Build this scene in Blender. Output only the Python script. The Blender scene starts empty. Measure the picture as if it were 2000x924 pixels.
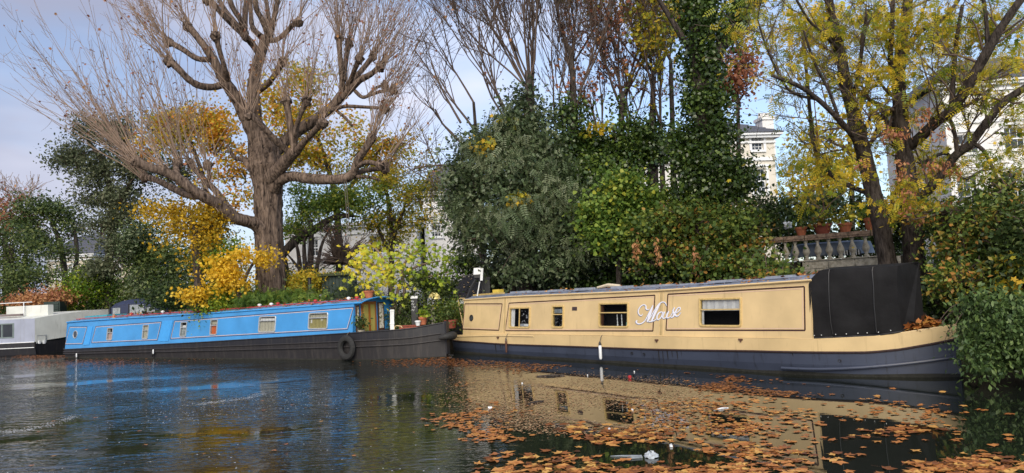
import bpy, math, random
import numpy as np
from mathutils import Vector
sc = bpy.context.scene
RNG = np.random.default_rng(7)
random.seed(7)
# ---------------------------------------------------------------- camera
FPX, PITCH, ROLL, CAMZ = 1400.0, math.radians(4.2), math.radians(2.85), 1.85
_f = np.array([0, math.cos(PITCH), math.sin(PITCH)])
_r0 = np.array([1.0, 0, 0]); _u0 = np.cross(_r0, _f)
_r = _r0*math.cos(ROLL) - _u0*math.sin(ROLL)
_u = _u0*math.cos(ROLL) + _r0*math.sin(ROLL)
cam = bpy.data.cameras.new('camera')
cam.sensor_width = 36; cam.lens = FPX/2000*36; cam.clip_end = 2000; cam.clip_start = 0.05
co = bpy.data.objects.new('camera', cam); sc.collection.objects.link(co)
from mathutils import Matrix
m = Matrix(((_r[0], _u[0], -_f[0], 0), (_r[1], _u[1], -_f[1], 0), (_r[2], _u[2], -_f[2], CAMZ), (0, 0, 0, 1)))
co.matrix_world = m
sc.camera = co
sc.render.resolution_x = 1024; sc.render.resolution_y = 473
# ---------------------------------------------------------------- sky, sun, exposure
SUN_EL, SUN_AZ = math.radians(34), math.radians(186)     # azimuth clockwise from +Y: behind the camera, a touch left
world = bpy.data.worlds.new('World'); sc.world = world; world.use_nodes = True
nt = world.node_tree; nt.nodes.clear()
def N(nt, t, **k):
    n = nt.nodes.new(t)
    for a, b in k.items():
        if a in n.inputs.keys() if isinstance(a, str) else False: n.inputs[a].default_value = b
        else: setattr(n, a, b)
    return n
def L(nt, a, b): nt.links.new(a, b)
out = N(nt, 'ShaderNodeOutputWorld')
sky = N(nt, 'ShaderNodeTexSky', sky_type='NISHITA', sun_disc=False)
sky.sun_elevation = SUN_EL; sky.sun_rotation = SUN_AZ; sky.ozone_density = 2.0; sky.air_density = 1.0; sky.dust_density = 1.0
bg1 = N(nt, 'ShaderNodeBackground'); bg1.inputs[1].default_value = 0.15
tn_ = N(nt, 'ShaderNodeMixRGB', blend_type='MULTIPLY'); tn_.inputs[0].default_value = 1; tn_.inputs[2].default_value = (.86, .95, 1.02, 1); L(nt, sky.outputs[0], tn_.inputs[1]); L(nt, tn_.outputs[0], bg1.inputs[0])
tc = N(nt, 'ShaderNodeTexCoord')
mp = N(nt, 'ShaderNodeMapping'); mp.inputs['Scale'].default_value = (1.1, 1.1, 3.4); mp.inputs['Location'].default_value = (0.55, 0.1, 0.35)
L(nt, tc.outputs['Generated'], mp.inputs[0])
cn = N(nt, 'ShaderNodeTexNoise'); cn.inputs['Scale'].default_value = 1.7; cn.inputs['Detail'].default_value = 7; cn.inputs['Roughness'].default_value = .52
L(nt, mp.outputs[0], cn.inputs['Vector'])
sx = N(nt, 'ShaderNodeSeparateXYZ'); L(nt, tc.outputs['Generated'], sx.inputs[0])
ma = N(nt, 'ShaderNodeMath', operation='MULTIPLY'); ma.inputs[1].default_value = -0.30; L(nt, sx.outputs[0], ma.inputs[0])
ad = N(nt, 'ShaderNodeMath', operation='ADD'); L(nt, cn.outputs[0], ad.inputs[0]); L(nt, ma.outputs[0], ad.inputs[1])
cr = N(nt, 'ShaderNodeValToRGB'); cr.color_ramp.elements[0].position = .42; cr.color_ramp.elements[1].position = .72
cr.color_ramp.elements[0].color = (0.26,)*3+(1,); cr.color_ramp.elements[1].color = (0.95,)*3+(1,)
L(nt, ad.outputs[0], cr.inputs[0])
cn2 = N(nt, 'ShaderNodeTexNoise'); cn2.inputs['Scale'].default_value = 2.3; cn2.inputs['Detail'].default_value = 4
L(nt, mp.outputs[0], cn2.inputs['Vector'])
ad2 = N(nt, 'ShaderNodeMath', operation='ADD'); L(nt, cn2.outputs[0], ad2.inputs[0]); 
mb2 = N(nt, 'ShaderNodeMath', operation='MULTIPLY'); mb2.inputs[1].default_value = .55; L(nt, sx.outputs[0], mb2.inputs[0]); L(nt, mb2.outputs[0], ad2.inputs[1])
cc = N(nt, 'ShaderNodeValToRGB')
cc.color_ramp.elements[0].position = .12; cc.color_ramp.elements[0].color = (.30, .32, .43, 1)
cc.color_ramp.elements[1].position = .62; cc.color_ramp.elements[1].color = (.70, .69, .78, 1)
L(nt, ad2.outputs[0], cc.inputs[0])
bg2 = N(nt, 'ShaderNodeBackground'); bg2.inputs[1].default_value = 1.0; L(nt, cc.outputs[0], bg2.inputs[0])
mx = N(nt, 'ShaderNodeMixShader'); L(nt, cr.outputs[0], mx.inputs[0]); L(nt, bg1.outputs[0], mx.inputs[1]); L(nt, bg2.outputs[0], mx.inputs[2])
L(nt, mx.outputs[0], out.inputs[0])
sl = bpy.data.lights.new('sun', 'SUN'); sl.energy = 2.5; sl.angle = math.radians(45); sl.color = (1, .88, .70)
so = bpy.data.objects.new('sun', sl); sc.collection.objects.link(so)
sd = Vector((math.sin(SUN_AZ)*math.cos(SUN_EL), math.cos(SUN_AZ)*math.cos(SUN_EL), math.sin(SUN_EL)))
so.rotation_euler = sd.to_track_quat('Z', 'Y').to_euler(); so.location = (0, -10, 30)
sc.view_settings.view_transform = 'Standard'; sc.view_settings.look = 'None'
sc.view_settings.exposure = 0.5; sc.view_settings.gamma = 1
sc.render.engine = 'CYCLES'
sc.cycles.max_bounces = 6; sc.cycles.transparent_max_bounces = 8
# ---------------------------------------------------------------- measuring helpers: photo pixel -> real place in the world
def ray(x, y): return _f + _r*((x-1000)/FPX) - _u*((y-462)/FPX)
def wat(x, y, z=0.0):
    d = ray(x, y); t = (z-CAMZ)/d[2]; return d*t + np.array([0, 0, CAMZ])
def W(x, y, Y):
    d = ray(x, y); return d*(Y/d[1]) + np.array([0, 0, CAMZ])
class Frame:                                  # a boat's own axes: s along the near side, t inboard, z up
    def __init__(self, A, B):
        self.A = np.array(A[:2], float); v = np.array(B[:2], float)-self.A
        self.u = v/np.hypot(*v); self.n = np.array([-self.u[1], self.u[0]])
    def P(self, s, t, z):
        q = self.A+self.u*s+self.n*t; return (q[0], q[1], z)
    def px(self, x, y, t=0.0):
        d = ray(x, y); k = ((self.A+self.n*t)@self.n)/(d[:2]@self.n); p = d*k
        return float((p[:2]-self.A)@self.u), float(p[2]+CAMZ)
    def pxs(self, x, y, s):                    # on the cross plane at station s -> (t, z)
        d = ray(x, y); k = ((self.A+self.u*s)@self.u)/(d[:2]@self.u); p = d*k
        return float((p[:2]-self.A)@self.n), float(p[2]+CAMZ)
# ---------------------------------------------------------------- object helpers
ROOT = {}
def tag(o, label=None, cat=None, group=None, kind=None):
    if label: o['label'] = label
    if cat: o['category'] = cat
    if group: o['group'] = group
    if kind: o['kind'] = kind
    return o
def thing(name, loc, label, cat, group=None):
    o = bpy.data.objects.new(name, None); sc.collection.objects.link(o)
    o.location = [float(v) for v in loc[:3]]; o.empty_display_size = .2
    ROOT[o.name] = np.array(o.location); return tag(o, label, cat, group)
def link(me, name, mats, parent, loc):
    o = bpy.data.objects.new(name, me); sc.collection.objects.link(o)
    for mt in (mats if isinstance(mats, (list, tuple)) else [mats]): me.materials.append(mt)
    if parent is not None: o.parent = parent; ROOT[o.name] = ROOT[parent.name]
    else: o.location = [float(v) for v in loc]; ROOT[o.name] = np.array(loc, float)
    return o
class MB:
    def __init__(s): s.v = []; s.f = []; s.m = []; s.mi = 0
    def face(s, pts):
        b = len(s.v); s.v += [tuple(p) for p in pts]; s.f.append(tuple(range(b, b+len(pts)))); s.m.append(s.mi)
    def add(s, V, F):
        b = len(s.v); s.v += [tuple(p) for p in V]
        for f in F: s.f.append(tuple(i+b for i in f)); s.m.append(s.mi)
    def box(s, P, a, b):                       # P maps (s,t,z) -> world; box between corners a and b
        c = [P(x, y, z) for x in (a[0], b[0]) for y in (a[1], b[1]) for z in (a[2], b[2])]
        s.add(c, [(0, 1, 3, 2), (4, 6, 7, 5), (0, 4, 5, 1), (2, 3, 7, 6), (0, 2, 6, 4), (1, 5, 7, 3)])
    def grid(s, rows, close=False):            # rows: list of lists of points
        n = len(rows[0]); b = len(s.v)
        for r in rows: s.v += [tuple(p) for p in r]
        for i in range(len(rows)-1):
            for j in range(n if close else n-1):
                k = (j+1) % n
                s.f.append((b+i*n+j, b+i*n+k, b+(i+1)*n+k, b+(i+1)*n+j)); s.m.append(s.mi)
    def tube(s, pts, rad, sides=8, cap=True):
        pts = [np.array(p, float) for p in pts]; n = len(pts)
        if not hasattr(rad, '__len__'): rad = [rad]*n
        rows = []; ref = None
        for i in range(n):
            t = pts[min(i+1, n-1)]-pts[max(i-1, 0)]; t /= (np.linalg.norm(t)+1e-9)
            if ref is None: ref = np.array([0, 0, 1.0]) if abs(t[2]) < .9 else np.array([1.0, 0, 0])
            a = np.cross(t, ref); a /= (np.linalg.norm(a)+1e-9); c = np.cross(a, t); ref = c
            rows.append([pts[i]+rad[i]*(a*math.cos(q)+c*math.sin(q)) for q in [2*math.pi*k/sides for k in range(sides)]])
        s.grid(rows, True)
        if cap: s.face(rows[0][::-1]); s.face(rows[-1])
    def lathe(s, c, prof, sides=16):           # prof: (r, z)
        rows = [[(c[0]+r*math.cos(2*math.pi*k/sides), c[1]+r*math.sin(2*math.pi*k/sides), c[2]+z) for k in range(sides)] for r, z in prof]
        s.grid(rows, True)
        s.face(rows[0][::-1]); s.face(rows[-1])
    def build(s, name, mats, parent=None, smooth=False, loc=None):
        base = ROOT[parent.name] if parent is not None else (np.array(loc, float) if loc is not None else np.zeros(3))
        me = bpy.data.meshes.new(name)
        V = np.array(s.v, float)-base
        me.from_pydata([tuple(v) for v in V], [], s.f)
        if isinstance(mats, (list, tuple)): me.polygons.foreach_set('material_index', s.m)
        if smooth:
            me.polygons.foreach_set('use_smooth', [True]*len(s.f))
            try: me.set_sharp_from_angle(angle=math.radians(40))
            except Exception: pass
        me.update()
        return link(me, name, mats, parent, base)
XYZ = lambda x, y, z: (x, y, z)
def trimesh(name, V, T, mats, parent=None, loc=(0, 0, 0), tint=None, smooth=False):
    base = ROOT[parent.name] if parent is not None else np.array(loc, float)
    me = bpy.data.meshes.new(name); V = np.asarray(V, float)-base; T = np.asarray(T, np.int32)
    k = T.shape[1]
    me.vertices.add(len(V)); me.vertices.foreach_set('co', V.astype(np.float32).ravel())
    me.loops.add(T.size); me.loops.foreach_set('vertex_index', T.ravel())
    me.polygons.add(len(T)); me.polygons.foreach_set('loop_start', np.arange(0, T.size, k, dtype=np.int32))
    if smooth: me.polygons.foreach_set('use_smooth', np.ones(len(T), bool))
    me.update(calc_edges=True)
    if tint is not None:
        a = me.attributes.new('tint', 'FLOAT', 'FACE'); a.data.foreach_set('value', np.asarray(tint, np.float32))
    return link(me, name, mats, parent, base)
# ---------------------------------------------------------------- materials
def base_mat(name):
    mt = bpy.data.materials.new(name); mt.use_nodes = True
    return mt, mt.node_tree, mt.node_tree.nodes['Principled BSDF']
def mk(name, col, rough=.6, var=.18, scale=6, bump=0., metal=0., col2=None, thr=None, stretch=(1, 1, 1), bscale=None, spec=.5, coat=0):
    mt, t, b = base_mat(name)
    b.inputs['Roughness'].default_value = rough; b.inputs['Metallic'].default_value = metal
    b.inputs['Specular IOR Level'].default_value = spec; b.inputs['Coat Weight'].default_value = coat
    tcn = N(t, 'ShaderNodeTexCoord'); mpn = N(t, 'ShaderNodeMapping'); mpn.inputs['Scale'].default_value = stretch
    L(t, tcn.outputs['Object'], mpn.inputs[0])
    n = N(t, 'ShaderNodeTexNoise'); n.inputs['Scale'].default_value = scale; n.inputs['Detail'].default_value = 6; n.inputs['Roughness'].default_value = .6
    L(t, mpn.outputs[0], n.inputs['Vector'])
    r = N(t, 'ShaderNodeValToRGB'); e = r.color_ramp.elements
    c1 = [min(1, c*(1+var)) for c in col]; c0 = [c*(1-var) for c in col] if col2 is None else col2
    e[0].position, e[1].position = (thr if thr else (.3, .7))
    e[0].color = (*c0, 1); e[1].color = (*c1, 1)
    L(t, n.outputs[0], r.inputs[0]); L(t, r.outputs[0], b.inputs['Base Color'])
    if bump:
        n2 = N(t, 'ShaderNodeTexNoise'); n2.inputs['Scale'].default_value = bscale or scale*4; n2.inputs['Detail'].default_value = 5
        L(t, mpn.outputs[0], n2.inputs['Vector'])
        bp = N(t, 'ShaderNodeBump'); bp.inputs['Strength'].default_value = bump; bp.inputs['Distance'].default_value = .03
        L(t, n2.outputs[0], bp.inputs['Height']); L(t, bp.outputs[0], b.inputs['Normal'])
    return mt
def paint(name, col, dirt, amt=(.30, .44), rough=.35, streak=True):   # painted steel with rain streaks and grime
    mt, t, b = base_mat(name); b.inputs['Roughness'].default_value = rough
    tcn = N(t, 'ShaderNodeTexCoord')
    m1 = N(t, 'ShaderNodeMapping'); m1.inputs['Scale'].default_value = (5, 5, .5 if streak else 4)
    L(t, tcn.outputs['Object'], m1.inputs[0])
    n1 = N(t, 'ShaderNodeTexNoise'); n1.inputs['Scale'].default_value = 2; n1.inputs['Detail'].default_value = 8; n1.inputs['Roughness'].default_value = .65
    L(t, m1.outputs[0], n1.inputs['Vector'])
    r1 = N(t, 'ShaderNodeValToRGB'); r1.color_ramp.elements[0].position, r1.color_ramp.elements[1].position = amt
    r1.color_ramp.elements[0].color = (.50,)*3+(1,); r1.color_ramp.elements[1].color = (0, 0, 0, 1)
    L(t, n1.outputs[0], r1.inputs[0])
    n2 = N(t, 'ShaderNodeTexNoise'); n2.inputs['Scale'].default_value = 1.3; n2.inputs['Detail'].default_value = 5
    L(t, tcn.outputs['Object'], n2.inputs['Vector'])
    r2 = N(t, 'ShaderNodeValToRGB'); e = r2.color_ramp.elements; e[0].position, e[1].position = .3, .7
    e[0].color = (*[c*.82 for c in col], 1); e[1].color = (*[min(1, c*1.07) for c in col], 1)
    L(t, n2.outputs[0], r2.inputs[0])
    mi = N(t, 'ShaderNodeMixRGB'); L(t, r1.outputs[0], mi.inputs[0]); L(t, r2.outputs[0], mi.inputs[1]); mi.inputs[2].default_value = (*dirt, 1)
    L(t, mi.outputs[0], b.inputs['Base Color'])
    n3 = N(t, 'ShaderNodeTexNoise'); n3.inputs['Scale'].default_value = 2.2; n3.inputs['Detail'].default_value = 2
    L(t, tcn.outputs['Object'], n3.inputs['Vector'])
    bp = N(t, 'ShaderNodeBump'); bp.inputs['Strength'].default_value = .25; bp.inputs['Distance'].default_value = .02
    L(t, n3.outputs[0], bp.inputs['Height']); L(t, bp.outputs[0], b.inputs['Normal'])
    return mt
def leafmat(name, cols, rough=.5, trans=.3, spec=.35):
    mt, t, b = base_mat(name); b.inputs['Roughness'].default_value = rough; b.inputs['Specular IOR Level'].default_value = spec
    a = N(t, 'ShaderNodeAttribute', attribute_name='tint')
    r = N(t, 'ShaderNodeValToRGB'); e = r.color_ramp.elements
    while len(e) < len(cols): e.new(.5)
    for i, c in enumerate(cols): e[i].position = i/(len(cols)-1); e[i].color = (*c, 1)
    L(t, a.outputs['Fac'], r.inputs[0]); L(t, r.outputs[0], b.inputs['Base Color'])
    if trans:
        tr = N(t, 'ShaderNodeBsdfTranslucent'); L(t, r.outputs[0], tr.inputs[0])
        ms = N(t, 'ShaderNodeMixShader'); ms.inputs[0].default_value = trans
        L(t, b.outputs[0], ms.inputs[1]); L(t, tr.outputs[0], ms.inputs[2])
        L(t, ms.outputs[0], t.nodes['Material Output'].inputs[0])
    return mt
def bark(name, c0, c1, scale=14, zs=.18, bump=1.0):
    mt, t, b = base_mat(name); b.inputs['Roughness'].default_value = .9; b.inputs['Specular IOR Level'].default_value = .2
    tcn = N(t, 'ShaderNodeTexCoord'); mpn = N(t, 'ShaderNodeMapping'); mpn.inputs['Scale'].default_value = (1, 1, zs)
    L(t, tcn.outputs['Object'], mpn.inputs[0])
    n = N(t, 'ShaderNodeTexNoise'); n.inputs['Scale'].default_value = scale; n.inputs['Detail'].default_value = 8; n.inputs['Roughness'].default_value = .65
    L(t, mpn.outputs[0], n.inputs['Vector'])
    r = N(t, 'ShaderNodeValToRGB'); e = r.color_ramp.elements; e[0].position, e[1].position = .36, .64
    e[0].color = (*c0, 1); e[1].color = (*c1, 1); L(t, n.outputs[0], r.inputs[0]); L(t, r.outputs[0], b.inputs['Base Color'])
    bp = N(t, 'ShaderNodeBump'); bp.inputs['Strength'].default_value = bump; bp.inputs['Distance'].default_value = .06
    L(t, n.outputs[0], bp.inputs['Height']); L(t, bp.outputs[0], b.inputs['Normal'])
    return mt
M = {}
M['cream'] = paint('cream_paint', (.68, .51, .265), (.40, .29, .145), (.30, .42))
M['stain'] = mk('damp_stain', (.60, .44, .22), .5, .1, 3, col2=(.36, .27, .12), stretch=(6, 6, .8))
M['cream_plain'] = mk('cream_paint_trim', (.70, .53, .28), .4, .06)
M['blue'] = paint('blue_paint', (.055, .28, .63), (.03, .12, .25), (.24, .34), .3)
M['blue_trim'] = mk('blue_paint_trim', (.05, .31, .72), .35, .08)
M['hullblue'] = paint('blue_grey_hull_paint', (.052, .064, .100), (.012, .012, .012), (.33, .42), .4)
M['hullblack'] = paint('black_hull_paint', (.016, .016, .021), (.05, .046, .042), (.36, .5), .5)
M['hullgrey'] = paint('weathered_hull_side', (.021, .019, .021), (.06, .053, .048), (.36, .52), .6)
M['maroon'] = mk('maroon_line', (.045, .012, .012), .5, .2)
M['pink'] = mk('pale_line', (.70, .50, .38), .5, .1)
M['band'] = mk('rusty_band', (.03, .014, .014), .8, .4, 20, .3)
M['roofgrey'] = mk('grey_roof_paint', (.20, .23, .30), .7, .3, 5, .3)
M['brass'] = mk('yellow_window_frame', (.58, .42, .17), .4, .2, 20)
M['steel'] = mk('pale_window_frame', (.50, .52, .53), .35, .15, 20, metal=.5)
M['dark'] = mk('dark_interior', (.012, .010, .010), .9, .3)
M['wood_in'] = mk('brown_interior_wood', (.08, .03, .015), .6, .3)
M['curtain'] = mk('white_curtain', (.72, .72, .74), .9, .1, 12)
M['curtain_tan'] = mk('beige_curtain', (.42, .40, .33), .9, .1, 12)
M['curtain_yel'] = mk('olive_curtain', (.32, .28, .12), .9, .1, 12)
M['orange'] = mk('orange_blind', (.55, .13, .04), .8, .1)
M['pinkblind'] = mk('pinkish_blind', (.5, .36, .33), .8, .1)
M['grime'] = mk('waterline_grime', (.022, .022, .018), .9, .4, 8, .3)
M['drip'] = mk('tar_drip', (.012, .011, .010), .7, .3)
M['canvas'] = mk('black_canvas', (.008, .008, .009), .85, .6, 2.2, .9, bscale=3.2, spec=.25, col2=(.005, .005, .006))
M['canvas2'] = mk('navy_canvas', (.02, .03, .075), .7, .3, 3, .3)
M['clear'] = mk('grey_plastic_window', (.25, .28, .30), .25, .4, 6, .3)
M['white'] = mk('white_paint', (.78, .80, .82), .5, .08)
M['offwhite'] = paint('off_white_paint', (.66, .68, .64), (.30, .30, .27), (.3, .42), .5)
M['lilac'] = paint('lilac_grey_paint', (.33, .36, .46), (.2, .2, .22), (.3, .42), .5)
M['letter'] = mk('white_lettering', (.80, .81, .90), .4, .08, 30)
M['letsh'] = mk('lettering_shadow', (.13, .17, .30), .5, .1)
M['rubber'] = mk('black_rubber', (.02, .02, .02), .7, .3, 20, .3)
M['black'] = mk('black_paint', (.018, .018, .02), .45, .2)
M['red'] = mk('red_paint', (.42, .03, .035), .45, .2)
M['wood'] = mk('orange_varnished_wood', (.40, .15, .035), .4, .25, 20, .1, stretch=(1, 1, .2))
M['panelyel'] = mk('yellow_door_panel', (.48, .40, .10), .45, .15)
M['floral'] = mk('floral_panel', (.72, .68, .58), .6, .1, 14, col2=(.22, .20, .10), thr=(.40, .52))
M['terra'] = mk('terracotta', (.42, .135, .065), .85, .2, 8, .2)
M['terra_dark'] = mk('dark_terracotta', (.26, .065, .04), .8, .2, 8, .2)
M['stone'] = mk('weathered_stone', (.46, .42, .35), .9, .2, 9, .5, col2=(.20, .18, .14))
M['stone_brown'] = mk('brown_coping_stone', (.32, .22, .16), .9, .3, 9, .5, col2=(.12, .08, .06))
M['stucco'] = mk('white_stucco', (.74, .73, .72), .85, .05, 1.5, .15)
M['stucco_cream'] = mk('cream_stucco', (.62, .55, .44), .85, .06, 1.5, .15)
M['slate'] = mk('slate_roof', (.085, .09, .11), .7, .25, 8, .4)
M['brick'] = mk('brick_chimney', (.30, .14, .08), .9, .3, 12, .3)
M['glassdark'] = mk('window_glass', (.035, .04, .05), .1, .5, .8, spec=.5)
M['earth'] = mk('dark_soil', (.030, .024, .016), .95, .4, 2, .6)
M['path'] = mk('towpath_gravel', (.2, .18, .15), .95, .2, 9, .4)
M['lampy'] = mk('yellow_plastic', (.9, .68, .12), .4, .05)
M['shed'] = mk('dark_green_boards', (.018, .035, .030), .7, .25, 6, .2)
M['bark'] = bark('plane_bark', (.018, .012, .010), (.24, .175, .135), 12, .13)
M['bark_dark'] = bark('dark_bark', (.018, .014, .012), (.095, .078, .068), 16, .25)
M['twig'] = mk('twig_bark', (.27, .19, .14), .8, .3, 3)
M['twig_dark'] = mk('dark_twig_bark', (.10, .07, .055), .8, .3, 3)
M['rope'] = mk('old_rope', (.12, .10, .08), .95, .2)
M['hinge'] = mk('rusty_iron', (.10, .045, .03), .8, .3)
M['foam'] = mk('foam_and_glint', (.75, .78, .80), .5, .1)
# thin glass: mostly clear, reflects the sky
mt, t, b = base_mat('window_pane_glass'); gl = N(t, 'ShaderNodeBsdfGlossy'); gl.inputs['Roughness'].default_value = .03
tp = N(t, 'ShaderNodeBsdfTransparent'); tp.inputs[0].default_value = (.8, .82, .82, 1)
lw = N(t, 'ShaderNodeLayerWeight'); lw.inputs[0].default_value = .12
ms = N(t, 'ShaderNodeMixShader'); L(t, lw.outputs['Fresnel'], ms.inputs[0]); L(t, tp.outputs[0], ms.inputs[1]); L(t, gl.outputs[0], ms.inputs[2])
L(t, ms.outputs[0], t.nodes['Material Output'].inputs[0]); M['pane'] = mt
# water
mt, t, b = base_mat('canal_water'); M['water'] = mt
b.inputs['Base Color'].default_value = (.010, .013, .009, 1); b.inputs['Roughness'].default_value = .02
b.inputs['IOR'].default_value = 1.6; b.inputs['Specular IOR Level'].default_value = .5
geo = N(t, 'ShaderNodeNewGeometry')
def wnoise(scale, sx_, sy_, detail, rot=0):
    mpw = N(t, 'ShaderNodeMapping'); mpw.inputs['Scale'].default_value = (sx_, sy_, 1); mpw.inputs['Rotation'].default_value = (0, 0, rot)
    L(t, geo.outputs['Position'], mpw.inputs[0])
    n = N(t, 'ShaderNodeTexNoise'); n.inputs['Scale'].default_value = scale; n.inputs['Detail'].default_value = detail
    L(t, mpw.outputs[0], n.inputs['Vector']); return n
n1 = wnoise(1.0, 2.2, 6.5, 3, .12); n2 = wnoise(1.0, .35, .9, 2, -.2); n3 = wnoise(1.0, 6, 14, 2, -.1)
patch = wnoise(.22, 1, 2.0, 3)
sepp = N(t, 'ShaderNodeSeparateXYZ'); L(t, geo.outputs['Position'], sepp.inputs[0])
mr = N(t, 'ShaderNodeMapRange'); mr.inputs['From Min'].default_value = .6; mr.inputs['From Max'].default_value = -3.0
mr.inputs['To Min'].default_value = .015; mr.inputs['To Max'].default_value = 1.0; L(t, sepp.outputs[0], mr.inputs[0])
rp = N(t, 'ShaderNodeMapRange'); rp.inputs['From Min'].default_value = .35; rp.inputs['From Max'].default_value = .65; rp.inputs['To Min'].default_value = .12; rp.inputs['To Max'].default_value = 2.0
L(t, patch.outputs[0], rp.inputs[0])
mm = N(t, 'ShaderNodeMath', operation='MULTIPLY'); L(t, mr.outputs[0], mm.inputs[0]); L(t, rp.outputs[0], mm.inputs[1])
def mth(op, a, bb):
    n = N(t, 'ShaderNodeMath', operation=op)
    for i, q in enumerate((a, bb)):
        if isinstance(q, (int, float)): n.inputs[i].default_value = q
        else: L(t, q, n.inputs[i])
    return n.outputs[0]
h = mth('ADD', mth('MULTIPLY', n1.outputs[0], mm.outputs[0]), mth('MULTIPLY', mth('MULTIPLY', n3.outputs[0], mm.outputs[0]), .22))
h = mth('ADD', h, mth('MULTIPLY', n2.outputs[0], .10))
bp = N(t, 'ShaderNodeBump'); bp.inputs['Strength'].default_value = 1.0; bp.inputs['Distance'].default_value = .019
L(t, h, bp.inputs['Height']); L(t, bp.outputs[0], b.inputs['Normal'])
# foliage colours (real leaf albedo)
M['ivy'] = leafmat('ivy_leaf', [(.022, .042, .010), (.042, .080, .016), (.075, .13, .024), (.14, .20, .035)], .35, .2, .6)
M['greyivy'] = leafmat('grey_green_leaf', [(.030, .050, .022), (.065, .10, .040), (.11, .155, .065), (.19, .22, .12)], .45, .2, .5)
M['darkgreen'] = leafmat('dark_evergreen_leaf', [(.028, .050, .014), (.050, .085, .022), (.085, .125, .03), (.15, .18, .05)], .5, .2)
M['euca'] = leafmat('grey_evergreen_leaf', [(.045, .062, .030), (.08, .10, .05), (.12, .14, .075), (.17, .18, .10)], .5, .25)
M['lime'] = leafmat('lime_green_leaf', [(.05, .11, .012), (.12, .22, .02), (.24, .34, .03), (.40, .44, .04)], .5, .35)
M['green'] = leafmat('mid_green_leaf', [(.06, .12, .02), (.13, .22, .035), (.22, .31, .05), (.42, .42, .05)], .5, .35)
M['gold'] = leafmat('golden_leaf', [(.34, .26, .03), (.60, .38, .02), (.78, .48, .02), (.86, .60, .06)], .5, .4)
M['yellowgreen'] = leafmat('yellow_green_leaf', [(.10, .15, .02), (.28, .30, .03), (.52, .45, .04), (.68, .44, .04)], .5, .4)
M['autumn'] = leafmat('autumn_leaf', [(.28, .30, .04), (.60, .46, .04), (.72, .40, .04), (.60, .22, .03)], .5, .4)
M['rust'] = leafmat('rust_leaf', [(.20, .07, .04), (.32, .12, .07), (.42, .18, .09), (.50, .27, .11)], .6, .3)
M['fig'] = leafmat('fig_leaf', [(.14, .25, .03), (.30, .40, .04), (.52, .54, .05), (.76, .60, .05)], .5, .35)
M['bramble'] = leafmat('bramble_leaf', [(.05, .09, .02), (.11, .17, .03), (.24, .27, .045), (.46, .22, .05)], .5, .3)
M['ashleaf'] = leafmat('robinia_leaf', [(.10, .17, .02), (.30, .36, .03), (.60, .50, .04), (.85, .58, .05)], .5, .45)
M['float'] = leafmat('fallen_leaf', [(.07, .026, .012), (.27, .092, .026), (.48, .185, .048), (.66, .38, .10)], .38, 0)
M['debris'] = leafmat('leaf_litter', [(.12, .05, .03), (.24, .12, .055), (.38, .22, .11), (.5, .36, .2)], .7, 0)
M['buddleia'] = leafmat('bush_leaf', [(.035, .065, .022), (.065, .115, .035), (.11, .18, .05), (.20, .28, .09)], .45, .3)
# ---------------------------------------------------------------- ground, water, towpath
BANK = [(-90, 60), (-40, 44), (-24, 37.5), (-17.2, 31.4), (-3.6, 23.7), (-.3, 23.5), (7.1, 14.9), (8.7, 12.4), (11, 9), (16, 0), (26, -22)]
BP = np.array(BANK, float)
def bank_dist(x, y):                                # >0 inland
    x = np.asarray(x, float); y = np.asarray(y, float); best = np.full(x.shape, 1e9); sg = np.ones(x.shape)
    for i in range(len(BP)-1):
        a, bb = BP[i], BP[i+1]; d = bb-a; Ls = d@d
        t = np.clip(((x-a[0])*d[0]+(y-a[1])*d[1])/Ls, 0, 1)
        qx = x-a[0]-t*d[0]; qy = y-a[1]-t*d[1]; dist = np.hypot(qx, qy)
        s = np.sign(d[0]*qy-d[1]*qx); u = dist < best
        best = np.where(u, dist, best); sg = np.where(u, s, sg)
    return best*sg
def gz(x, y):                                       # ground height
    s = bank_dist(x, y); x = np.asarray(x, float)
    top = 1.0+.85*np.clip((x+1.5)/5, 0, 1)
    wob = .08*np.sin(x*1.9)+.07*np.sin(np.asarray(y)*2.3+x)
    h = np.where(s < -.25, -1.2, np.where(s < 0, .38+(s)*6.3, .38+(top-.38)*np.clip(s/3.6, 0, 1)**.8))
    return h+np.where(s > .5, wob, 0)+np.where(s > 60, (s-60)*.02, 0)
def gzf(x, y): return float(gz(np.array([x]), np.array([y]))[0])
xs = np.concatenate([np.linspace(-400, -42, 12), np.arange(-40, 22, .4), np.linspace(24, 400, 14)])
ys = np.concatenate([np.linspace(-60, 4, 12), np.arange(4.5, 46, .4), np.linspace(48, 700, 16)])
GX, GY = np.meshgrid(xs, ys); GZ = gz(GX, GY)
V = np.stack([GX.ravel(), GY.ravel(), GZ.ravel()], 1); nx = len(xs)
ii, jj = np.meshgrid(np.arange(len(ys)-1), np.arange(nx-1), indexing='ij'); q = (ii*nx+jj).ravel()
tag(trimesh('ground', V, np.stack([q, q+1, q+nx+1, q+nx], 1), M['earth'], smooth=True), kind='structure')
mb = MB(); mb.face([(-400, -60, 0), (60, -60, 0), (60, 90, 0), (-400, 90, 0)])
tag(mb.build('water', M['water']), kind='structure')
mb = MB(); mb.box(XYZ, (-60, -8, -1.3), (15, .9, .30)); tag(mb.build('towpath', M['path']), kind='structure')
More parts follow.
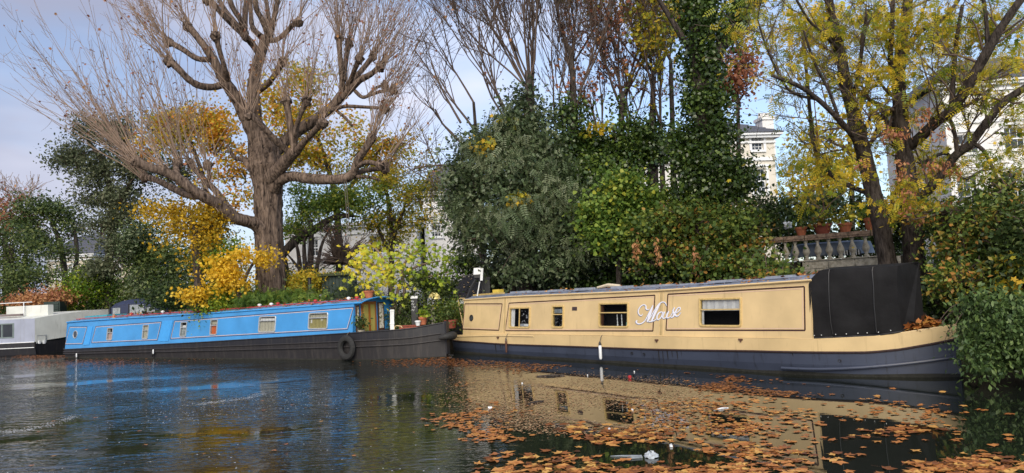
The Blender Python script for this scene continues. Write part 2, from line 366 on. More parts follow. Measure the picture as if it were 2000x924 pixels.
# ---------------------------------------------------------------- vegetation helpers
def unit(v): return v/(np.linalg.norm(v, axis=-1, keepdims=True)+1e-9)
TPL = {
 'oval': (np.array([(0, 0, 0), (.5, .27, .07), (1, 0, 0), (.5, -.27, .07)]), np.array([(0, 1, 2), (0, 2, 3)])),
 'ivy': (np.array([(0, 0, 0), (.15, .42, .05), (.62, .34, .0), (1, 0, -.05), (.62, -.34, .0), (.15, -.42, .05)]), np.array([(0, 1, 2), (0, 2, 3), (0, 3, 4), (0, 4, 5)])),
 'spray': (np.array([(0, 0, 0), (.12, .30, .05), (.38, .42, 0), (.36, .12, .03), (.62, .36, -.05), (.8, .1, 0), (1.05, 0, -.1), (.8, -.12, 0), (.6, -.36, -.05), (.36, -.12, .03), (.34, -.42, 0), (.1, -.28, .05)]),
           np.array([(0, 1, 3), (1, 2, 3), (3, 4, 5), (5, 6, 7), (7, 8, 9), (9, 10, 11), (0, 9, 11), (0, 3, 9), (3, 5, 9), (5, 7, 9)])),
}
def _pinn():
    v = []; f = []
    for i in range(5):
        x = .12+i*.18
        for s in (1, -1):
            b = len(v); v += [(x, 0, -.02*i*i*.3), (x+.10, s*.10, .02-.02*i*i*.3), (x+.10, s*.30, -.03-.02*i*i*.3), (x-.0, s*.20, -.02*i*i*.3)]
            f += [(b, b+1, b+2), (b, b+2, b+3)]
    b = len(v); v += [(.95, 0, -.1), (1.08, .08, -.1), (1.28, 0, -.14), (1.08, -.08, -.1)]; f += [(b, b+1, b+2), (b, b+2, b+3)]
    return np.array(v), np.array(f)
TPL['pinnate'] = _pinn()
def _lobed(k=5):
    o = [(0, 0, 0)]; an = [(-2.5, .55), (-2.0, .28), (-1.35, .62), (-.75, .36), (-.62, .66), (-.35, .42), (0, 1.0), (.35, .42), (.62, .66), (.75, .36), (1.35, .62), (2.0, .28), (2.5, .55)]
    an = [(-2.7, .30), (-2.0, .50), (-1.55, .34), (-1.0, .74), (-.5, .44), (0, .85), (.5, .44), (1.0, .74), (1.55, .34), (2.0, .50), (2.7, .30)]
    v = [(.35, 0, .03)]+[(.35+.75*r*math.cos(a), .75*r*math.sin(a), -.06*r) for a, r in an]
    return np.array(v), np.array([(0, i, i+1) for i in range(1, len(an))]+[(0, len(an), 1)])
TPL['lobed'] = _lobed()
def leaves(name, C, mat, parent=None, size=.1, tint=None, tpl='oval', nrm=None, up=.35, droop=0., kind='stuff', loc=(0, 0, 0), sv=.5):
    C = np.asarray(C, float); n = len(C); T, F = TPL[tpl]
    nr = RNG.normal(size=(n, 3)); nr[:, 2] += up*2
    if nrm is not None: nr += nrm*1.2
    nr = unit(nr)
    tg = RNG.normal(size=(n, 3)); tg[:, 2] -= droop*2
    tg = unit(tg-nr*np.sum(tg*nr, 1, keepdims=True)); bt = np.cross(nr, tg)
    sz = (size*(1+sv*RNG.uniform(-1, 1, n)))[:, None, None]
    V = C[:, None, :]+sz*(T[None, :, 0, None]*tg[:, None]+T[None, :, 1, None]*bt[:, None]+T[None, :, 2, None]*nr[:, None])
    FF = (F[None]+(np.arange(n)*len(T))[:, None, None]).reshape(-1, 3)
    if tint is None: tint = RNG.uniform(0, 1, n)
    o = trimesh(name, V.reshape(-1, 3), FF, mat, parent, loc, np.repeat(np.clip(tint, 0, 1), len(F)))
    if kind: o['kind'] = kind
    return o
def vn3(P, sc_, seed=3):
    r = np.random.default_rng(seed); K = r.normal(size=(7, 3))*sc_; ph = r.uniform(0, 6.28, 7)
    return sum(np.sin(P@K[i]+ph[i]) for i in range(7))/1.9
def blobs(bl, n, clump=.28, per=26, shell=.5, flat=.6, tb=.5, tv=.32, gap=.25):
    """bl: (px, py, Y, rx_px, rz_px[, weight[, ry_m]]) ellipsoids read off the photo; leaves gather in clumps inside them"""
    ws = np.array([(q[3]*q[2])*(q[4]*q[2])*(q[5] if len(q) > 5 else 1) for q in bl], float); ws /= ws.sum()
    P = []; Tn = []; Nn = []
    for q, w in zip(bl, ws):
        c = W(q[0], q[1], q[2]); rx = q[3]*q[2]/FPX; rz = q[4]*q[2]/FPX; ry = q[6] if len(q) > 6 else (rx+rz)*.45
        k = max(1, int(n*w/per)); d = unit(RNG.normal(size=(k, 3)))
        if k > 40:                                   # billows: smaller lobes of uneven size inside the big one
            nl = int(np.clip(k/16, 4, 16)); lc = unit(RNG.normal(size=(nl, 3)))*(RNG.uniform(.1, 1, nl)**.5)[:, None]*.78; lr = RNG.uniform(.22, .50, nl)
            pick = RNG.choice(nl, k, p=lr**2/np.sum(lr**2))
            dd = lc[pick]+d*(lr[pick]*(RNG.uniform(.3, 1, k)**.5))[:, None]; ltn = RNG.normal(size=nl)*.14
        else: dd = None; ltn = None
        rr = shell+(1-shell)*RNG.uniform(0, 1, k)**.5; rr *= 1+.12*RNG.normal(size=k)
        rr *= 1+.20*vn3(d, 3.2, int(abs(q[0]))+7)
        cc = c+(d*rr[:, None] if dd is None else dd*1.08)*np.array([rx, ry, rz]); cc += RNG.normal(size=cc.shape)*np.array([rx, ry, rz])*.10
        v = vn3(cc, 1.5/max(.25, (rx*rz)**.5*.8), int(abs(q[1]))+11); keep = v > np.quantile(v, gap) if k > 5 else v > -9
        cc, d = cc[keep], d[keep]; k = len(cc)
        tt = np.clip(tb+tv*RNG.normal(size=k)+(0 if ltn is None else ltn[pick[keep]]), 0, 1)  # clump tint spread widened to imitate dark gaps and depth in the crown
        cs = clump*(.6+.8*RNG.uniform(0, 1, k))
        pp = np.repeat(cc, per, 0)+RNG.normal(size=(k*per, 3))*np.repeat(cs, per)[:, None]*np.array([1, 1, flat])
        P.append(pp); Tn.append(np.repeat(tt, per)+RNG.normal(size=k*per)*.13); Nn.append(np.repeat(d, per, 0))
    return np.concatenate(P), np.concatenate(Tn), np.concatenate(Nn)
def batch_tubes(name, P, R, mat, parent=None, sides=4, loc=(0, 0, 0), kind=None):
    P = np.asarray(P, float); m, k, _ = P.shape; R = np.asarray(R, float)
    t = np.empty_like(P); t[:, 1:-1] = P[:, 2:]-P[:, :-2]; t[:, 0] = P[:, 1]-P[:, 0]; t[:, -1] = P[:, -1]-P[:, -2]; t = unit(t)
    ref = unit(RNG.normal(size=(m, 1, 3))); mean = unit(P[:, -1:]-P[:, :1]); ref = unit(ref-mean*np.sum(ref*mean, -1, keepdims=True))
    a = unit(np.cross(t, np.broadcast_to(ref, t.shape))); c = np.cross(t, a)
    an = np.arange(sides)*2*math.pi/sides
    V = P[:, :, None]+R[:, :, None, None]*(a[:, :, None]*np.cos(an)[None, None, :, None]+c[:, :, None]*np.sin(an)[None, None, :, None])
    i = np.arange(m)[:, None, None]; j = np.arange(k-1)[None, :, None]; s = np.arange(sides)[None, None]
    b = i*k*sides+j*sides; s2 = (s+1) % sides
    F = np.stack(np.broadcast_arrays(b+s, b+s2, b+sides+s2, b+sides+s), -1).reshape(-1, 4)
    o = trimesh(name, V.reshape(-1, 3), F, mat, parent, loc, smooth=True)
    if kind: o['kind'] = kind
    return o
def crom(pts, n):
    pts = np.asarray(pts, float); p = np.vstack([2*pts[0]-pts[1], pts, 2*pts[-1]-pts[-2]]); o = []
    for i in range(1, len(p)-2):
        for t in np.linspace(0, 1, n, endpoint=False):
            o.append(.5*((2*p[i])+(-p[i-1]+p[i+1])*t+(2*p[i-1]-5*p[i]+4*p[i+1]-p[i+2])*t*t+(-p[i-1]+3*p[i]-3*p[i+1]+p[i+2])*t**3))
    o.append(p[-2]); return np.array(o)
def limb_pts(pp, Y, n=5):
    """pp: (px, py, r_px[, dY])"""
    q = [list(W(a[0], a[1], Y+(a[3] if len(a) > 3 else 0)))+[a[2]*Y/FPX] for a in pp]
    return crom(q, n)
def limbs(name, L_, mat, parent, sides=12, rough=.10, ridges=False, knuckle=None):
    VV = []; FF = []; b = 0
    for q in L_:
        c = q[:, :3]; r = q[:, 3]; n = len(c)
        t = np.gradient(c, axis=0); t = unit(t); a = np.zeros((n, 3)); ref = np.array([.2, -1, .1])
        for i in range(n):
            v = ref-t[i]*(ref@t[i]); v /= np.linalg.norm(v)+1e-9; a[i] = v; ref = v
        c2 = np.cross(t, a); an = np.arange(sides)*2*math.pi/sides; ph = RNG.uniform(0, 6, 4)
        dis = 1+rough*(RNG.normal(size=(n, 1))*.5+.6*np.sin(an*3+ph[0]+np.arange(n)[:, None]*.35)+.4*np.sin(an*5+ph[1]-np.arange(n)[:, None]*.5))
        if ridges: dis = dis+.045*np.sign(np.sin(an*11+np.sin(np.arange(n)[:, None]*.6)*.8))+.03*RNG.normal(size=(n, sides))
        V = c[:, None]+(r[:, None]*dis)[..., None]*(a[:, None]*np.cos(an)[None, :, None]+c2[:, None]*np.sin(an)[None, :, None])
        V = V.reshape(-1, 3)
        i, s = np.meshgrid(np.arange(n-1), np.arange(sides), indexing='ij'); s2 = (s+1) % sides
        F = np.stack([i*sides+s, i*sides+s2, (i+1)*sides+s2, (i+1)*sides+s], -1).reshape(-1, 4)
        VV.append(V); FF.append(F+b); b += len(V)
        # rounded end
        tip = c[-1]+t[-1]*r[-1]*.6; k = len(VV[-1]); VV.append(tip[None]); last = b-sides
        FF.append(np.array([(last+s_, last+(s_+1) % sides, b, b) for s_ in range(sides)])); b += 1
    F = np.vstack(FF); tri = F[:, 2] == F[:, 3]
    V = np.vstack(VV); base = ROOT[parent.name]
    me = bpy.data.meshes.new(name); me.from_pydata([tuple(v) for v in V-base], [], [tuple(f[:3]) if q_ else tuple(f) for f, q_ in zip(F.tolist(), tri)])
    me.polygons.foreach_set('use_smooth', [True]*len(F)); me.update()
    return link(me, name, mat, parent, base)
def shoots(origins, dirs, lens, r0=.016, r1=.004, k=7, bend=.35, jit=.05):
    """long whippy shoots that curve up towards the light"""
    O = np.asarray(origins, float); D = unit(np.asarray(dirs, float)); m = len(O)
    lens = np.asarray(lens, float); P = np.zeros((m, k, 3)); P[:, 0] = O; d = D.copy(); wob = RNG.normal(size=(m, 3))*.05
    for i in range(1, k):
        P[:, i] = P[:, i-1]+d*(lens/(k-1))[:, None]
        d = unit(d+np.array([0, 0, bend/k])+wob/k*3+RNG.normal(size=(m, 3))*jit)
    R = np.linspace(1, 0, k)[None]*(r0-r1)*np.ones((m, 1))+r1
    return P, R
def side_twigs(P, n, ang=.6, ll=(.25, .6), r=.006, k=4, bend=.4, lo=.25):
    m = len(P); idx = RNG.integers(0, m, n); tt = RNG.uniform(lo, 1, n)*(P.shape[1]-1); i0 = np.minimum(tt.astype(int), P.shape[1]-2); f = (tt-i0)[:, None]
    O = P[idx, i0]*(1-f)+P[idx, i0+1]*f; d = unit(P[idx, i0+1]-P[idx, i0])
    return shoots(O, d+RNG.normal(size=(n, 3))*ang, RNG.uniform(*ll, n), r, r*.5, k, bend)
def grow(p, d, ln, r, lv, out, spread=.55, nb=(3, 5), up=.15, k=5):
    P = [p]; dd = d.copy()
    for i in range(k-1):
        P.append(P[-1]+dd*ln/(k-1)); dd = unit(dd+RNG.normal(size=3)*.10+np.array([0, 0, up*.3]))
    P = np.array(P); out.append((P, np.linspace(r, r*.6, k)))
    if lv <= 0: return
    for j in range(RNG.integers(nb[0], nb[1]+1)):
        t = RNG.uniform(.3, 1); i = min(int(t*(k-1)), k-2); q = P[i]+(P[i+1]-P[i])*(t*(k-1)-i)
        nd = unit(dd+RNG.normal(size=3)*spread+np.array([0, 0, up])); grow(q, nd, ln*RNG.uniform(.55, .8), r*.55*(1-.2*t), lv-1, out, spread, nb, up, k)
def grown(name, out, mat, parent, sides=4, rmin=.005):
    P = np.array([o[0] for o in out]); R = np.maximum(np.array([o[1] for o in out]), rmin)
    return batch_tubes(name, P, R, mat, parent, sides)
# ================================================================ THE CREAM NARROWBOAT
CF = Frame(wat(888, 690), wat(1580, 735))
def rrect(w, h, r, n=4, top=True):
    o = []
    for cx, cz, a0, rr in ((w/2, -h/2, -90, r), (w/2, h/2, 0, r if top else .012), (-w/2, h/2, 90, r if top else .012), (-w/2, -h/2, 180, r)):
        sx_ = math.copysign(rr, cx); sz = math.copysign(rr, cz)
        for i in range(n+1):
            a = math.radians(a0+90*i/n); o.append((cx-sx_+rr*math.cos(a), cz-sz+rr*math.sin(a)))
    return o
def hull_mesh(Fr, mb, beam, S, hb, rows, mats, end_cap=True):
    """S stations, hb(s) half breadth, rows: (z(s), flare) from the keel up; mats[i] = material of strip i"""
    near = [[Fr.P(s, beam/2-hb(s)*fl, z(s)) for s in S] for z, fl in rows]
    far = [[Fr.P(s, beam/2+hb(s)*fl, z(s)) for s in S] for z, fl in rows]
    for i in range(len(rows)-1):
        mb.mi = mats[i]; mb.grid([near[i], near[i+1]]); mb.grid([far[i+1], far[i]])
        mb.face([near[i][0], near[i+1][0], far[i+1][0], far[i][0]])
        mb.face([near[i][-1], far[i][-1], far[i+1][-1], near[i+1][-1]])
    mb.mi = mats[0]; mb.grid([far[0], near[0]])
def deck(Fr, mb, beam, S, hb, z, drop=.0, inset=.0):
    mb.grid([[Fr.P(s, beam/2-hb(s)+inset, z(s)-drop) for s in S], [Fr.P(s, beam/2+hb(s)-inset, z(s)-drop) for s in S]])
def cabin_side(Fr, mb, s0, s1, zb, zt, tcab, holes, thick=None, ds=1.2):
    ss = sorted(set([s0, s1]+[h[0] for h in holes]+[h[2] for h in holes])); full = [ss[0]]
    for v in ss[1:]:
        k = max(1, int((v-full[-1])/ds)); a = full[-1]; full += [a+(v-a)*(i+1)/k for i in range(k)]
    for i in range(len(full)-1):
        a, c = full[i], full[i+1]; mid = (a+c)/2
        hs = sorted([h for h in holes if h[0]-1e-6 <= mid <= h[2]+1e-6], key=lambda h: h[1])
        lev = [zb]+[(lambda s, z=z: z) for h in hs for z in (h[1], h[3])]+[zt]
        for j in range(0, len(lev), 2):
            p = lambda s, zf: Fr.P(s, tcab(s, zf(s)), zf(s))
            mb.face([p(a, lev[j]), p(c, lev[j]), p(c, lev[j+1]), p(a, lev[j+1])])
def strip(Fr, mb, pts, w, tcab, proud=.004, step=.5):
    """a flat painted line along (s,z) points on the cabin side"""
    for (s0, z0), (s1, z1) in zip(pts[:-1], pts[1:]):
        L_ = math.hypot(s1-s0, z1-z0); n = max(1, int(L_/step)); nx_, nz_ = -(z1-z0)/L_*w/2, (s1-s0)/L_*w/2
        for i in range(n):
            a = (s0+(s1-s0)*i/n, z0+(z1-z0)*i/n); c = (s0+(s1-s0)*(i+1)/n, z0+(z1-z0)*(i+1)/n)
            q = [(a[0]-nx_, a[1]-nz_), (c[0]-nx_, c[1]-nz_), (c[0]+nx_, c[1]+nz_), (a[0]+nx_, a[1]+nz_)]
            mb.face([Fr.P(s, tcab(s, z)-proud, z) for s, z in q])
def loop_line(Fr, parent, c4, tcab, w=.028, w2=.013, gap=.022):
    """coach line: dark frame and a pale line just inside it"""
    mb = MB(); strip(Fr, mb, c4+[c4[0]], w, tcab, .004); o = mb.build('coach_line', M['maroon'], parent)
    cx = sum(p[0] for p in c4)/4; cz = sum(p[1] for p in c4)/4
    inn = [(p[0]+math.copysign(gap+w/2, cx-p[0]), p[1]+math.copysign(gap+w/2, cz-p[1])) for p in c4]
    mb = MB(); strip(Fr, mb, inn+[inn[0]], w2, tcab, .005); mb.build('inner_line', M['pink'], o)
def window(Fr, parent, s0, z0, s1, z1, tcab, fmat, split=None, top=True, fw=.036, rad=.07, curtain=None, extra=None):
    cs, cz = (s0+s1)/2, (z0+z1)/2; w, h_ = s1-s0, z1-z0
    P = lambda x, z, d: Fr.P(cs+x, tcab(cs+x, cz+z)+d, cz+z)
    o_, i_ = rrect(w, h_, rad, 4, top), rrect(w-2*fw, h_-2*fw, max(.02, rad-fw*.6), 4, top)
    mb = MB(); rows = [[P(x, z, .002) for x, z in o_], [P(x, z, -.022) for x, z in o_], [P(x*.985, z*.98, -.028) for x, z in o_], [P(x, z, -.024) for x, z in i_], [P(x, z, .05) for x, z in i_]]
    mb.grid([list(r) for r in rows], True)
    g = rrect(w-2*fw-.018, h_-2*fw-.018, max(.015, rad-fw), 4, top)
    i2 = rrect(w-2*fw-.0, h_-2*fw-.0, max(.015, rad-fw), 4, top)
    wn = mb.build('window', fmat, parent, smooth=False)
    mb = MB(); mb.face([P(x, z, .006) for x, z in i2]); mb.build('pane', M['pane'], wn)
    if split:
        mb = MB()
        if split[0] == 'v': x = split[1]*w-w/2; mb.box(lambda a, b2, c: P(a, c, b2), (x-.012, -.02, -h_/2+fw), (x+.012, .0, h_/2-fw))
        else: z = split[1]*h_-h_/2; mb.box(lambda a, b2, c: P(a, c, b2), (-w/2+fw, -.02, z-.012), (w/2-fw, .0, z+.012))
        mb.build('glazing_bar', fmat, wn)
    # dark room behind
    mb = MB(); e = .30
    a = [P(x, z, .03) for x, z in ((-w/2+.01, -h_/2+.01), (w/2-.01, -h_/2+.01), (w/2-.01, h_/2-.01), (-w/2+.01, h_/2-.01))]
    c = [P(x, z, .55) for x, z in ((-w/2-e, -h_/2-.1), (w/2+e, -h_/2-.1), (w/2+e, h_/2+.0), (-w/2-e, h_/2+.0))]
    mb.grid([a, c], True); mb.face(c); mb.build('window_recess', M['dark'], wn)
    for (x0, zz0, x1, zz1, cm) in (curtain or []):        # fractions of the opening
        mb = MB(); n = 14; xa, xb = (x0-.5)*(w-2*fw), (x1-.5)*(w-2*fw); za, zb = (zz0-.5)*(h_-2*fw), (zz1-.5)*(h_-2*fw)
        mb.grid([[P(xa+(xb-xa)*i/n, za, .045+.012*math.sin(i*2.2)) for i in range(n+1)], [P(xa+(xb-xa)*i/n, zb, .04+.009*math.sin(i*2.2+.3)) for i in range(n+1)]])
        mb.build('curtain' if cm in ('curtain', 'curtain_tan', 'curtain_yel') else 'blind', M[cm], wn)
    if extra: extra(wn, P, w, h_, fw)
    return wn
lin = lambda xs_, ys_: (lambda s: float(np.interp(s, xs_, ys_)))
boat = thing('narrowboat', CF.P(7, 1.05, 0), 'cream narrowboat with the name Mouse, brown coach lines and a black canvas hood', 'narrowboat')
BM = 2.1
def c_hb(s):
    if s < .7: return 1.05*max(.08, 1-((.7-s)/1.66)**2.4)**.5
    if s > 10.2: return 1.05*max(.03, 1-((s-10.2)/3.3)**2.3)
    return 1.05
c_gun = lin([-1, 0, 2, 11.4, 12.4, 13.2, 14.3], [.46, .53, .60, .66, .71, .84, 1.04])
bandpx = [(889, 664), (930, 670), (988, 674.3), (1102, 678), (1291, 685), (1475, 688), (1681, 694.5)]
bs, bz = zip(*[CF.px(x, y) for x, y in bandpx])
c_band = lin([-.9]+list(bs)[1:]+[12.7, 13.2, 13.6, 14.3], [.36]+list(bz)[1:]+[.46, .56, .66, .8])
S = list(-.93+1.63*np.linspace(0, 1, 12)**1.6)+[1.3]+list(np.arange(2, 10.2, .8))+list(np.linspace(10.2, 13.45, 22))
mb = MB()
zz = [(lambda s: -.5+max(0, s-12.2)*.28, .55), (lambda s: .0+0*s, .93), (lambda s: .055+.01*math.sin(s*3), .94), (lambda s: .5*c_band(s), .98), (c_band, 1.0), (lambda s: c_band(s)+.035, 1.012), (lambda s: c_band(s)+.04, 1.0), (c_gun, 1.0), (lambda s: c_gun(s)+.012, .985)]
hull_mesh(CF, mb, BM, S, c_hb, zz, [0, 3, 0, 0, 1, 1, 2, 2])
mb.mi = 2; deck(CF, mb, BM, S, c_hb, lambda s: c_gun(s)+.004, 0 if True else 0)
hull = mb.build('hull', [M['hullblue'], M['band'], M['cream'], M['grime']], boat, smooth=True)
mb = MB()                                             # half round rubbing strakes at the bow
sk = [CF.px(x, y) for x, y in ((1526, 719), (1600, 720), (1700, 721))]
ss_ = np.linspace(sk[0][0], 13.4, 24); zf = lambda s: sk[0][1]+.30*max(0, (s-11.2)/2.7)**1.7
mb.tube([CF.P(s, BM/2-c_hb(s)-.012, zf(s)) for s in ss_], .028, 8); mb.build('rubbing_strake', M['hullblue'], boat, True)
mb = MB(); mb.tube([CF.P(s, BM/2-c_hb(s)*1.0-.006, c_gun(s)-.03) for s in np.linspace(-.9, 3.7, 26)], .016, 6); mb.build('rubbing_strake', M['cream_plain'], boat, True)
mb = MB(); mb.tube([CF.P(s, BM/2-c_hb(s)-.004, c_band(s)+.018) for s in np.linspace(-.92, 13.45, 90)], .020, 6); mb.build('iron_band', M['band'], boat, True)
c_t = lambda s, z: .10+.10*(z-.6)
c_bot = lambda s: c_gun(s)+.01
c_top = lin([.4, 2.5, 8, 11.4], [1.60, 1.645, 1.66, 1.745])
def rect(Fr, tl, br, t=.16):
    a, b2 = Fr.px(*tl, t), Fr.px(*br, t); return a[0], b2[1], b2[0], a[1]
cw = [rect(CF, (994.5, 600.5), (1037.5, 640.8)), rect(CF, (1077.5, 596.8), (1103.4, 640.6)), rect(CF, (1168.5, 592), (1230, 640)), rect(CF, (1364, 583), (1451.2, 638.5))]
shr = lambda r, d=.025: (r[0]+d, r[1]+d, r[2]-d, r[3]-d)
sC0 = CF.px(905, 600, .16)[0]; sC1 = CF.px(1585, 600, .16)[0]
mb = MB(); cabin_side(CF, mb, sC0, sC1, c_bot, c_top, c_t, [shr(r) for r in cw])
far_t = lambda s, z: BM-c_t(s, z)
for a in np.linspace(sC0, sC1, 9)[:-1]:
    d = (sC1-sC0)/8; mb.face([CF.P(a, far_t(a, .6), c_bot(a)), CF.P(a, far_t(a, 1.6), c_top(a)), CF.P(a+d, far_t(a, 1.6), c_top(a+d)), CF.P(a+d, far_t(a, .6), c_bot(a+d))])
for s in (sC0, sC1): mb.face([CF.P(s, c_t(s, .6), c_bot(s)), CF.P(s, c_t(s, 1.6), c_top(s)), CF.P(s, far_t(s, 1.6), c_top(s)), CF.P(s, far_t(s, .6), c_bot(s))])
mb.build('cabin', M['cream'], boat)
mb = MB(); mb.mi = 0                                  # cambered roof with a rolled edge
R_ = []
for s in np.linspace(sC0-.03, sC1+.02, 16):
    zt = c_top(s); R_.append([CF.P(s, .185+(BM-.37)*q_, zt+.012+.10*math.sin(math.pi*q_)**.8) for q_ in np.linspace(0, 1, 11)])
mb.grid(R_); mb.mi = 1
for q_ in (.185, BM-.185): mb.tube([CF.P(s, q_, c_top(s)) for s in np.linspace(sC0-.03, sC1+.02, 16)], .022, 6)
mb.face([p for p in R_[0]]+[CF.P(sC0-.03, BM-.185, c_top(0)-.03), CF.P(sC0-.03, .185, c_top(0)-.03)])
mb.build('roof', [M['roofgrey'], M['cream_plain']], boat)
for c4 in ([(906.8, 593.6), (979.6, 593.6), (977, 645), (906, 642.6)], [(992.9, 592.2), (1277.3, 576.8), (1277.8, 646.2), (989.5, 645.7)], [(1302.5, 574.9), (1568.7, 560), (1574.5, 645), (1303.3, 644.6)]):
    loop_line(CF, boat, [CF.px(x, y, .16) for x, y in c4], c_t)
for px_, wd in ((985.5, .075), (1291, .085)):
    s, _z = CF.px(px_, 600, .16); mb = MB(); zs_ = np.linspace(c_bot(s)+.03, c_top(s)-.03, 7)
    mb.grid([[CF.P(s-wd*(.5+.15*math.sin(i*2)), c_t(s, z)-.0032, z) for i, z in enumerate(zs_)], [CF.P(s+wd*(.5+.15*math.sin(i*3+1)), c_t(s, z)-.0032, z) for i, z in enumerate(zs_)]]); mb.build('stained_strip', M['stain'], boat)
for px_ in (985.5, 1291):                             # the two shallow upright seams where the cabin was lengthened
    s, _z = CF.px(px_, 600, .16); mb = MB()
    P = lambda a, b2, c: CF.P(s+a, c_t(s, c)+b2, c)
    for dx in (-.055, .05): mb.box(P, (dx-.006, -.007, c_bot(s)+.02), (dx+.006, .002, c_top(s)-.01))
    mb.build('weld_seam', M['cream_plain'], boat)
def sticks(wn, P, w, h_, fw):
    for x in (.03, .17):
        mb = MB(); mb.lathe(P(x, -h_/2+fw, .12), [(.02, 0), (.022, .02), (.010, .04), (.014, .08), (.008, .12), (.014, .17), (.008, .20), (.013, .23), (.008, .27)], 8); mb.build('candlestick', M['white'], wn, True)
    mb = MB(); mb.box(lambda a, b2, c: P(a, c, b2), (w/2-fw-.07, .03, -h_/2+fw), (w/2-fw-.01, .06, -h_/2+fw+.09)); mb.build('turquoise_glass', mk('turquoise', (.05, .35, .30), .3), wn)
    mb = MB(); mb.box(lambda a, b2, c: P(a, c, b2), (-w/2+fw, .04, -h_/2+fw), (-w/2+fw+.05, .09, h_/2-fw)); mb.build('shutter_edge', M['wood_in'], wn)
def card(wn, P, w, h_, fw):
    mb = MB(); mb.box(lambda a, b2, c: P(a, c, b2), (.02, .012, -h_/2+fw+.01), (w/2-fw-.03, .02, -h_/2+fw+.075)); cd = mb.build('notice', M['white'], wn)
    mb = MB()
    for i in range(7): mb.box(lambda a, b2, c: P(a, c, b2), (.035+i*.022, .008, -h_/2+fw+.03), (.050+i*.022, .0115, -h_/2+fw+.058+.005*(i % 2)))
    mb.build('print', mk('navy_print', (.02, .05, .16), .5), wn)
    mb = MB()
    for i in range(16):
        x, z = random.uniform(.02, w/2-fw-.02), random.uniform(-h_/2+fw+.10, h_/2-fw-.02); r = random.uniform(.01, .028)
        mb.face([P(x+r*math.cos(a), z+r*math.sin(a), .05) for a in np.linspace(0, 6.28, 7)[:-1]])
    mb.build('lace_pattern', mk('pale_lace', (.35, .36, .40), .8), wn)
def lace(wn, P, w, h_, fw):
    mb = MB()
    for i in range(60):
        x, z = random.uniform(-w/2+fw+.01, w/2-fw-.01), random.uniform(-h_/2+fw+.01, h_/2-fw-.02); r = random.uniform(.006, .014)
        mb.face([P(x+r*math.cos(a), z+r*math.sin(a), .05) for a in np.linspace(0, 6.28, 7)[:-1]])
    mb.build('lace_pattern', mk('grey_lace', (.22, .23, .25), .8), wn)
window(CF, boat, *cw[0], c_t, M['brass'], ('v', .5), False, curtain=[(0, 0, .20, 1, 'curtain'), (.9, .3, 1, 1, 'curtain')], extra=card)
window(CF, boat, *cw[1], c_t, M['brass'], ('h', .60), False, fw=.04, curtain=[(0, .68, 1, .9, 'clear')], extra=lace)
window(CF, boat, *cw[2], c_t, M['brass'], ('h', .60), False, extra=sticks)
window(CF, boat, *cw[3], c_t, M['brass'], ('h', .60), False, curtain=[(0.02, .56, .98, 1, 'curtain'), (0, 0, .06, .6, 'curtain')])
s, z = CF.px(921.6, 621, .16)
def porthole(Fr, parent, s, z, tc_, ro, ri, fm):
    mb = MB(); P = lambda a, r, d: Fr.P(s+r*math.cos(a), tc_(s, z+r*math.sin(a))+d, z+r*math.sin(a)); A = np.linspace(0, 2*math.pi, 25)[:-1]
    mb.grid([[P(a, ro, .002) for a in A], [P(a, ro, -.014) for a in A], [P(a, (ro+ri)/2, -.022) for a in A], [P(a, ri, -.012) for a in A], [P(a, ri, -.002) for a in A]], True)
    o = mb.build('porthole', fm, parent, True)
    mb = MB(); mb.face([P(a, ri, -.0035) for a in A]); mb.build('pane', M['glassdark'], o)
porthole(CF, boat, s, z, c_t, .095, .072, M['black'])
s0, z0, s1, z1 = rect(CF, (1117, 599.5), (1126.8, 606.4))
mb = MB(); mb.box(lambda a, b2, c: CF.P(a, c_t(a, c)+b2, c), (s0, -.008, z0), (s1, .0, z1))
for i in range(4): zq = z0+(z1-z0)*(i+.5)/4; mb.box(lambda a, b2, c: CF.P(a, c_t(a, c)+b2, c), (s0+.01, -.014, zq-.004), (s1-.01, -.009, zq+.004))
mb.build('vent_grille', mk('brown_grille', (.07, .045, .05), .6), boat)
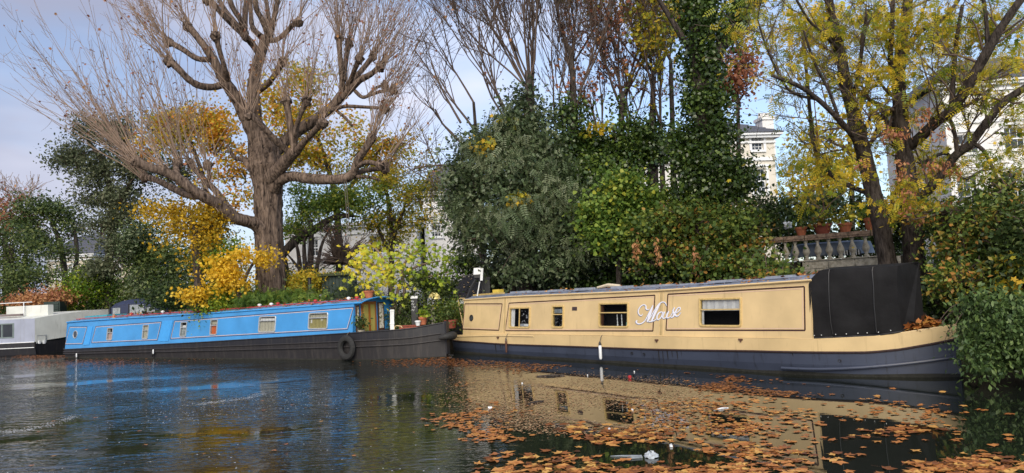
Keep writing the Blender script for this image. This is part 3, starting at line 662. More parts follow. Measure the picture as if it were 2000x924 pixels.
# lettering: pen strokes on the cabin side
def stroke_mesh(mb, pts, wd, proud, off=(0, 0)):
    q = crom([(x, y, w_) for (x, y), w_ in zip(pts, wd)], 6); e = []
    for i in range(len(q)):
        t_ = q[min(i+1, len(q)-1), :2]-q[max(i-1, 0), :2]; t_ = t_/(np.hypot(*t_)+1e-9); n_ = np.array([-t_[1], t_[0]])
        pr_ = []
        for sg in (1, -1):
            xx, yy = q[i, :2]+n_*sg*q[i, 2]/2; s_, z_ = CF.px(1220+xx/9.243, 560+yy/9.243, .17)
            s_ += off[0]; z_ += off[1]; pr_.append(CF.P(s_, c_t(s_, z_)-proud, z_))
        e.append(pr_)
    mb.grid([[a[0] for a in e], [a[1] for a in e]])
LET = [
 [([(338, 490), (318, 520), (282, 505), (258, 455), (268, 395), (305, 345), (350, 325), (388, 345), (395, 395), (425, 415), (455, 400)], [6, 12, 13, 14, 14, 13, 12, 16, 20, 10, 6]),
  ([(250, 605), (233, 625), (248, 655), (290, 668), (345, 650), (395, 600), (440, 500), (480, 410), (515, 335)], [14, 20, 16, 14, 14, 13, 12, 12, 10]),
  ([(515, 335), (492, 420), (465, 520), (432, 632)], [12, 26, 34, 20]),
  ([(432, 632), (480, 560), (530, 460), (580, 370), (630, 305), (685, 275), (735, 290), (765, 345)], [10, 10, 11, 12, 13, 13, 11, 6]),
  ([(648, 290), (600, 390), (560, 480), (520, 590), (500, 625)], [14, 28, 34, 26, 12]),
  ([(455, 628), (510, 622), (560, 605), (600, 580)], [12, 14, 12, 8])],
 [([(690, 455), (650, 460), (612, 500), (600, 550), (618, 590), (655, 575), (685, 530), (700, 480), (690, 455), (720, 470)], [12, 16, 20, 20, 14, 14, 18, 16, 12, 6])],
 [([(735, 450), (712, 500), (705, 550), (728, 572), (765, 545), (795, 490), (808, 440)], [18, 22, 18, 12, 10, 12, 14]),
  ([(808, 440), (782, 500), (780, 550), (805, 562), (840, 540)], [16, 22, 18, 12, 8])],
 [([(840, 540), (880, 460), (905, 372)], [8, 10, 12]), ([(905, 385), (885, 430), (905, 480), (898, 530), (865, 552), (838, 540)], [10, 20, 24, 22, 12, 8]), ([(895, 535), (930, 500)], [10, 8])],
 [([(925, 480), (970, 455), (1008, 415), (1008, 380), (980, 375), (948, 410), (928, 470), (935, 515), (970, 528), (1005, 500), (1030, 460)], [10, 12, 14, 14, 12, 18, 26, 22, 14, 10, 6])],
]
for lt in LET:
    mb = MB()
    for i, (p, w_) in enumerate(lt): stroke_mesh(mb, p, [v*1.2+2 for v in w_], .010+.0006*i)
    o = mb.build('letter', M['letter'], boat)
    mb = MB()
    for i, (p, w_) in enumerate(lt): stroke_mesh(mb, p, [v*1.2+8 for v in w_], .0065+.0005*i, (-.010, -.008))
    mb.build('letter_shadow', M['letsh'], o)
for px_, wd, ln_ in ((968, .05, .22), (978, .03, .16), (982, .02, .2), (1286, .03, .26), (1294, .02, .34), (1303, .035, .22), (1312, .02, .15), (1322, .03, .2), (1330, .015, .12), (1190, .012, .1), (1545, .03, .10), (1120, .01, .08)):
    s, z = CF.px(px_, 686); zt_ = c_band(s)-.005; mb = MB()
    mb.face([CF.P(s-wd/2, BM/2-c_hb(s)*.995-.006, zt_), CF.P(s+wd/2, BM/2-c_hb(s)*.995-.006, zt_), CF.P(s+wd*.35, BM/2-c_hb(s)*.985-.006, zt_-ln_*.6), CF.P(s+wd*.1, BM/2-c_hb(s)*.98-.008, zt_-ln_), CF.P(s-wd*.3, BM/2-c_hb(s)*.985-.006, zt_-ln_*.7)]); mb.build('tar_drip', M['drip'], boat)
# black canvas hood over the fore end
cn_s = lambda x, y, t=.1: CF.px(x, y, t)
h0, h1 = cn_s(1580, 600)[0]-.02, cn_s(1748, 600, .40)[0]; zt0, zt1 = cn_s(1600, 526, .35)[1], cn_s(1762, 516, .40)[1]
mb = MB(); rows = []; nS = 48
for i in range(nS+1):
    f = i/nS; s = h0+(h1-h0)*f; top = zt0+(zt1-zt0)*f
    if f < .13: top = c_top(sC1)+.0+(top-c_top(sC1)-.0)*(f/.13)**.9
    bz_ = c_gun(s)+.02; seam = -.012 if abs(f-.25) < .012 or abs(f-.77) < .012 else 0
    cw_ = .5*(c_hb(s)-1.05)*0; ins = (1.05-c_hb(s))*.85; row = []
    hh_ = top-bz_
    for t_, z_ in ((.10, bz_), (.085, bz_+.05), (.075, bz_+.22*hh_), (.07, bz_+.45*hh_), (.085, bz_+.7*hh_), (.115, top-.09), (.16, top-.02), (.5, top+.01), (1.05, top+.03)):
        pf = (f/.25 if f < .25 else (f-.25)/.52 if f < .77 else (f-.77)/.23); wv = .014*math.sin(f*15+z_*6)+.008*math.sin(f*41-z_*11)+.035*math.sin(math.pi*pf)*math.sin(math.pi*min(1, max(0, (z_-bz_)/hh_)))+.010*math.sin(z_*23+f*7)*(z_ < bz_+.4)
        row.append(CF.P(s, t_+ins+wv-seam, min(z_, top+.08)))
    far = [CF.P(s, BM-t_-ins, z_) for t_, z_ in ((.5, top+.01), (.16, top-.02), (.1, bz_))]
    rows.append(row+far)
mb.grid([list(r) for r in rows]); mb.face(rows[0][::-1])
s_e = h1; e2 = [CF.P(s_e+.42*(1-j/7)**1.0*(1 if j < 7 else 0), *( (BM*.5-(BM*.5-.16-(1.05-c_hb(s_e))*.85)*(1 if 1 else 0), 0) )) for j in range(8)]
base_l = CF.P(h1+.10, .80, c_gun(h1)+.05); base_r = CF.P(h1+.10, BM-.80, c_gun(h1)+.05)
last = rows[-1]; mid = len(last)//2
mb.face([last[0], base_l, last[8]]); mb.face([last[8], base_l, base_r]); mb.face([last[8], base_r, last[-1]]); mb.face([last[8], last[-1], last[-2], last[-3]])
for j in range(7): mb.face([last[j], last[8], last[j+1]])
mb.build('canvas_hood', M['canvas'], boat, True)
mb = MB()
for fx in (.25, .77):
    i = int(fx*nS); mb.tube([np.array(p)-np.array([CF.n[0], CF.n[1], 0])*.010 for p in rows[i][1:8]], .009, 5)
mb.tube([np.array(r[0])-np.array([CF.n[0], CF.n[1], 0])*.01 for r in rows], .014, 5)
mb.build('canvas_seam', M['black'], boat, True)
mb = MB()
for f in (.06, .14, .30, .42, .55, .66, .78, .9):
    r = rows[int(f*nS)]; mb.lathe(np.array(r[1])-np.array([CF.n[0], CF.n[1], 0])*.012, [(.009, -.008), (.011, 0), (.009, .008)], 8)
mb.build('press_stud', M['steel'], boat)
# stern: swan neck tiller, roof plank, fittings
mb = MB(); a = CF.px(894, 584, .95); c = CF.px(909, 655, .95)
pt = [CF.P(*[CF.px(x, y, .6)[0], .6, CF.px(x, y, .6)[1]]) for x, y in ((908, 583), (899, 582.5), (895, 586), (896, 594), (901, 618), (907, 648))]
mb.tube(pt, [.016, .016, .018, .02, .022, .024], 8); mb.build('tiller', M['cream_plain'], boat, True)
mb = MB(); mb.box(lambda a, b2, c: CF.P(a, b2, c_top(a)+c), (sC0+.05, .5, .10), (sC0+1.3, .75, .15)); mb.build('roof_plank', mk('yellow_plank', (.50, .36, .13), .7, .25, 9, .2), boat)
for px_, py_ in ((973, 659), (1283, 664), (1447, 663)):
    s, z = CF.px(px_, py_); mb = MB(); mb.box(lambda a, b2, c: CF.P(a, b2, c), (s-.045, -.025, z-.015), (s+.045, -.002, z+.015)); mb.box(lambda a, b2, c: CF.P(a, b2, c), (s-.02, -.02, z-.05), (s+.012, -.003, z-.017)); mb.build('fairlead', M['hinge'], boat)
for px_, py_ in ((1234, 690), (1258, 692), (1640, 705)):
    mb = MB(); s, z = CF.px(px_, py_); A = np.linspace(0, 2*math.pi, 13)[:-1]
    mb.grid([[CF.P(s+.035*math.cos(a), -.001, z+.03*math.sin(a)) for a in A], [CF.P(s+.032*math.cos(a), -.012, z+.027*math.sin(a)) for a in A], [CF.P(s+.018*math.cos(a), -.008, z+.016*math.sin(a)) for a in A]], True)
    mb.build('drain_outlet', M['black'], boat)
M['slab'] = mk('faded_slab', (.25, .28, .34), .8, .3, 6, .2)
for i in range(9):                                     # roof clutter: mats, hatch slabs
    mb = MB()
    s = sC0+1.6+i*1.03+random.uniform(-.2, .2); w_ = random.uniform(.2, .45); t0 = random.uniform(.3, .7)
    mb.box(lambda a, b2, c: CF.P(a+.1*b2, b2, c_top(a)+c), (s, t0, .07), (s+w_*1.4, t0+w_, .115+random.uniform(0, .03)))
    mb.build('roof_slab', M['slab'], boat)
mb = MB(); mb.tube([CF.P(s, .34, c_top(s)+.08) for s in np.linspace(sC0+.2, sC1-.3, 12)], .014, 6)
for s in np.linspace(sC0+.4, sC1-.5, 8): mb.tube([CF.P(s, .34, c_top(s)+.0), CF.P(s, .34, c_top(s)+.08)], .012, 6)
mb.build('handrail', M['roofgrey'], boat, True)
s = CF.px(1187, 562, .6)[0]
tag_lbl = []
mb = MB(); mb.tube([CF.P(s-.35, .6, c_top(s)+.13), CF.P(s, .62, c_top(s)+.18), CF.P(s+.35, .66, c_top(s)+.15)], [.03, .045, .03], 7)
o = mb.build('rolled_cloth', mk('cream_cloth', (.6, .52, .38), .9), None, True, CF.P(s, .6, c_top(s)+.12)); tag(o, 'small rolled cream cloth lying on the roof above the third window of the cream boat', 'cloth')
sx0 = CF.px(973, 570, 1.0)
mb = MB(); mb.box(lambda a, b2, c: CF.P(a, b2, c), (sx0[0]-.15, .9, sx0[1]-.055), (sx0[0]+.15, 1.1, sx0[1]+.075)); mb.mi = 1
mb.box(lambda a, b2, c: CF.P(a, b2, c), (sx0[0]-.16, .89, sx0[1]-.12), (sx0[0]+.16, 1.11, sx0[1]-.057))
o = mb.build('plastic_box', [M['lampy'], M['wood_in']], None, False, CF.P(sx0[0], 1, sx0[1]-.12)); tag(o, 'bright yellow plastic box on the stern roof of the cream boat', 'box')
def fender(px_, py0, py1, r, m_, lab, cap_):
    s, z1_ = CF.px(px_, py0, -.07); _, z0_ = CF.px(px_, py1, -.07); zg = c_gun(s)
    t = thing('boat_fender', CF.P(s, -.07, z0_), lab, 'fender')
    mb = MB(); mb.lathe(CF.P(s, -.03-r, z0_), [(r*.5, 0), (r, .03), (r, z1_-z0_-.05), (r*.55, z1_-z0_)], 12); mb.build('fender_body', m_, t, True)
    mb = MB(); mb.lathe(CF.P(s, -.03-r, z1_-.03), [(r*.9, 0), (r*.8, .05), (r*.3, .09)], 10); mb.build('fender_cap', cap_, t, True)
    mb = MB(); mb.tube([CF.P(s, -.03-r, z1_+.04), CF.P(s+.01, -.03, zg-.02), CF.P(s, .03, zg+.03)], .009, 6); mb.build('rope', M['rope'], t, True)
fender(1171.5, 672, 702, .038, M['white'], 'white tubular fender hanging from a rope on the cream boat side', M['black'])
fender(987.5, 664, 689, .030, M['hinge'], 'thin brown fender hanging near the stern of the cream boat', M['rope'])
# leaves lying on the cream boat
def drift(name, P, size, parent=None, mat='float', lab=None, tpl='lobed', cat=None):
    o = leaves(name, P, M[mat], parent, size, None, tpl, up=1.3, kind='stuff')
    if parent is None: tag(o, lab, cat)
    return o
n = 420; ss_ = sC0+1.2+(sC1-sC0-1.2)*RNG.uniform(0, 1, n)**.6; tt = RNG.uniform(.2, 1.5, n)
drift('fallen_leaves', [CF.P(a, b2, c_top(a)+.02+.1*math.sin(math.pi*(b2-.185)/1.73)+.01) for a, b2 in zip(ss_, tt)], .085, lab='scatter of fallen brown leaves along the roof of the cream boat', cat='leaves')
n = 420; ss_ = RNG.uniform(h1-.05, 13.1, n); tt = 1.05+RNG.uniform(-.8, .8, n)*np.array([c_hb(s) for s in ss_])
mound = [CF.P(a, b2, c_gun(a)+.02+abs(RNG.normal())*.05) for a, b2 in zip(ss_, tt)]
drift('fallen_leaves', mound, .12, lab='heap of orange fallen leaves on the foredeck behind the black hood', cat='leaves')
# ================================================================ THE BLUE NARROWBOAT
BF = Frame(wat(125, 699), wat(690, 704))
bb = thing('narrowboat', BF.P(9, 1.05, 0), 'bright blue narrowboat with black hull, red roof rail and wooden front doors', 'narrowboat')
def b_hb(s):
    if s > 14.9: return 1.05*max(.04, 1-((s-14.9)/3.22)**2.8)
    if s < .5: return 1.05*(.82+.18*max(0, (s+.35)/.85)**.5)
    return 1.05
b_gun = lin([-.4, 0, 8.7, 15.4, 17.2, 17.8, 18.2], [.34, .33, .575, .80, .86, .95, 1.02])
S = [-.35, -.2, 0, .25, .5]+list(np.arange(1.2, 14.9, 1.0))+list(np.linspace(14.9, 18.05, 20))
mb = MB(); dz = lambda s: (b_gun(s)-.33)
hull_mesh(BF, mb, 2.1, S, b_hb, [(lambda s: -.5+max(0, s-16)*.3, .6), (lambda s: -.02+0*s, .95), (lambda s: .04+.008*math.sin(s*2.3), .957), (lambda s: b_gun(s)*.52-.02, .985), (lambda s: b_gun(s)*.70, .995), (lambda s: b_gun(s)-.01, 1.0), (lambda s: b_gun(s)+.01, .975)], [0, 2, 0, 0, 1, 1])
mb.mi = 1; deck(BF, mb, 2.1, S[:-6], b_hb, lambda s: b_gun(s)-(.18 if s > 15.6 else -.002))
mb.build('hull', [M['hullgrey'], M['hullblack'], M['grime']], bb, True)
for fr_, s_a in ((.52, -.3), (.70, -.3)):
    mb = MB(); mb.tube([BF.P(s, 1.05-b_hb(s)*.99-.01, b_gun(s)*fr_+(0 if fr_ > .6 else -.02)) for s in np.linspace(s_a, 17.95, 50)], .024, 6); mb.build('rubbing_strake', M['hullgrey'], bb, True)
mb = MB(); mb.tube([BF.P(s, 1.05-b_hb(s), b_gun(s)) for s in np.linspace(-.33, 18.0, 56)], .022, 6); mb.tube([BF.P(s, 1.05+b_hb(s), b_gun(s)) for s in np.linspace(-.33, 18.0, 56)], .022, 6); mb.build('gunwale_edge', M['hullblack'], bb, True)
mb = MB(); mb.box(lambda a, b2, c: BF.P(a, b2, c), (18.0, .98, .1), (18.10, 1.12, 1.03)); mb.build('stem_post', M['hullblack'], bb)
mb = MB(); mb.tube([BF.P(18.0+.24*math.sin(a), 1.05-.3*math.cos(a), .56+.05*math.sin(a)) for a in np.linspace(0, math.pi, 9)], [.04, .07, .09, .11, .12, .11, .09, .07, .04], 10); mb.build('bow_fender', M['rubber'], bb, True)
b_t = lambda s, z: .09+.12*(z-b_gun(s))
b_bot = lambda s: b_gun(s)+.01
b_top = lin([0, 1.2, 8.7, 15.5], [1.40, 1.44, 1.535, 1.67])
bw = [rect(BF, (210, 640.4), (221, 664.6)), rect(BF, (279.4, 634.4), (291, 662)), rect(BF, (353, 629), (365.8, 657.6)), rect(BF, (411.5, 624.2), (426, 654)), rect(BF, (506, 618), (540.3, 649)), rect(BF, (603, 611), (642.4, 642.5))]
sB0 = BF.px(129, 660, .14)[0]; sB1 = BF.px(690, 620, .14)[0]
mb = MB(); cabin_side(BF, mb, sB0, sB1, b_bot, b_top, b_t, [shr(r, .02) for r in bw])
for a in np.linspace(sB0, sB1, 13)[:-1]:
    d = (sB1-sB0)/12; mb.face([BF.P(a, 2.1-b_t(a, .6), b_bot(a)), BF.P(a, 2.1-b_t(a, 1.5), b_top(a)), BF.P(a+d, 2.1-b_t(a+d, 1.5), b_top(a+d)), BF.P(a+d, 2.1-b_t(a+d, .6), b_bot(a+d))])
def bend_prof(s, n=11, dt=0): return [BF.P(s, .19+dt+(1.72-2*dt)*q_, b_top(s)+.015+.13*math.sin(math.pi*q_)**.85) for q_ in np.linspace(0, 1, n)]
mb.face([BF.P(sB0, .1, b_bot(sB0))]+bend_prof(sB0)+[BF.P(sB0, 2.0, b_bot(sB0))])
mb.build('cabin', M['blue'], bb)
mb = MB(); mb.grid([bend_prof(s) for s in np.linspace(sB0-.04, sB1+.30, 20)]); mb.build('roof', mk('dusty_blue_roof', (.10, .22, .36), .6, .3, 4, .1, col2=(.12, .08, .05), thr=(.35, .5)), bb, True)
mb = MB()
for q_ in (.19, 1.91): mb.tube([BF.P(s, q_, b_top(s)+.005) for s in np.linspace(sB0-.04, sB1+.30, 20)], .026, 6)
pr_ = bend_prof(sB1+.30); mb.tube(pr_, .022, 6)
mb.build('roof_edge', M['blue_trim'], bb, True)
mb = MB(); mb.tube([BF.P(s, .36, b_top(s)+.105) for s in np.linspace(sB0+.35, sB1+.15, 22)], .016, 6)
for s in np.linspace(sB0+.6, sB1, 15): mb.tube([BF.P(s, .36, b_top(s)+.03), BF.P(s, .36, b_top(s)+.105)], .014, 5)
mb.build('handrail', M['red'], bb, True)
for c4 in ([(133, 638.5), (168, 638.2), (163, 672), (128.5, 673)], [(184.6, 637.6), (313.3, 628.6), (309, 664.6), (180, 670)], [(338.5, 627), (689, 600), (681, 643.5), (334.5, 662.4)]):
    loop_line(BF, bb, [BF.px(x, y, .14) for x, y in c4], b_t, .018, .014, .022)
for c4 in ([(169.3, 638.6), (179.5, 637.8), (176.5, 673.2), (165, 674.2)], [(316, 627.5), (336, 626.2), (331, 665.8), (311.5, 667.0)]):
    q = [BF.px(x, y, .14) for x, y in c4]; mb = MB()
    mb.grid([[BF.P(s, b_t(s, z)-d, z) for s, z in q] for d in (.001, .018)], True); mb.face([BF.P(s, b_t(s, z)-.018, z) for s, z in q]); mb.build('side_hatch', M['blue_trim'], bb)
s, z = BF.px(146.3, 653.4, .14); porthole(BF, bb, s, z, b_t, .16, .125, M['steel'])
window(BF, bb, *bw[0], b_t, M['steel'], ('h', .62), False, .03, .05, [(0, 0, 1, .62, 'pinkblind'), (0, .62, .3, 1, 'curtain_tan')])
window(BF, bb, *bw[1], b_t, M['steel'], ('h', .62), False, .03, .05, [(0, 0, 1, .95, 'curtain_tan')])
window(BF, bb, *bw[2], b_t, M['steel'], ('h', .62), False, .03, .05, [(0, 0, 1, .6, 'clear'), (.05, .55, .95, .8, 'curtain')])
window(BF, bb, *bw[3], b_t, M['steel'], ('h', .62), False, .03, .05, [(0, 0, 1, .62, 'orange'), (0, .68, 1, .92, 'curtain_tan')])
window(BF, bb, *bw[4], b_t, M['steel'], ('h', .72), True, .035, .07, [(0, 0, 1, .70, 'curtain_tan'), (0, .74, 1, .93, 'curtain')])
window(BF, bb, *bw[5], b_t, M['steel'], ('h', .68), True, .035, .07, [(0, 0, 1, .66, 'curtain_yel'), (0, .72, 1, .95, 'curtain_tan'), (.02, .35, .12, .62, 'curtain'), (.55, .5, .75, .64, 'curtain')])
# front bulkhead with doors and side lights
fs = sB1-.02
def fpx(x, y): return BF.pxs(x, y, fs)
mb = MB(); mb.face([BF.P(fs, .10, b_bot(fs)-.2)]+[BF.P(fs, *(lambda p: (p[0], p[1]))((.19+1.72*q_, b_top(fs)+.01+.13*math.sin(math.pi*q_)**.85)) ) for q_ in np.linspace(0, 1, 11)]+[BF.P(fs, 2.0, b_bot(fs)-.2)]); mb.build('front_bulkhead', M['blue_trim'], bb)
FPt = lambda a, b2, c: BF.P(fs+b2, a, c)
def fbox(name, x0, y0, x1, y1, d0, d1, mat, parent, inset=0):
    a, c = fpx(x0, y0), fpx(x1, y1); mb = MB(); mb.box(FPt, (a[0]+inset, d0, c[1]+inset), (c[0]-inset, d1, a[1]-inset)); return mb.build(name, mat, parent)
dr = fbox('door_frame', 704, 590, 735, 650, .002, .035, M['wood'], bb)
fbox('door_panel', 708, 595, 718.5, 646, .036, .045, M['panelyel'], dr); fbox('door_panel', 721.5, 594.5, 731, 646, .036, .045, M['panelyel'], dr)
fbox('door_stile', 718.8, 592, 721.2, 648, .036, .055, M['wood'], dr)
for x0, x1, y0, y1 in ((693.5, 702, 597, 648), (736.5, 750, 590.5, 643)):
    sl_ = fbox('side_light', x0, y0, x1, y1, .002, .03, M['wood_in'], bb); fbox('patterned_panel', x0+2, y0+2.5, x1-2, y1-3, .031, .038, M['floral'], sl_)
def mushroom(Fr, s, t, z, m_, par, r=.07):
    mb = MB(); mb.lathe(Fr.P(s, t, z), [(r*.55, 0), (r*.55, .045), (r, .05), (r*.95, .075), (r*.5, .10), (.01, .108)], 12); mb.build('mushroom_vent', m_, par, True)
for x, y, m_ in ((257, 620, 'red'), (318, 613, 'white'), (388, 607, 'white'), (424, 604, 'red'), (473, 601, 'red'), (507, 598, 'white'), (530, 597, 'white'), (543, 596, 'red'), (616, 590, 'red'), (681, 583, 'white'), (697, 583, 'red')):
    s, z = BF.px(x, y, .62); mushroom(BF, s, .62, b_top(s)+.105, M[m_], bb)
mb = MB(); mb.box(lambda a, b2, c: BF.P(a, b2, b_top(a)+c), (sB0+.35, .7, .12), (sB0+1.9, 1.5, .20)); mb.build('sliding_hatch', mk('turquoise_hatch', (.05, .30, .38), .5, .2), bb)
n = 420; ss_ = RNG.uniform(sB0+2.2, sB1, n); tt = RNG.uniform(.25, 1.5, n)
drift('fallen_leaves', [BF.P(a, b2, b_top(a)+.03+.13*math.sin(math.pi*(b2-.19)/1.72)+.01) for a, b2 in zip(ss_, tt)], .11, lab='scatter of fallen brown leaves along the roof of the blue boat', cat='leaves')
# tyre fender
s, z = BF.px(675.6, 679.4, -.12); tt_ = thing('tyre_fender', BF.P(s, -.1, z-.33), 'old black car tyre hung as a fender near the bow of the blue boat', 'tyre')
mb = MB(); rows = []
for i in range(28):
    a = 2*math.pi*i/28; row = []
    for ph, kx in ((0, 0), (50, 0), (90, 0), (130, 0), (180, 0), (230, 0), (270, 0), (310, 0)):
        rr = .245+.085*math.cos(math.radians(ph)); dd = .075*math.sin(math.radians(ph))
        row.append(BF.P(s+rr*math.cos(a), -.10+dd, z+rr*math.sin(a)*1.12))
    rows.append(row)
rows.append(rows[0]); mb.grid(rows, True); mb.build('tyre_wall', M['rubber'], tt_, True)
mb = MB(); mb.tube([BF.P(s, -.1, z+.3), BF.P(s+.02, -.05, b_gun(s)-.01), BF.P(s+.02, .04, b_gun(s)+.03)], .012, 6); mb.build('rope', M['rope'], tt_, True)
# two small dark mooring fenders by the stern
for k, (px_, py_, lab) in enumerate(((148, 697, 'small black and white fender at the stern waterline of the blue boat'), (297.5, 690, 'small white tipped black fender hanging mid way along the blue hull'))):
    s, z = BF.px(px_, py_, -.06); o = thing('boat_fender', BF.P(s, -.06, z-.1), lab, 'fender')
    mb = MB(); mb.lathe(BF.P(s, -.07, z-.12), [(.02, 0), (.04, .03), (.04, .18), (.02, .2)], 10); mb.build('fender_body', M['black'], o, True)
    mb = MB(); mb.lathe(BF.P(s+.07, -.07, z-.02), [(.018, 0), (.025, .03), (.022, .14), (.01, .16)], 10); mb.build('fender_tip', M['white'], o, True)
mb = MB(); A_ = [BF.P(*((lambda q: (q[0], .9, q[1]))(BF.px(x, y, .9)))) for x, y in ((770, 646), (771, 638), (775, 636), (783, 637), (786, 640))]
mb.tube(A_, .014, 6); mb.build('grab_rail', M['cream_plain'], bb, True)
# ================================================================ THE GREY AND WHITE WIDE BARGE
ga = wat(68, 693); gdir = np.array([-1.0, .06]); gb = ga[:2]+gdir
GF = Frame(ga, gb)                                   # s runs to the left of the picture
GF.n = np.array([.06+.42, 1.0]); GF.n = GF.n/np.hypot(*GF.n)   # end wall runs back and to the right
bg_ = thing('wide_barge', GF.P(3, 2, 0), 'grey and off-white wide barge at the left edge with a flat raised cabin', 'barge')
def gpx(x, y): return GF.pxs(x, y, 0)
tw = 4.6
def gsolve(x, s=0):
    # t on end wall for a pixel column
    d = ray(x, 620); o = GF.A; Mx = np.array([[GF.n[0], -d[0]], [GF.n[1], -d[1]]]); q = np.linalg.solve(Mx, -o); return q[0]
t212 = gsolve(212)
zg = lambda x, y, t: float(((ray(x, y)*( (GF.A+GF.n*t)[1]/ray(x, y)[1]))[2])+CAMZ)
zb0, ztc = zg(68, 668, 0), zg(68, 622, 0)
ztr = zg(212, 604, t212)
mb = MB()
mb.mi = 0; mb.grid([[GF.P(s, t, z) for s in (0, 8)] for t, z in ((.25, -.4), (.06, .02), (.0, zb0-.25), (-.02, zb0-.24), (-.02, zb0-.02), (.0, zb0))])
for a, bq in (((.12, -.4), (0, 0)),): pass
mb.face([GF.P(.2, .25, -.4), GF.P(.2, tw, -.4), GF.P(0, tw, zb0), GF.P(0, 0, zb0)])
mb.build('hull', [M['hullblack']], bg_)
mb = MB(); mb.tube([GF.P(s, -.03, zb0) for s in (0, 8)], .02, 6); mb.tube([GF.P(s, -.03, zb0-.24) for s in (0, 8)], .018, 6); mb.build('white_strake', M['white'], bg_)
gwz = [zg(0, 690-1, 0)]
wx0, wx1 = 0.0, 0.0
mb = MB(); k = FPX/ga[1]
s26 = (68-26)/k; zt_w, zb_w = zg(10, 632, 0), zg(10, 661, 0)
hole = (s26, zb_w, 4.2, zt_w)
cabin_side(GF, mb, 0, 8, lambda s: zb0, lambda s: ztc, lambda s, z: 0.0, [hole]); mb.build('side_wall', M['lilac'], bg_)
g_t = lambda s, z: 0.0
wn = None
mb = MB()
for a, c in (((hole[0], hole[1]), (hole[2], hole[1]+.05)), ((hole[0], hole[3]-.05), (hole[2], hole[3]))): mb.box(lambda x, y, z: GF.P(x, y, z), (a[0], -.02, a[1]), (c[0], .03, c[1]))
for i in range(7): x = hole[0]+(hole[2]-hole[0]-.06)*i/6; mb.box(lambda a, b2, c: GF.P(a, b2, c), (x, -.018, hole[1]+.05), (x+.06, .03, hole[3]-.05))
wn = mb.build('window', mk('grey_green_window_frame', (.16, .20, .20), .5), bg_)
for i in range(6):
    x = hole[0]+.06+(hole[2]-hole[0]-.06)*i/6; mb = MB(); mb.box(lambda a, b2, c: GF.P(a, b2, c), (x, .012, hole[1]+.05), (x+(hole[2]-hole[0]-.06)/6-.06, .016, hole[3]-.05)); mb.build('pane', M['glassdark'], wn)
mb = MB(); arc = [(t212*q_, ztc+(ztr-ztc)*math.sin(math.pi/2*q_)**.9) for q_ in np.linspace(0, 1, 12)]
zlo = lambda t: zb0+.28*t/t212
mb.grid([[GF.P(0, t, zlo(t)) for t, z in arc], [GF.P(0, t, z) for t, z in arc]])
mb.grid([[GF.P(0, t, z) for t, z in arc], [GF.P(8, t, z) for t, z in arc]]); mb.mi = 0
mb.build('end_wall', M['offwhite'], bg_)
mb = MB(); a = zg(71, 655, gsolve(71)); 
for nm, x0, y0, x1, y1, d, m_ in (('service_hatch', 70.5, 655, 90, 671, .02, 'steel'), ('hatch_panel', 72.5, 657, 88, 669, .026, 'offwhite'), ('white_bottle', 73.5, 665.5, 77, 671.5, .05, 'white'), ('white_bottle', 82.5, 665, 86.5, 671.5, .05, 'white')):
    t0, t1 = gsolve(x0), gsolve(x1); mb = MB(); zz0, zz1 = zg(x0, y1, t0), zg(x0, y0, t0); mb.box(lambda s, t, z: GF.P(s, t, z), (-d, t0, zz0), (.0 if d < .03 else -.028, t1, zz1)); mb.build(nm, M[m_], bg_)
mb = MB(); xa, xb = (68-88)/k, (68-10)/k
z0_, z1_ = zg(50, 613, 1.2), zg(50, 597.5, 1.2)
mb.box(lambda s, t, z: GF.P(s-1.15, t, z), (1.6, 1.0, ztc-.1), (3.6, 1.25, z1_)); mb.build('raised_cabin_box', M['offwhite'], bg_)
mb = MB(); mb.box(lambda s, t, z: GF.P(s, t, z), (1.35, .6, ztc-.0), (4, .75, ztc+.10)); mb.box(lambda s, t, z: GF.P(s, t, z), (1.35, .6, ztc+.14), (4, .75, ztc+.24)); 
mb.build('slatted_planter', mk('grey_brown_slats', (.16, .13, .13), .8), bg_)
mb = MB(); mb.tube([GF.P(1.5, .9, ztc), GF.P(1.5, .9, ztc+.75)], .02, 6); mb.tube([GF.P(1.1, .9, ztc+.75), GF.P(3, .9, ztc+.75)], .018, 6); mb.build('white_rail', M['white'], bg_)
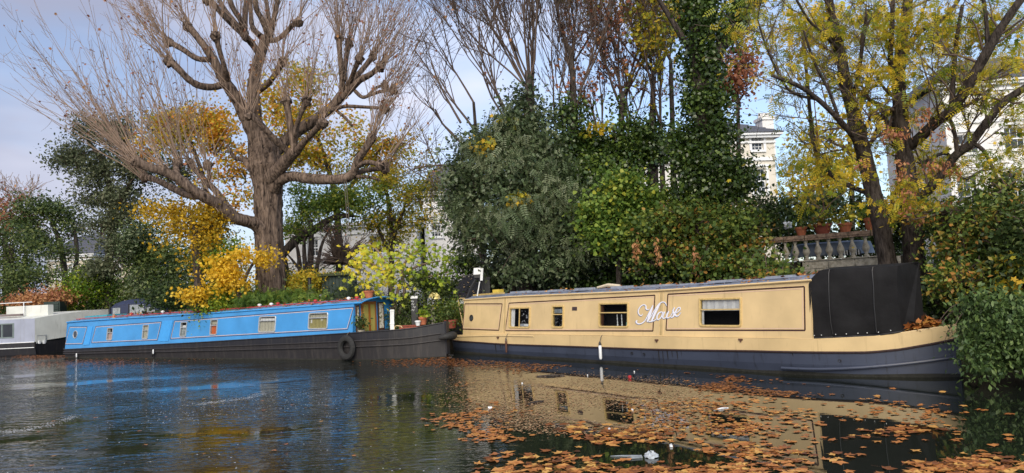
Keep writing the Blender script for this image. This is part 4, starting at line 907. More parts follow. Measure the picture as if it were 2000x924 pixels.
# ================================================================ HOUSES
M['stucco_warm'] = mk('warm_white_stucco', (.66, .62, .54), .85, .06, 1.5, .15)
def facade(name, x0, x1, ytop, Y, mat, label, wins=(), depth=8, zb=1.0, ang=0, roof=None, cornice=True, strings=(), chim=(), side=True):
    A = W(x0, ytop, Y); B = W(x1, ytop, Y); ct, st = math.cos(ang), math.sin(ang)
    Wd = (B[0]-A[0])/ct; H = W((x0+x1)/2, ytop, Y)[2]
    F_ = Frame(A[:2], (A[0]+ct, A[1]+st)); t = thing('house', F_.P(Wd/2, depth/2, zb), label, 'house')
    hol = []
    for q in wins:
        a = F_.px(q[0], q[1]); c = F_.px(q[2], q[3]); hol.append((a[0], c[1], c[0], a[1], q[4] if len(q) > 4 else (2, 3)))
    mb = MB(); xs_ = sorted(set([0, Wd]+[h[0] for h in hol]+[h[2] for h in hol]))
    for a, c in zip(xs_[:-1], xs_[1:]):
        mid = (a+c)/2; hs = sorted([h for h in hol if h[0] < mid < h[2]], key=lambda h: h[1]); lev = [zb-2]+[z for h in hs for z in (h[1], h[3])]+[H]
        for j in range(0, len(lev), 2): mb.face([F_.P(a, 0, lev[j]), F_.P(c, 0, lev[j]), F_.P(c, 0, lev[j+1]), F_.P(a, 0, lev[j+1])])
    for s in (0, Wd): mb.face([F_.P(s, 0, zb-2), F_.P(s, depth, zb-2), F_.P(s, depth, H), F_.P(s, 0, H)])
    mb.face([F_.P(0, depth, zb-2), F_.P(Wd, depth, zb-2), F_.P(Wd, depth, H), F_.P(0, depth, H)])
    mb.face([F_.P(0, 0, H-.01), F_.P(Wd, 0, H-.01), F_.P(Wd, depth, H-.01), F_.P(0, depth, H-.01)])
    mb.build('wall', mat, t)
    P = F_.P
    for (a, z0, c, z1, (nv, nh)) in hol:
        mb = MB(); fw = .07
        fw = .05; mb.box(P, (a, .09, z0), (a+fw, .14, z1)); mb.box(P, (c-fw, .09, z0), (c, .14, z1)); mb.box(P, (a+fw, .09, z0), (c-fw, .14, z0+fw)); mb.box(P, (a+fw, .09, z1-fw), (c-fw, .14, z1))
        mb.box(P, (a+fw, .085, (z0+z1)/2-.035), (c-fw, .135, (z0+z1)/2+.035))
        for i in range(1, nv+1): x = a+(c-a)*i/(nv+1); mb.box(P, (x-.012, .10, z0+fw), (x+.012, .13, z1-fw))
        for i in range(1, nh+1): z = z0+(z1-z0)*i/(nh+1); mb.box(P, (a+fw, .102, z-.012), (c-fw, .128, z+.012))
        w_ = mb.build('window', M['white'], t)
        mb = MB(); mb.face([P(a, .125, z0), P(c, .125, z0), P(c, .125, z1), P(a, .125, z1)]); mb.build('pane', M['glassdark'], w_)
        mb = MB(); mb.grid([[P(a, 0, z0), P(a, .14, z0)], [P(a, 0, z1), P(a, .14, z1)], [P(c, 0, z1), P(c, .14, z1)], [P(c, 0, z0), P(c, .14, z0)], [P(a, 0, z0), P(a, .14, z0)]]); mb.build('reveal', mat, w_)
        mb = MB(); mb.box(P, (a-.12, -.10, z0-.12), (c+.12, -.002, z0-.003)); mb.build('sill', M['white'], w_)
        mb = MB(); mb.box(P, (a-.16, -.05, z0-.0), (a-.02, -.003, z1+.12)); mb.box(P, (c+.02, -.05, z0-.0), (c+.16, -.003, z1+.12)); mb.box(P, (a-.22, -.10, z1+.121), (c+.22, -.003, z1+.24)); mb.build('surround', M['white'], w_)
    if cornice:
        mb = MB()
        for dz_, pr_, hh in ((-.50, .10, .12), (-.22, .28, .14), (-.075, .40, .12)): mb.box(P, (-pr_, -pr_, H+dz_), (Wd+pr_, -.003, H+dz_+hh)); mb.box(P, (Wd+.003, -.003, H+dz_), (Wd+pr_, depth, H+dz_+hh))
        for i in range(int(Wd/.5) if zb > 5 else 0): mb.box(P, (.2+i*.5, -.22, H-.37), (.36+i*.5, -.004, H-.222))
        mb.build('cornice', M['white'], t)
    for zy in strings:
        z = F_.px((x0+x1)/2, zy)[1]; mb = MB(); mb.box(P, (-.06, -.09, z-.09), (Wd+.06, -.003, z+.09)); mb.build('string_course', M['white'], t)
    if roof:
        mb = MB(); e = .45; r1 = roof; n = 7; q0 = [(-e, -e), (Wd+e, -e), (Wd+e, depth+e), (-e, depth+e)]; q1 = [(Wd*.3, depth*.5-.3), (Wd*.7, depth*.5-.3), (Wd*.7, depth*.5+.3), (Wd*.3, depth*.5+.3)]
        for i in range(n):                                # courses of slates, each stepping over the one below
            f0, f1 = i/n, (i+1)/n; la = [(a[0]+(b2[0]-a[0])*f0, a[1]+(b2[1]-a[1])*f0) for a, b2 in zip(q0, q1)]; lb = [(a[0]+(b2[0]-a[0])*f1, a[1]+(b2[1]-a[1])*f1) for a, b2 in zip(q0, q1)]
            mb.grid([[P(*p, H+.06+r1*f0+.05) for p in la], [P(*p, H+.06+r1*f1) for p in lb]], True)
            mb.grid([[P(*p, H+.05+r1*f0) for p in la], [P(*p, H+.06+r1*f0+.05) for p in la]], True)
        rf = mb.build('roof', M['slate'], t)
    for (cx0, cx1, cy0, tt, cm) in chim:
        a, c = F_.px(cx0, cy0, tt), F_.px(cx1, cy0, tt); mb = MB(); z1 = a[1]; mb.box(P, (a[0], tt, H-.3), (c[0], tt+1.0, z1-.2)); mb.box(P, (a[0]-.08, tt-.08, z1-.2), (c[0]+.08, tt+1.08, z1)); ch = mb.build('chimney', cm, t)
        for i in range(3): mb = MB(); mb.lathe(P(a[0]+(c[0]-a[0])*(i+.5)/3, tt+.5, z1), [(.14, 0), (.12, .3), (.15, .32), (.11, .35)], 10); mb.build('chimney_pot', cm, ch, True)
    return t, F_, H
facade('a', 1378, 1516, 262, 40, M['stucco_warm'], 'white stucco villa with slate roof behind the ivy covered trunk', [(1467, 265, 1491, 293), (1469, 330, 1498, 377)], roof=1.6, strings=(312,), chim=((1488, 1510, 228, 5, M['stucco']),), ang=.12)
facade('b', 1215, 1372, 312, 42, M['stucco'], 'low white house wing glimpsed through the ivy beside the villa', [(1262, 335, 1280, 372), (1330, 335, 1350, 372)], roof=1.2, ang=.1)
facade('c', 1838, 2120, 160, 38, M['stucco'], 'tall white villa seen through the branches at the right edge', [(1868, 264, 1914, 298, (2, 1)), (1868, 345, 1914, 395, (2, 3)), (1960, 250, 2004, 290, (2, 1)), (1960, 335, 2004, 385, (2, 3))], roof=2.2, strings=(232, 325), ang=-.12)
facade('d', 826, 935, 374, 45, M['stucco'], 'white house with slate roof and brown brick chimney left of the ivy', [(886, 416, 909, 452, (2, 3)), (842, 440, 862, 462, (2, 2))], roof=2.4, chim=((836, 858, 342, 2.0, M['brick']),), strings=(402,), ang=.10)
facade('e', 556, 812, 438, 43, M['stucco'], 'long low white house behind the thin dark multi stemmed tree', [(600, 468, 622, 500, (2, 2)), (650, 466, 672, 498, (2, 2)), (720, 462, 745, 496, (2, 2))], roof=None, strings=(455, 505), ang=0.02)
facade('f', 92, 176, 498, 62, M['stucco_cream'], 'cream house glimpsed between the trees at far left', [(110, 523, 118, 545, (1, 2)), (132, 520, 141, 542, (1, 2))], roof=2, ang=.05)
facade('g', 216, 262, 506, 60, M['stucco_cream'], 'pale gable glimpsed behind the grey evergreen tree', [(225, 520, 233, 538, (1, 2))], roof=1.5)
# ================================================================ THE BIG POLLARDED PLANE TREE
HY = 27.0; bx = W(528, 575, HY)
plane = thing('plane_tree', (bx[0], HY, .9), 'huge pollarded plane tree with ridged trunk and a mane of bare shoots', 'tree')
trunk = [limb_pts([(534, 660, 44), (531, 600, 32), (530, 560, 28), (527, 500, 26.5), (525, 440, 26), (524, 390, 26), (522, 350, 28), (518, 318, 31), (512, 290, 27), (507, 262, 20)], HY, 8)]
limbs('trunk', trunk, M['bark'], plane, 40, .035, True)
LP = {
 'A': [(512, 305, 24), (500, 268, 21, -.2), (486, 236, 18, -.4), (470, 205, 15.5, -.6), (455, 182, 14, -.8), (440, 160, 12.5, -.9), (428, 140, 11, -1), (414, 112, 9.5, -1.1), (398, 88, 8.5, -1.2), (380, 66, 8, -1.2), (366, 50, 9, -1.2)],
 'A1': [(440, 163, 9, -.9), (418, 170, 8, -1.3), (392, 168, 8, -1.7), (370, 156, 7.5, -2), (348, 134, 7.5, -2.2), (330, 118, 9, -2.3)],
 'A2': [(412, 116, 7, -1.1), (384, 114, 6.5, -.7), (356, 96, 6.5, -.3), (328, 81, 8, 0)],
 'A3': [(445, 160, 7, -.9), (440, 136, 6, -1.4), (429, 100, 5.5, -1.8), (421, 70, 8, -2)],
 'B': [(507, 285, 18), (500, 240, 16, .1), (494, 185, 15.5, .2), (500, 140, 14, .3), (510, 105, 12.5, .3), (518, 72, 12, .3)],
 'B1': [(506, 105, 9, .3), (490, 82, 8, 0), (472, 64, 8, -.4), (451, 45, 7, -.8), (427, 20, 6.5, -1.2), (405, -6, 6, -1.5), (392, -34, 5.5, -1.7)],
 'B2': [(473, 62, 7, -.4), (458, 42, 6, -.2), (444, 26, 6, .1), (428, 0, 5.5, .4), (416, -34, 5, .6)],
 'B3': [(476, 60, 7, -.4), (470, 40, 6, -.8), (457, 20, 6, -1.1), (449, 0, 6, -1.3), (440, -34, 5, -1.5)],
 'B4': [(478, 62, 7, -.4), (479, 40, 6, -.6), (480, 10, 6, -.6), (481, -34, 5, -.6)],
 'B5': [(510, 72, 8, .3), (494, 54, 6.5, .8), (490, 30, 5.5, 1.1), (488, -30, 5, 1.4)],
 'B6': [(524, 66, 8, .3), (512, 38, 7, 0), (500, 14, 6.5, -.3), (499, -30, 5.5, -.5)],
 'B7': [(528, 60, 7, .3), (524, 30, 5.5, .8), (516, -30, 5, 1.1)],
 'B8': [(530, 58, 7, .3), (538, 24, 6, 0), (548, -30, 5, -.3)],
 'B9': [(522, 80, 6.5, .3), (542, 77, 6, -.2), (558, 64, 6, -.6), (570, 50, 5.5, -.9), (582, 42, 6, -1)],
 'C': [(508, 175, 8, .2), (522, 165, 7.5, -.2), (538, 144, 7, -.6), (552, 120, 8.5, -.9)],
 'D': [(528, 350, 17, -.4), (548, 328, 16, -.8), (566, 306, 14, -1.2), (577, 294, 13, -1.4)],
 'D1': [(566, 300, 8, -1.2), (545, 280, 7.5, -1.6), (520, 254, 7, -2), (500, 234, 7, -2.2), (485, 223, 9, -2.3)],
 'D2': [(576, 296, 9, -1.4), (570, 262, 8, -1.5), (564, 225, 7.5, -1.6), (559, 196, 9, -1.7)],
 'D3': [(577, 290, 6, -1.4), (578, 250, 5.5, -1.8), (588, 222, 5, -2.1), (599, 196, 6.5, -2.3)],
 'D4': [(580, 296, 9, -1.4), (594, 278, 7, -1.9), (614, 256, 6.5, -2.3), (630, 240, 8, -2.6)],
 'E': [(516, 318, 20, .5), (540, 292, 17, .8), (566, 268, 15, 1), (596, 246, 14, 1.1), (626, 226, 13, 1.2), (650, 206, 12, 1.3), (668, 186, 12, 1.3)],
 'E1': [(672, 188, 9, 1.3), (688, 172, 8.5, 1), (704, 156, 8, .7), (724, 145, 7, .4), (742, 130, 7, .2)],
 'E2': [(676, 178, 8, 1.3), (694, 152, 7, 1.6), (712, 130, 6.5, 1.9), (728, 110, 7, 2.1)],
 'E3': [(682, 165, 7, 1.3), (693, 136, 6, .7), (702, 114, 7.5, .3)],
 'E4': [(668, 186, 8, 1.3), (668, 150, 7, 1.1), (664, 110, 6.5, .9), (662, 72, 8, .8)],
 'E5': [(670, 158, 7, 1.1), (676, 116, 6, 1.5), (682, 84, 6.5, 1.7)],
 'E6': [(694, 178, 5, 1), (708, 190, 4.5, .6), (722, 186, 4, .4), (742, 179, 4, .1), (768, 174, 4, -.1)],
 'E7': [(718, 187, 4, .4), (734, 172, 3.6, .8), (752, 166, 4, 1)],
 'E8': [(650, 215, 5, 1.2), (674, 208, 4.5, .8), (712, 209, 4, .3), (752, 211, 4, -.1)],
 'E9': [(656, 215, 4, 1.2), (672, 228, 3.6, .8), (688, 246, 3, .4)],
 'F': [(532, 372, 17, -.2), (546, 352, 14, -.5), (572, 344, 12, -.8), (604, 349, 12, -1.1), (646, 351, 11.5, -1.4), (676, 348, 11, -1.6), (694, 334, 10, -1.7)],
 'F1': [(690, 340, 9, -1.7), (700, 312, 8.5, -1.9), (714, 290, 8, -2.1), (726, 268, 9, -2.2)],
 'F2': [(690, 345, 7, -1.7), (704, 336, 6, -1.4), (726, 331, 5.5, -1.1), (752, 328, 6, -.9)],
 'F3': [(695, 328, 6, -1.7), (716, 317, 5.5, -2.2), (742, 322, 5, -2.5)],
 'F4': [(696, 345, 4, -1.7), (720, 346, 3.4, -1.6), (742, 352, 3, -1.5)],
 'G': [(516, 452, 20, -.2), (498, 437, 15, -.5), (474, 430, 14.5, -.9), (456, 425, 14, -1.2), (440, 412, 13, -1.5), (422, 396, 12.5, -1.8), (398, 384, 12, -2.1), (372, 368, 11, -2.4), (346, 348, 11, -2.6), (318, 334, 10, -2.8), (290, 326, 9.5, -3), (266, 314, 11, -3.1)],
 'G1': [(460, 422, 9, -1.2), (440, 398, 8, -.8), (424, 376, 7.5, -.5), (404, 356, 7, -.2), (384, 334, 7, 0), (372, 318, 7, .2)],
 'G2': [(396, 384, 8, -2.1), (364, 380, 8, -1.7), (334, 366, 7.5, -1.4), (306, 352, 7, -1.1), (282, 346, 8, -.9)],
 'G3': [(406, 362, 5, -.2), (409, 340, 4.5, -.5), (406, 322, 5, -.6)],
 'G4': [(350, 350, 7, -2.6), (344, 330, 6.5, -2.2), (348, 316, 7, -2)],
 'H': [(508, 342, 13, .3), (492, 328, 13, .5), (478, 312, 8, .6), (460, 309, 5, .8), (450, 296, 4, .9), (444, 284, 3.5, 1)],
}
for k_, v in LP.items():
    pts = limb_pts(v, HY, 4)
    pts[:, 3] *= .82
    limbs('limb', [pts], M['bark'], plane, 14, .08)
KN = [(366, 50, -1.2, 30, -.4), (330, 118, -2.3, 34, -.55), (328, 81, 0, 28, -.55), (421, 70, -2, 22, -.1), (405, 0, -1.5, 8, -.3), (582, 42, -1, 14, .3), (552, 120, -.9, 22, .1), (485, 223, -2.3, 26, -.2), (559, 196, -1.7, 26, 0), (599, 196, -2.3, 20, .05), (630, 240, -2.6, 20, .1),
      (742, 130, .2, 42, .5), (728, 110, 2.1, 42, .45), (702, 114, .3, 34, .3), (662, 72, .8, 40, .0), (682, 84, 1.7, 34, .15), (768, 174, -.1, 16, .6), (752, 166, 1, 16, .6), (752, 211, -.1, 14, .6), (726, 268, -2.2, 40, .3), (752, 328, -.9, 12, .5), (742, 322, -2.5, 8, .5),
      (266, 314, -3.1, 46, -.62), (282, 346, -.9, 34, -.6), (320, 332, -2.8, 22, -.5), (348, 318, -2, 30, -.4), (372, 318, .2, 22, -.35), (406, 322, -.6, 14, -.2), (525, 66, .3, 26, .0), (480, 70, -.4, 16, -.2), (670, 190, 1.3, 20, .1), (444, 165, -.9, 16, -.3), (428, 405, -1.8, 10, -.3)]
O = []; D = []; Ln = []
KV = []
for x, y, dY, n, lean in KN:
    c = W(x, y, HY+dY); KV.append(c)
    for i in range(int(n*.72)):
        az = RNG.uniform(0, 2*math.pi); sp = abs(RNG.normal())*.42
        d = np.array([lean+sp*math.cos(az), sp*math.sin(az)*.8, 1.0-.35*abs(lean)]); O.append(c+RNG.normal(size=3)*.07); D.append(d)
        Ln.append(RNG.uniform(1.5, 4.2)*(1.75 if y > 300 and x < 420 else 1.15 if lean > .3 else 1.0))
P1, R1 = shoots(O, D, Ln, .0165, .004, 9, .42, .075)
batch_tubes('shoots', P1, R1, M['twig'], plane, 4, kind='stuff')
P2, R2 = side_twigs(P1, 3800, .45, (.3, 1.0), .007, 4, .5); batch_tubes('twigs', P2, R2, M['twig'], plane, 3, kind='stuff')
for c in KV[:30]:
    mb = MB(); rr = .17
    mb.lathe(c-np.array([0, 0, .14]), [(rr*.5, -.06), (rr*RNG.uniform(.75, 1.0), .02), (rr*RNG.uniform(.9, 1.25), .10), (rr*RNG.uniform(.8, 1.15), .18), (rr*.7, .26), (.04, .31)], 10)
    mb.v = [tuple(np.array(p)+RNG.normal(size=3)*.026) for p in mb.v]; mb.build('knuckle', M['bark'], plane, True)
idx = RNG.integers(0, len(P2), 1500); leaves('last_leaves', P2[idx, -1], M['rust'], plane, .10, None, 'lobed', droop=.4)
c_, t_, n_ = blobs([(600, 190, 26.5, 60, 60, .5), (540, 230, 27, 40, 70, .6), (450, 200, 27, 50, 40, .3), (700, 250, 26, 50, 30, .4)], 1000, .25, 8, .2); leaves('clinging_leaves', c_, M['autumn'], plane, .10, t_, 'lobed')
# ================================================================ TREES AND SHRUBS
def tree(name, lab, cat, base_px, Y, bl, n, mat, size=.12, tpl='oval', stems=(), group=None, twigs=0, zb=None, barkm='bark_dark', clump=.3, per=26, shell=.5, tb=.5, up=.35, droop=0, cname='crown', flat=.6, gap=.25):
    c = W(base_px[0], base_px[1], Y); z = gzf(c[0], Y) if zb is None else zb
    t = thing(name, (c[0], Y, z), lab, cat, group)
    P, Tn, Nn = blobs(bl, n, clump, per, shell, flat, tb, .32, gap)
    leaves(cname, P, M[mat], t, size, Tn, tpl, Nn, up, droop)
    if stems: limbs('trunk' if name.endswith('tree') else 'stem', [limb_pts(s, Y, 4) for s in stems], M[barkm], t, 9, .08)
    if twigs:
        O = []; D = []
        idx = RNG.integers(0, len(P), twigs); cen = np.array([W(q[0], q[1]+q[4]*.5, q[2]) for q in bl]); 
        pick = RNG.integers(0, len(bl), twigs); a = P[idx]; b_ = cen[pick]*.0+np.array([cen[np.argmin(np.linalg.norm(cen-p, axis=1))] for p in a])
        k = 5; PP = np.stack([b_+(a-b_)*f+RNG.normal(size=a.shape)*.08*(f*(1-f)*4) for f in np.linspace(0, 1, k)], 1)
        batch_tubes('branches', PP, np.linspace(.028, .007, k)[None]*np.ones((twigs, 1)), M['twig_dark'], t, 4, kind='stuff')
    return t
# -- far left
tree('rust_tree', 'rust coloured tree top at the far left edge', 'tree', (12, 500), 58, [(8, 430, 58, 34, 42)], 3000, 'rust', .25, stems=[[(12, 620, 6), (10, 440, 4)]], clump=.7)
t = thing('bare_tree', W(48, 560, 60), 'small bare tree standing above the evergreens at far left', 'tree'); o = []; c = W(50, 430, 60)
for i in range(5): grow(c, unit(np.array([RNG.uniform(-.5, .5), 0, 1.0])), 2.2, .06, 3, o, .5, (3, 4))
mb = MB(); q = W(48, 600, 60); mb.tube([q, (q[0]+.1, q[1], q[2]+4), c], [.2, .16, .08], 8); mb.build('trunk', M['bark_dark'], t, True); grown('branches', o, M['twig'], t, 3, .016)
tree('evergreen_tree', 'dense yellowish green evergreen tree at the left edge', 'tree', (20, 600), 42, [(-20, 480, 42, 70, 60), (30, 500, 42, 60, 60), (60, 540, 41, 50, 50), (0, 570, 40, 70, 50)], 16000, 'darkgreen', .16, stems=[[(20, 640, 10), (22, 480, 5)]], clump=.45, tb=.65)
tree('evergreen_tree', 'round topped dark green tree left of the grey evergreen', 'tree', (125, 600), 48, [(70, 420, 48, 40, 34), (115, 410, 48, 42, 26), (140, 440, 48, 26, 40), (60, 470, 47, 45, 30), (110, 490, 47, 40, 22, .6)], 14000, 'darkgreen', .17, stems=[[(125, 640, 7), (128, 560, 6), (118, 480, 5), (100, 430, 3)], [(128, 570, 5), (150, 510, 4), (146, 450, 3)]], clump=.5, twigs=60)
tree('grey_evergreen_tree', 'tall open grey green evergreen tree with layered crown at left', 'tree', (190, 600), 38, [(160, 250, 38, 52, 26), (240, 265, 38, 50, 30), (150, 300, 38, 36, 22), (200, 320, 38, 60, 32), (270, 320, 38, 50, 40), (190, 375, 38, 40, 30), (250, 400, 38, 55, 34), (200, 440, 37, 40, 34), (240, 480, 37, 40, 34), (190, 510, 37, 34, 34), (330, 240, 38, 45, 40, .8), (330, 330, 38, 40, 50, .6), (130, 300, 38, 30, 30, .7)], 44000, 'euca', .15, gap=.3, stems=[[(215, 640, 10), (212, 520, 8), (220, 420, 7), (205, 330, 5), (170, 270, 3)], [(218, 430, 5), (260, 340, 4), (250, 270, 3)]], clump=.42, twigs=180, per=30)
tree('evergreen_tree', 'dark holly like evergreen behind the golden leaves at left', 'tree', (300, 600), 37, [(300, 470, 37, 50, 46), (265, 520, 37, 36, 50), (330, 530, 36, 60, 50), (400, 510, 35, 50, 50), (390, 450, 35, 50, 36), (285, 570, 37, 60, 30), (400, 580, 33, 60, 34)], 30000, 'darkgreen', .15, stems=[[(310, 640, 10), (305, 480, 5)]], clump=.4)
tree('grey_shrub', 'pale grey green columnar shrub behind the blue tent', 'shrub', (275, 600), 36, [(262, 480, 36, 20, 50), (285, 540, 36, 22, 40)], 6000, 'greyivy', .13, clump=.3)
tree('lime_shrub', 'bright lime green shrub above the grey barge roof', 'shrub', (175, 610), 38, [(150, 560, 38, 26, 34), (185, 555, 38, 34, 46), (150, 590, 38, 38, 20), (215, 575, 38, 24, 36), (175, 530, 38, 22, 20)], 14000, 'lime', .13, clump=.3, tb=.45)
tree('leafy_mound', 'mound of orange brown dead leaves on a hedge at far left', 'hedge', (80, 600), 37, [(75, 583, 37, 52, 15), (115, 577, 37, 24, 12), (45, 590, 37, 24, 12)], 5000, 'rust', .14, clump=.3, tb=.8)
tree('bank_hedge', 'low dark green hedge along the bank behind the grey barge', 'hedge', (60, 620), 38, [(0, 600, 40, 60, 26), (100, 610, 40, 60, 22), (200, 600, 38.5, 60, 22), (300, 600, 35.5, 60, 26)], 16000, 'darkgreen', .14, clump=.35, tb=.3)
# -- behind the big tree
tree('autumn_tree', 'yellow and orange maple behind the left side of the big plane', 'tree', (400, 600), 35, [(330, 230, 35, 40, 34), (390, 230, 35, 50, 40), (420, 270, 35, 40, 50), (350, 290, 35, 50, 36, .4), (440, 330, 35, 40, 50, .3), (300, 270, 35, 30, 50, .3), (460, 390, 35, 34, 30, .4), (400, 330, 35, 60, 60, .15)], 15000, 'autumn', .15, stems=[[(420, 640, 9), (415, 480, 7), (400, 360, 5), (370, 270, 3)]], twigs=160, clump=.4, per=20, shell=.2, tb=.5, tpl='lobed', gap=.45)
tree('autumn_tree', 'yellow and green maple behind the right side of the big plane', 'tree', (640, 600), 36, [(540, 200, 36, 40, 50, .8), (600, 170, 36, 50, 50, .7), (610, 240, 36, 50, 50), (630, 310, 36, 60, 34, 1.3), (580, 300, 36, 30, 40), (690, 280, 36, 50, 50, .8), (750, 310, 36, 60, 50, .8), (780, 270, 36, 40, 40, .5), (560, 250, 36, 30, 40, .7), (480, 320, 36, 50, 60, .2)], 19500, 'autumn', .15, stems=[[(660, 640, 9), (662, 480, 7), (650, 360, 5), (610, 240, 3)], [(656, 400, 5), (720, 320, 3), (760, 270, 2.5)]], twigs=200, clump=.4, per=18, shell=.2, tb=.3, tpl='lobed', gap=.45)
tree('green_tree', 'green leaved tree with a low arching limb right of the plane', 'tree', (560, 600), 33, [(590, 395, 33, 40, 34), (640, 400, 33, 50, 34), (690, 380, 33, 40, 36), (580, 440, 33, 26, 26), (730, 390, 33, 40, 34, .3)], 12000, 'green', .13, stems=[[(548, 500, 9), (580, 468, 9), (612, 450, 7.5), (650, 426, 6), (690, 420, 4)], [(560, 640, 12), (556, 540, 10), (548, 496, 9)]], clump=.35, tb=.4, twigs=60)
tree('yellow_green_tree', 'yellow green tree in front of the white house with chimney', 'tree', (770, 600), 34, [(740, 360, 34, 50, 30), (800, 370, 34, 40, 34), (780, 420, 34, 50, 30, .7), (720, 430, 34, 40, 34, .6), (830, 410, 34, 30, 40, .5), (770, 460, 34, 60, 26, .8), (850, 350, 34, 26, 30, .4), (700, 330, 34, 40, 30, .6), (820, 310, 34, 34, 26, .4)], 12500, 'yellowgreen', .13, stems=[[(762, 620, 6), (765, 470, 5), (760, 400, 4), (745, 340, 2.5)], [(765, 470, 4), (785, 420, 3), (800, 370, 2)], [(762, 500, 3.5), (740, 450, 3), (725, 420, 2)]], clump=.35, per=18, shell=.2, twigs=160, tpl='oval')
tree('thin_tree', 'thin dark multi stemmed tree against the long white house', 'tree', (600, 560), 32, [(640, 440, 32, 40, 20), (600, 450, 32, 30, 16)], 900, 'green', .12, stems=[[(598, 590, 6), (588, 540, 5), (582, 490, 3.5), (572, 460, 2)], [(602, 590, 6), (597, 530, 5), (594, 480, 3.5), (598, 450, 2)], [(608, 590, 7), (606, 530, 6), (608, 470, 5), (607, 430, 4)], [(612, 580, 5), (618, 530, 4), (628, 480, 3), (642, 450, 1.5)], [(606, 560, 3), (580, 520, 2.5), (560, 495, 1.5)]], twigs=50, clump=.3)
tree('bare_shrub', 'leafless twiggy shrub in front of the long white house', 'shrub', (670, 540), 31, [(670, 490, 31, 60, 40)], 300, 'rust', .08, twigs=420)
# -- golden leaves around the plane's foot
tree('golden_tree', 'golden leaved tree hanging under the low left plane limb', 'tree', (385, 600), 25.6, [(300, 415, 25.6, 34, 18), (340, 410, 25.6, 40, 22), (390, 415, 25.6, 44, 24), (350, 450, 25.6, 44, 24), (400, 460, 25.6, 36, 26), (315, 455, 25.6, 16, 30, .4), (385, 500, 25.6, 14, 36, .8), (420, 440, 25.6, 26, 26)], 8200, 'gold', .105, 'lobed', stems=[[(392, 640, 12), (390, 560, 10), (386, 500, 9), (380, 440, 6), (350, 420, 3)], [(384, 450, 4), (420, 440, 2.5)]], clump=.26, per=14, shell=.15, tb=.3, up=.2, droop=.3, flat=.7, gap=.4)
tree('golden_tree', 'bright yellow leafy branches in front of the plane trunk', 'tree', (470, 600), 24.8, [(505, 500, 24.8, 38, 12), (520, 510, 24.8, 24, 18), (465, 500, 24.8, 22, 12), (430, 545, 24.8, 46, 26), (400, 565, 24.8, 44, 20), (465, 550, 24.8, 34, 22), (375, 575, 24.8, 22, 10), (400, 590, 24.8, 14, 12, .5), (430, 520, 25, 40, 20)], 7500, 'gold', .105, 'lobed', stems=[[(478, 650, 5), (470, 590, 4.5), (455, 540, 3.5), (420, 545, 2)], [(468, 580, 3), (485, 530, 3), (505, 502, 2)]], clump=.20, per=12, shell=.15, tb=.75, up=.2, droop=.3, gap=.45)
tree('green_shrub', 'leafy green and yellow shrub left of the plane trunk', 'shrub', (450, 600), 25.8, [(445, 500, 25.8, 40, 34), (460, 560, 25.6, 44, 36), (420, 600, 25.4, 50, 26)], 9000, 'lime', .10, clump=.25, tb=.5)
tree('fern_shrub', 'feathery green shrub at the foot of the plane trunk', 'shrub', (530, 600), 24.6, [(495, 588, 24.6, 30, 16), (540, 586, 24.6, 36, 14), (580, 588, 24.6, 30, 14), (610, 592, 24.6, 34, 10)], 4200, 'green', .16, 'pinnate', clump=.22, tb=.25)
tree('yellow_shrub', 'yellow and green shrub between the trunk and green shed', 'shrub', (590, 600), 27.5, [(575, 548, 27.5, 24, 16), (600, 545, 27.5, 26, 12), (590, 570, 27.5, 34, 22), (620, 560, 28, 16, 22)], 4500, 'yellowgreen', .10, clump=.22, tb=.7, stems=[[(590, 620, 3), (592, 560, 2)]])
tree('bank_shrubs', 'dark leafy undergrowth behind the blue boat roof', 'shrub', (420, 620), 26.5, [(360, 590, 27.5, 60, 34), (450, 610, 26.5, 60, 30), (560, 600, 27, 80, 24), (660, 590, 28, 80, 26), (640, 560, 29.5, 60, 20), (570, 540, 30, 30, 20)], 18000, 'darkgreen', .13, clump=.3, tb=.25)
# -- fig shrub, with its large leaves
fig = thing('fig_shrub', W(760, 640, 22.9), 'large leaved yellow green fig shrub behind the front doors of the blue boat', 'shrub')
st = [[(775, 640, 4), (770, 590, 4), (760, 550, 3.5), (735, 520, 3), (700, 505, 2)], [(778, 620, 3.5), (790, 570, 3), (786, 530, 3), (800, 500, 2), (830, 480, 1.5)], [(772, 590, 3), (785, 545, 2.6), (815, 520, 2.2), (860, 510, 1.4)], [(765, 560, 3), (745, 500, 2.2), (720, 475, 1.5)], [(790, 560, 2.2), (840, 540, 1.8), (880, 530, 1.2)], [(775, 600, 2.5), (760, 600, 2), (745, 575, 1.6)]]
limbs('stem', [limb_pts(s, 22.9, 4) for s in st], M['twig'], fig, 7, .06)
C_, T_, N_ = blobs([(700, 495, 22.6, 34, 20), (690, 535, 22.6, 26, 22), (740, 500, 22.5, 34, 24), (735, 550, 22.4, 30, 26), (765, 530, 22.4, 30, 30), (770, 575, 22.3, 12, 18, .7), (800, 490, 22.7, 38, 24), (840, 500, 22.7, 34, 26), (865, 530, 22.6, 30, 24), (800, 540, 22.6, 30, 20, .6), (880, 500, 22.6, 20, 14, .5), (720, 580, 22.5, 14, 10, .5)], 1300, .22, 6, .3)
T_ = np.clip(T_*.6+.24-(C_[:, 0]-W(770, 500, 22.6)[0])*.22, 0, 1)
kk = 290; V0, F0 = TPL['lobed']; fm = []
for j in range(4):
    me = bpy.data.meshes.new('leaf'); me.from_pydata([tuple(v*np.array([1, 1, 1+j])+np.array([0, 0, -.10*v[0]**2*j*.4])) for v in V0], [], [tuple(f) for f in F0]); me.materials.append(None or M['fig'])
    a = me.attributes.new('tint', 'FLOAT', 'FACE'); a.data.foreach_set('value', [(.15, .45, .7, .95)[j]]*len(F0)); me.update(); fm.append(me)
order = np.argsort(C_[:, 1])[:kk]; rest = np.setdiff1d(np.arange(len(C_)), order)
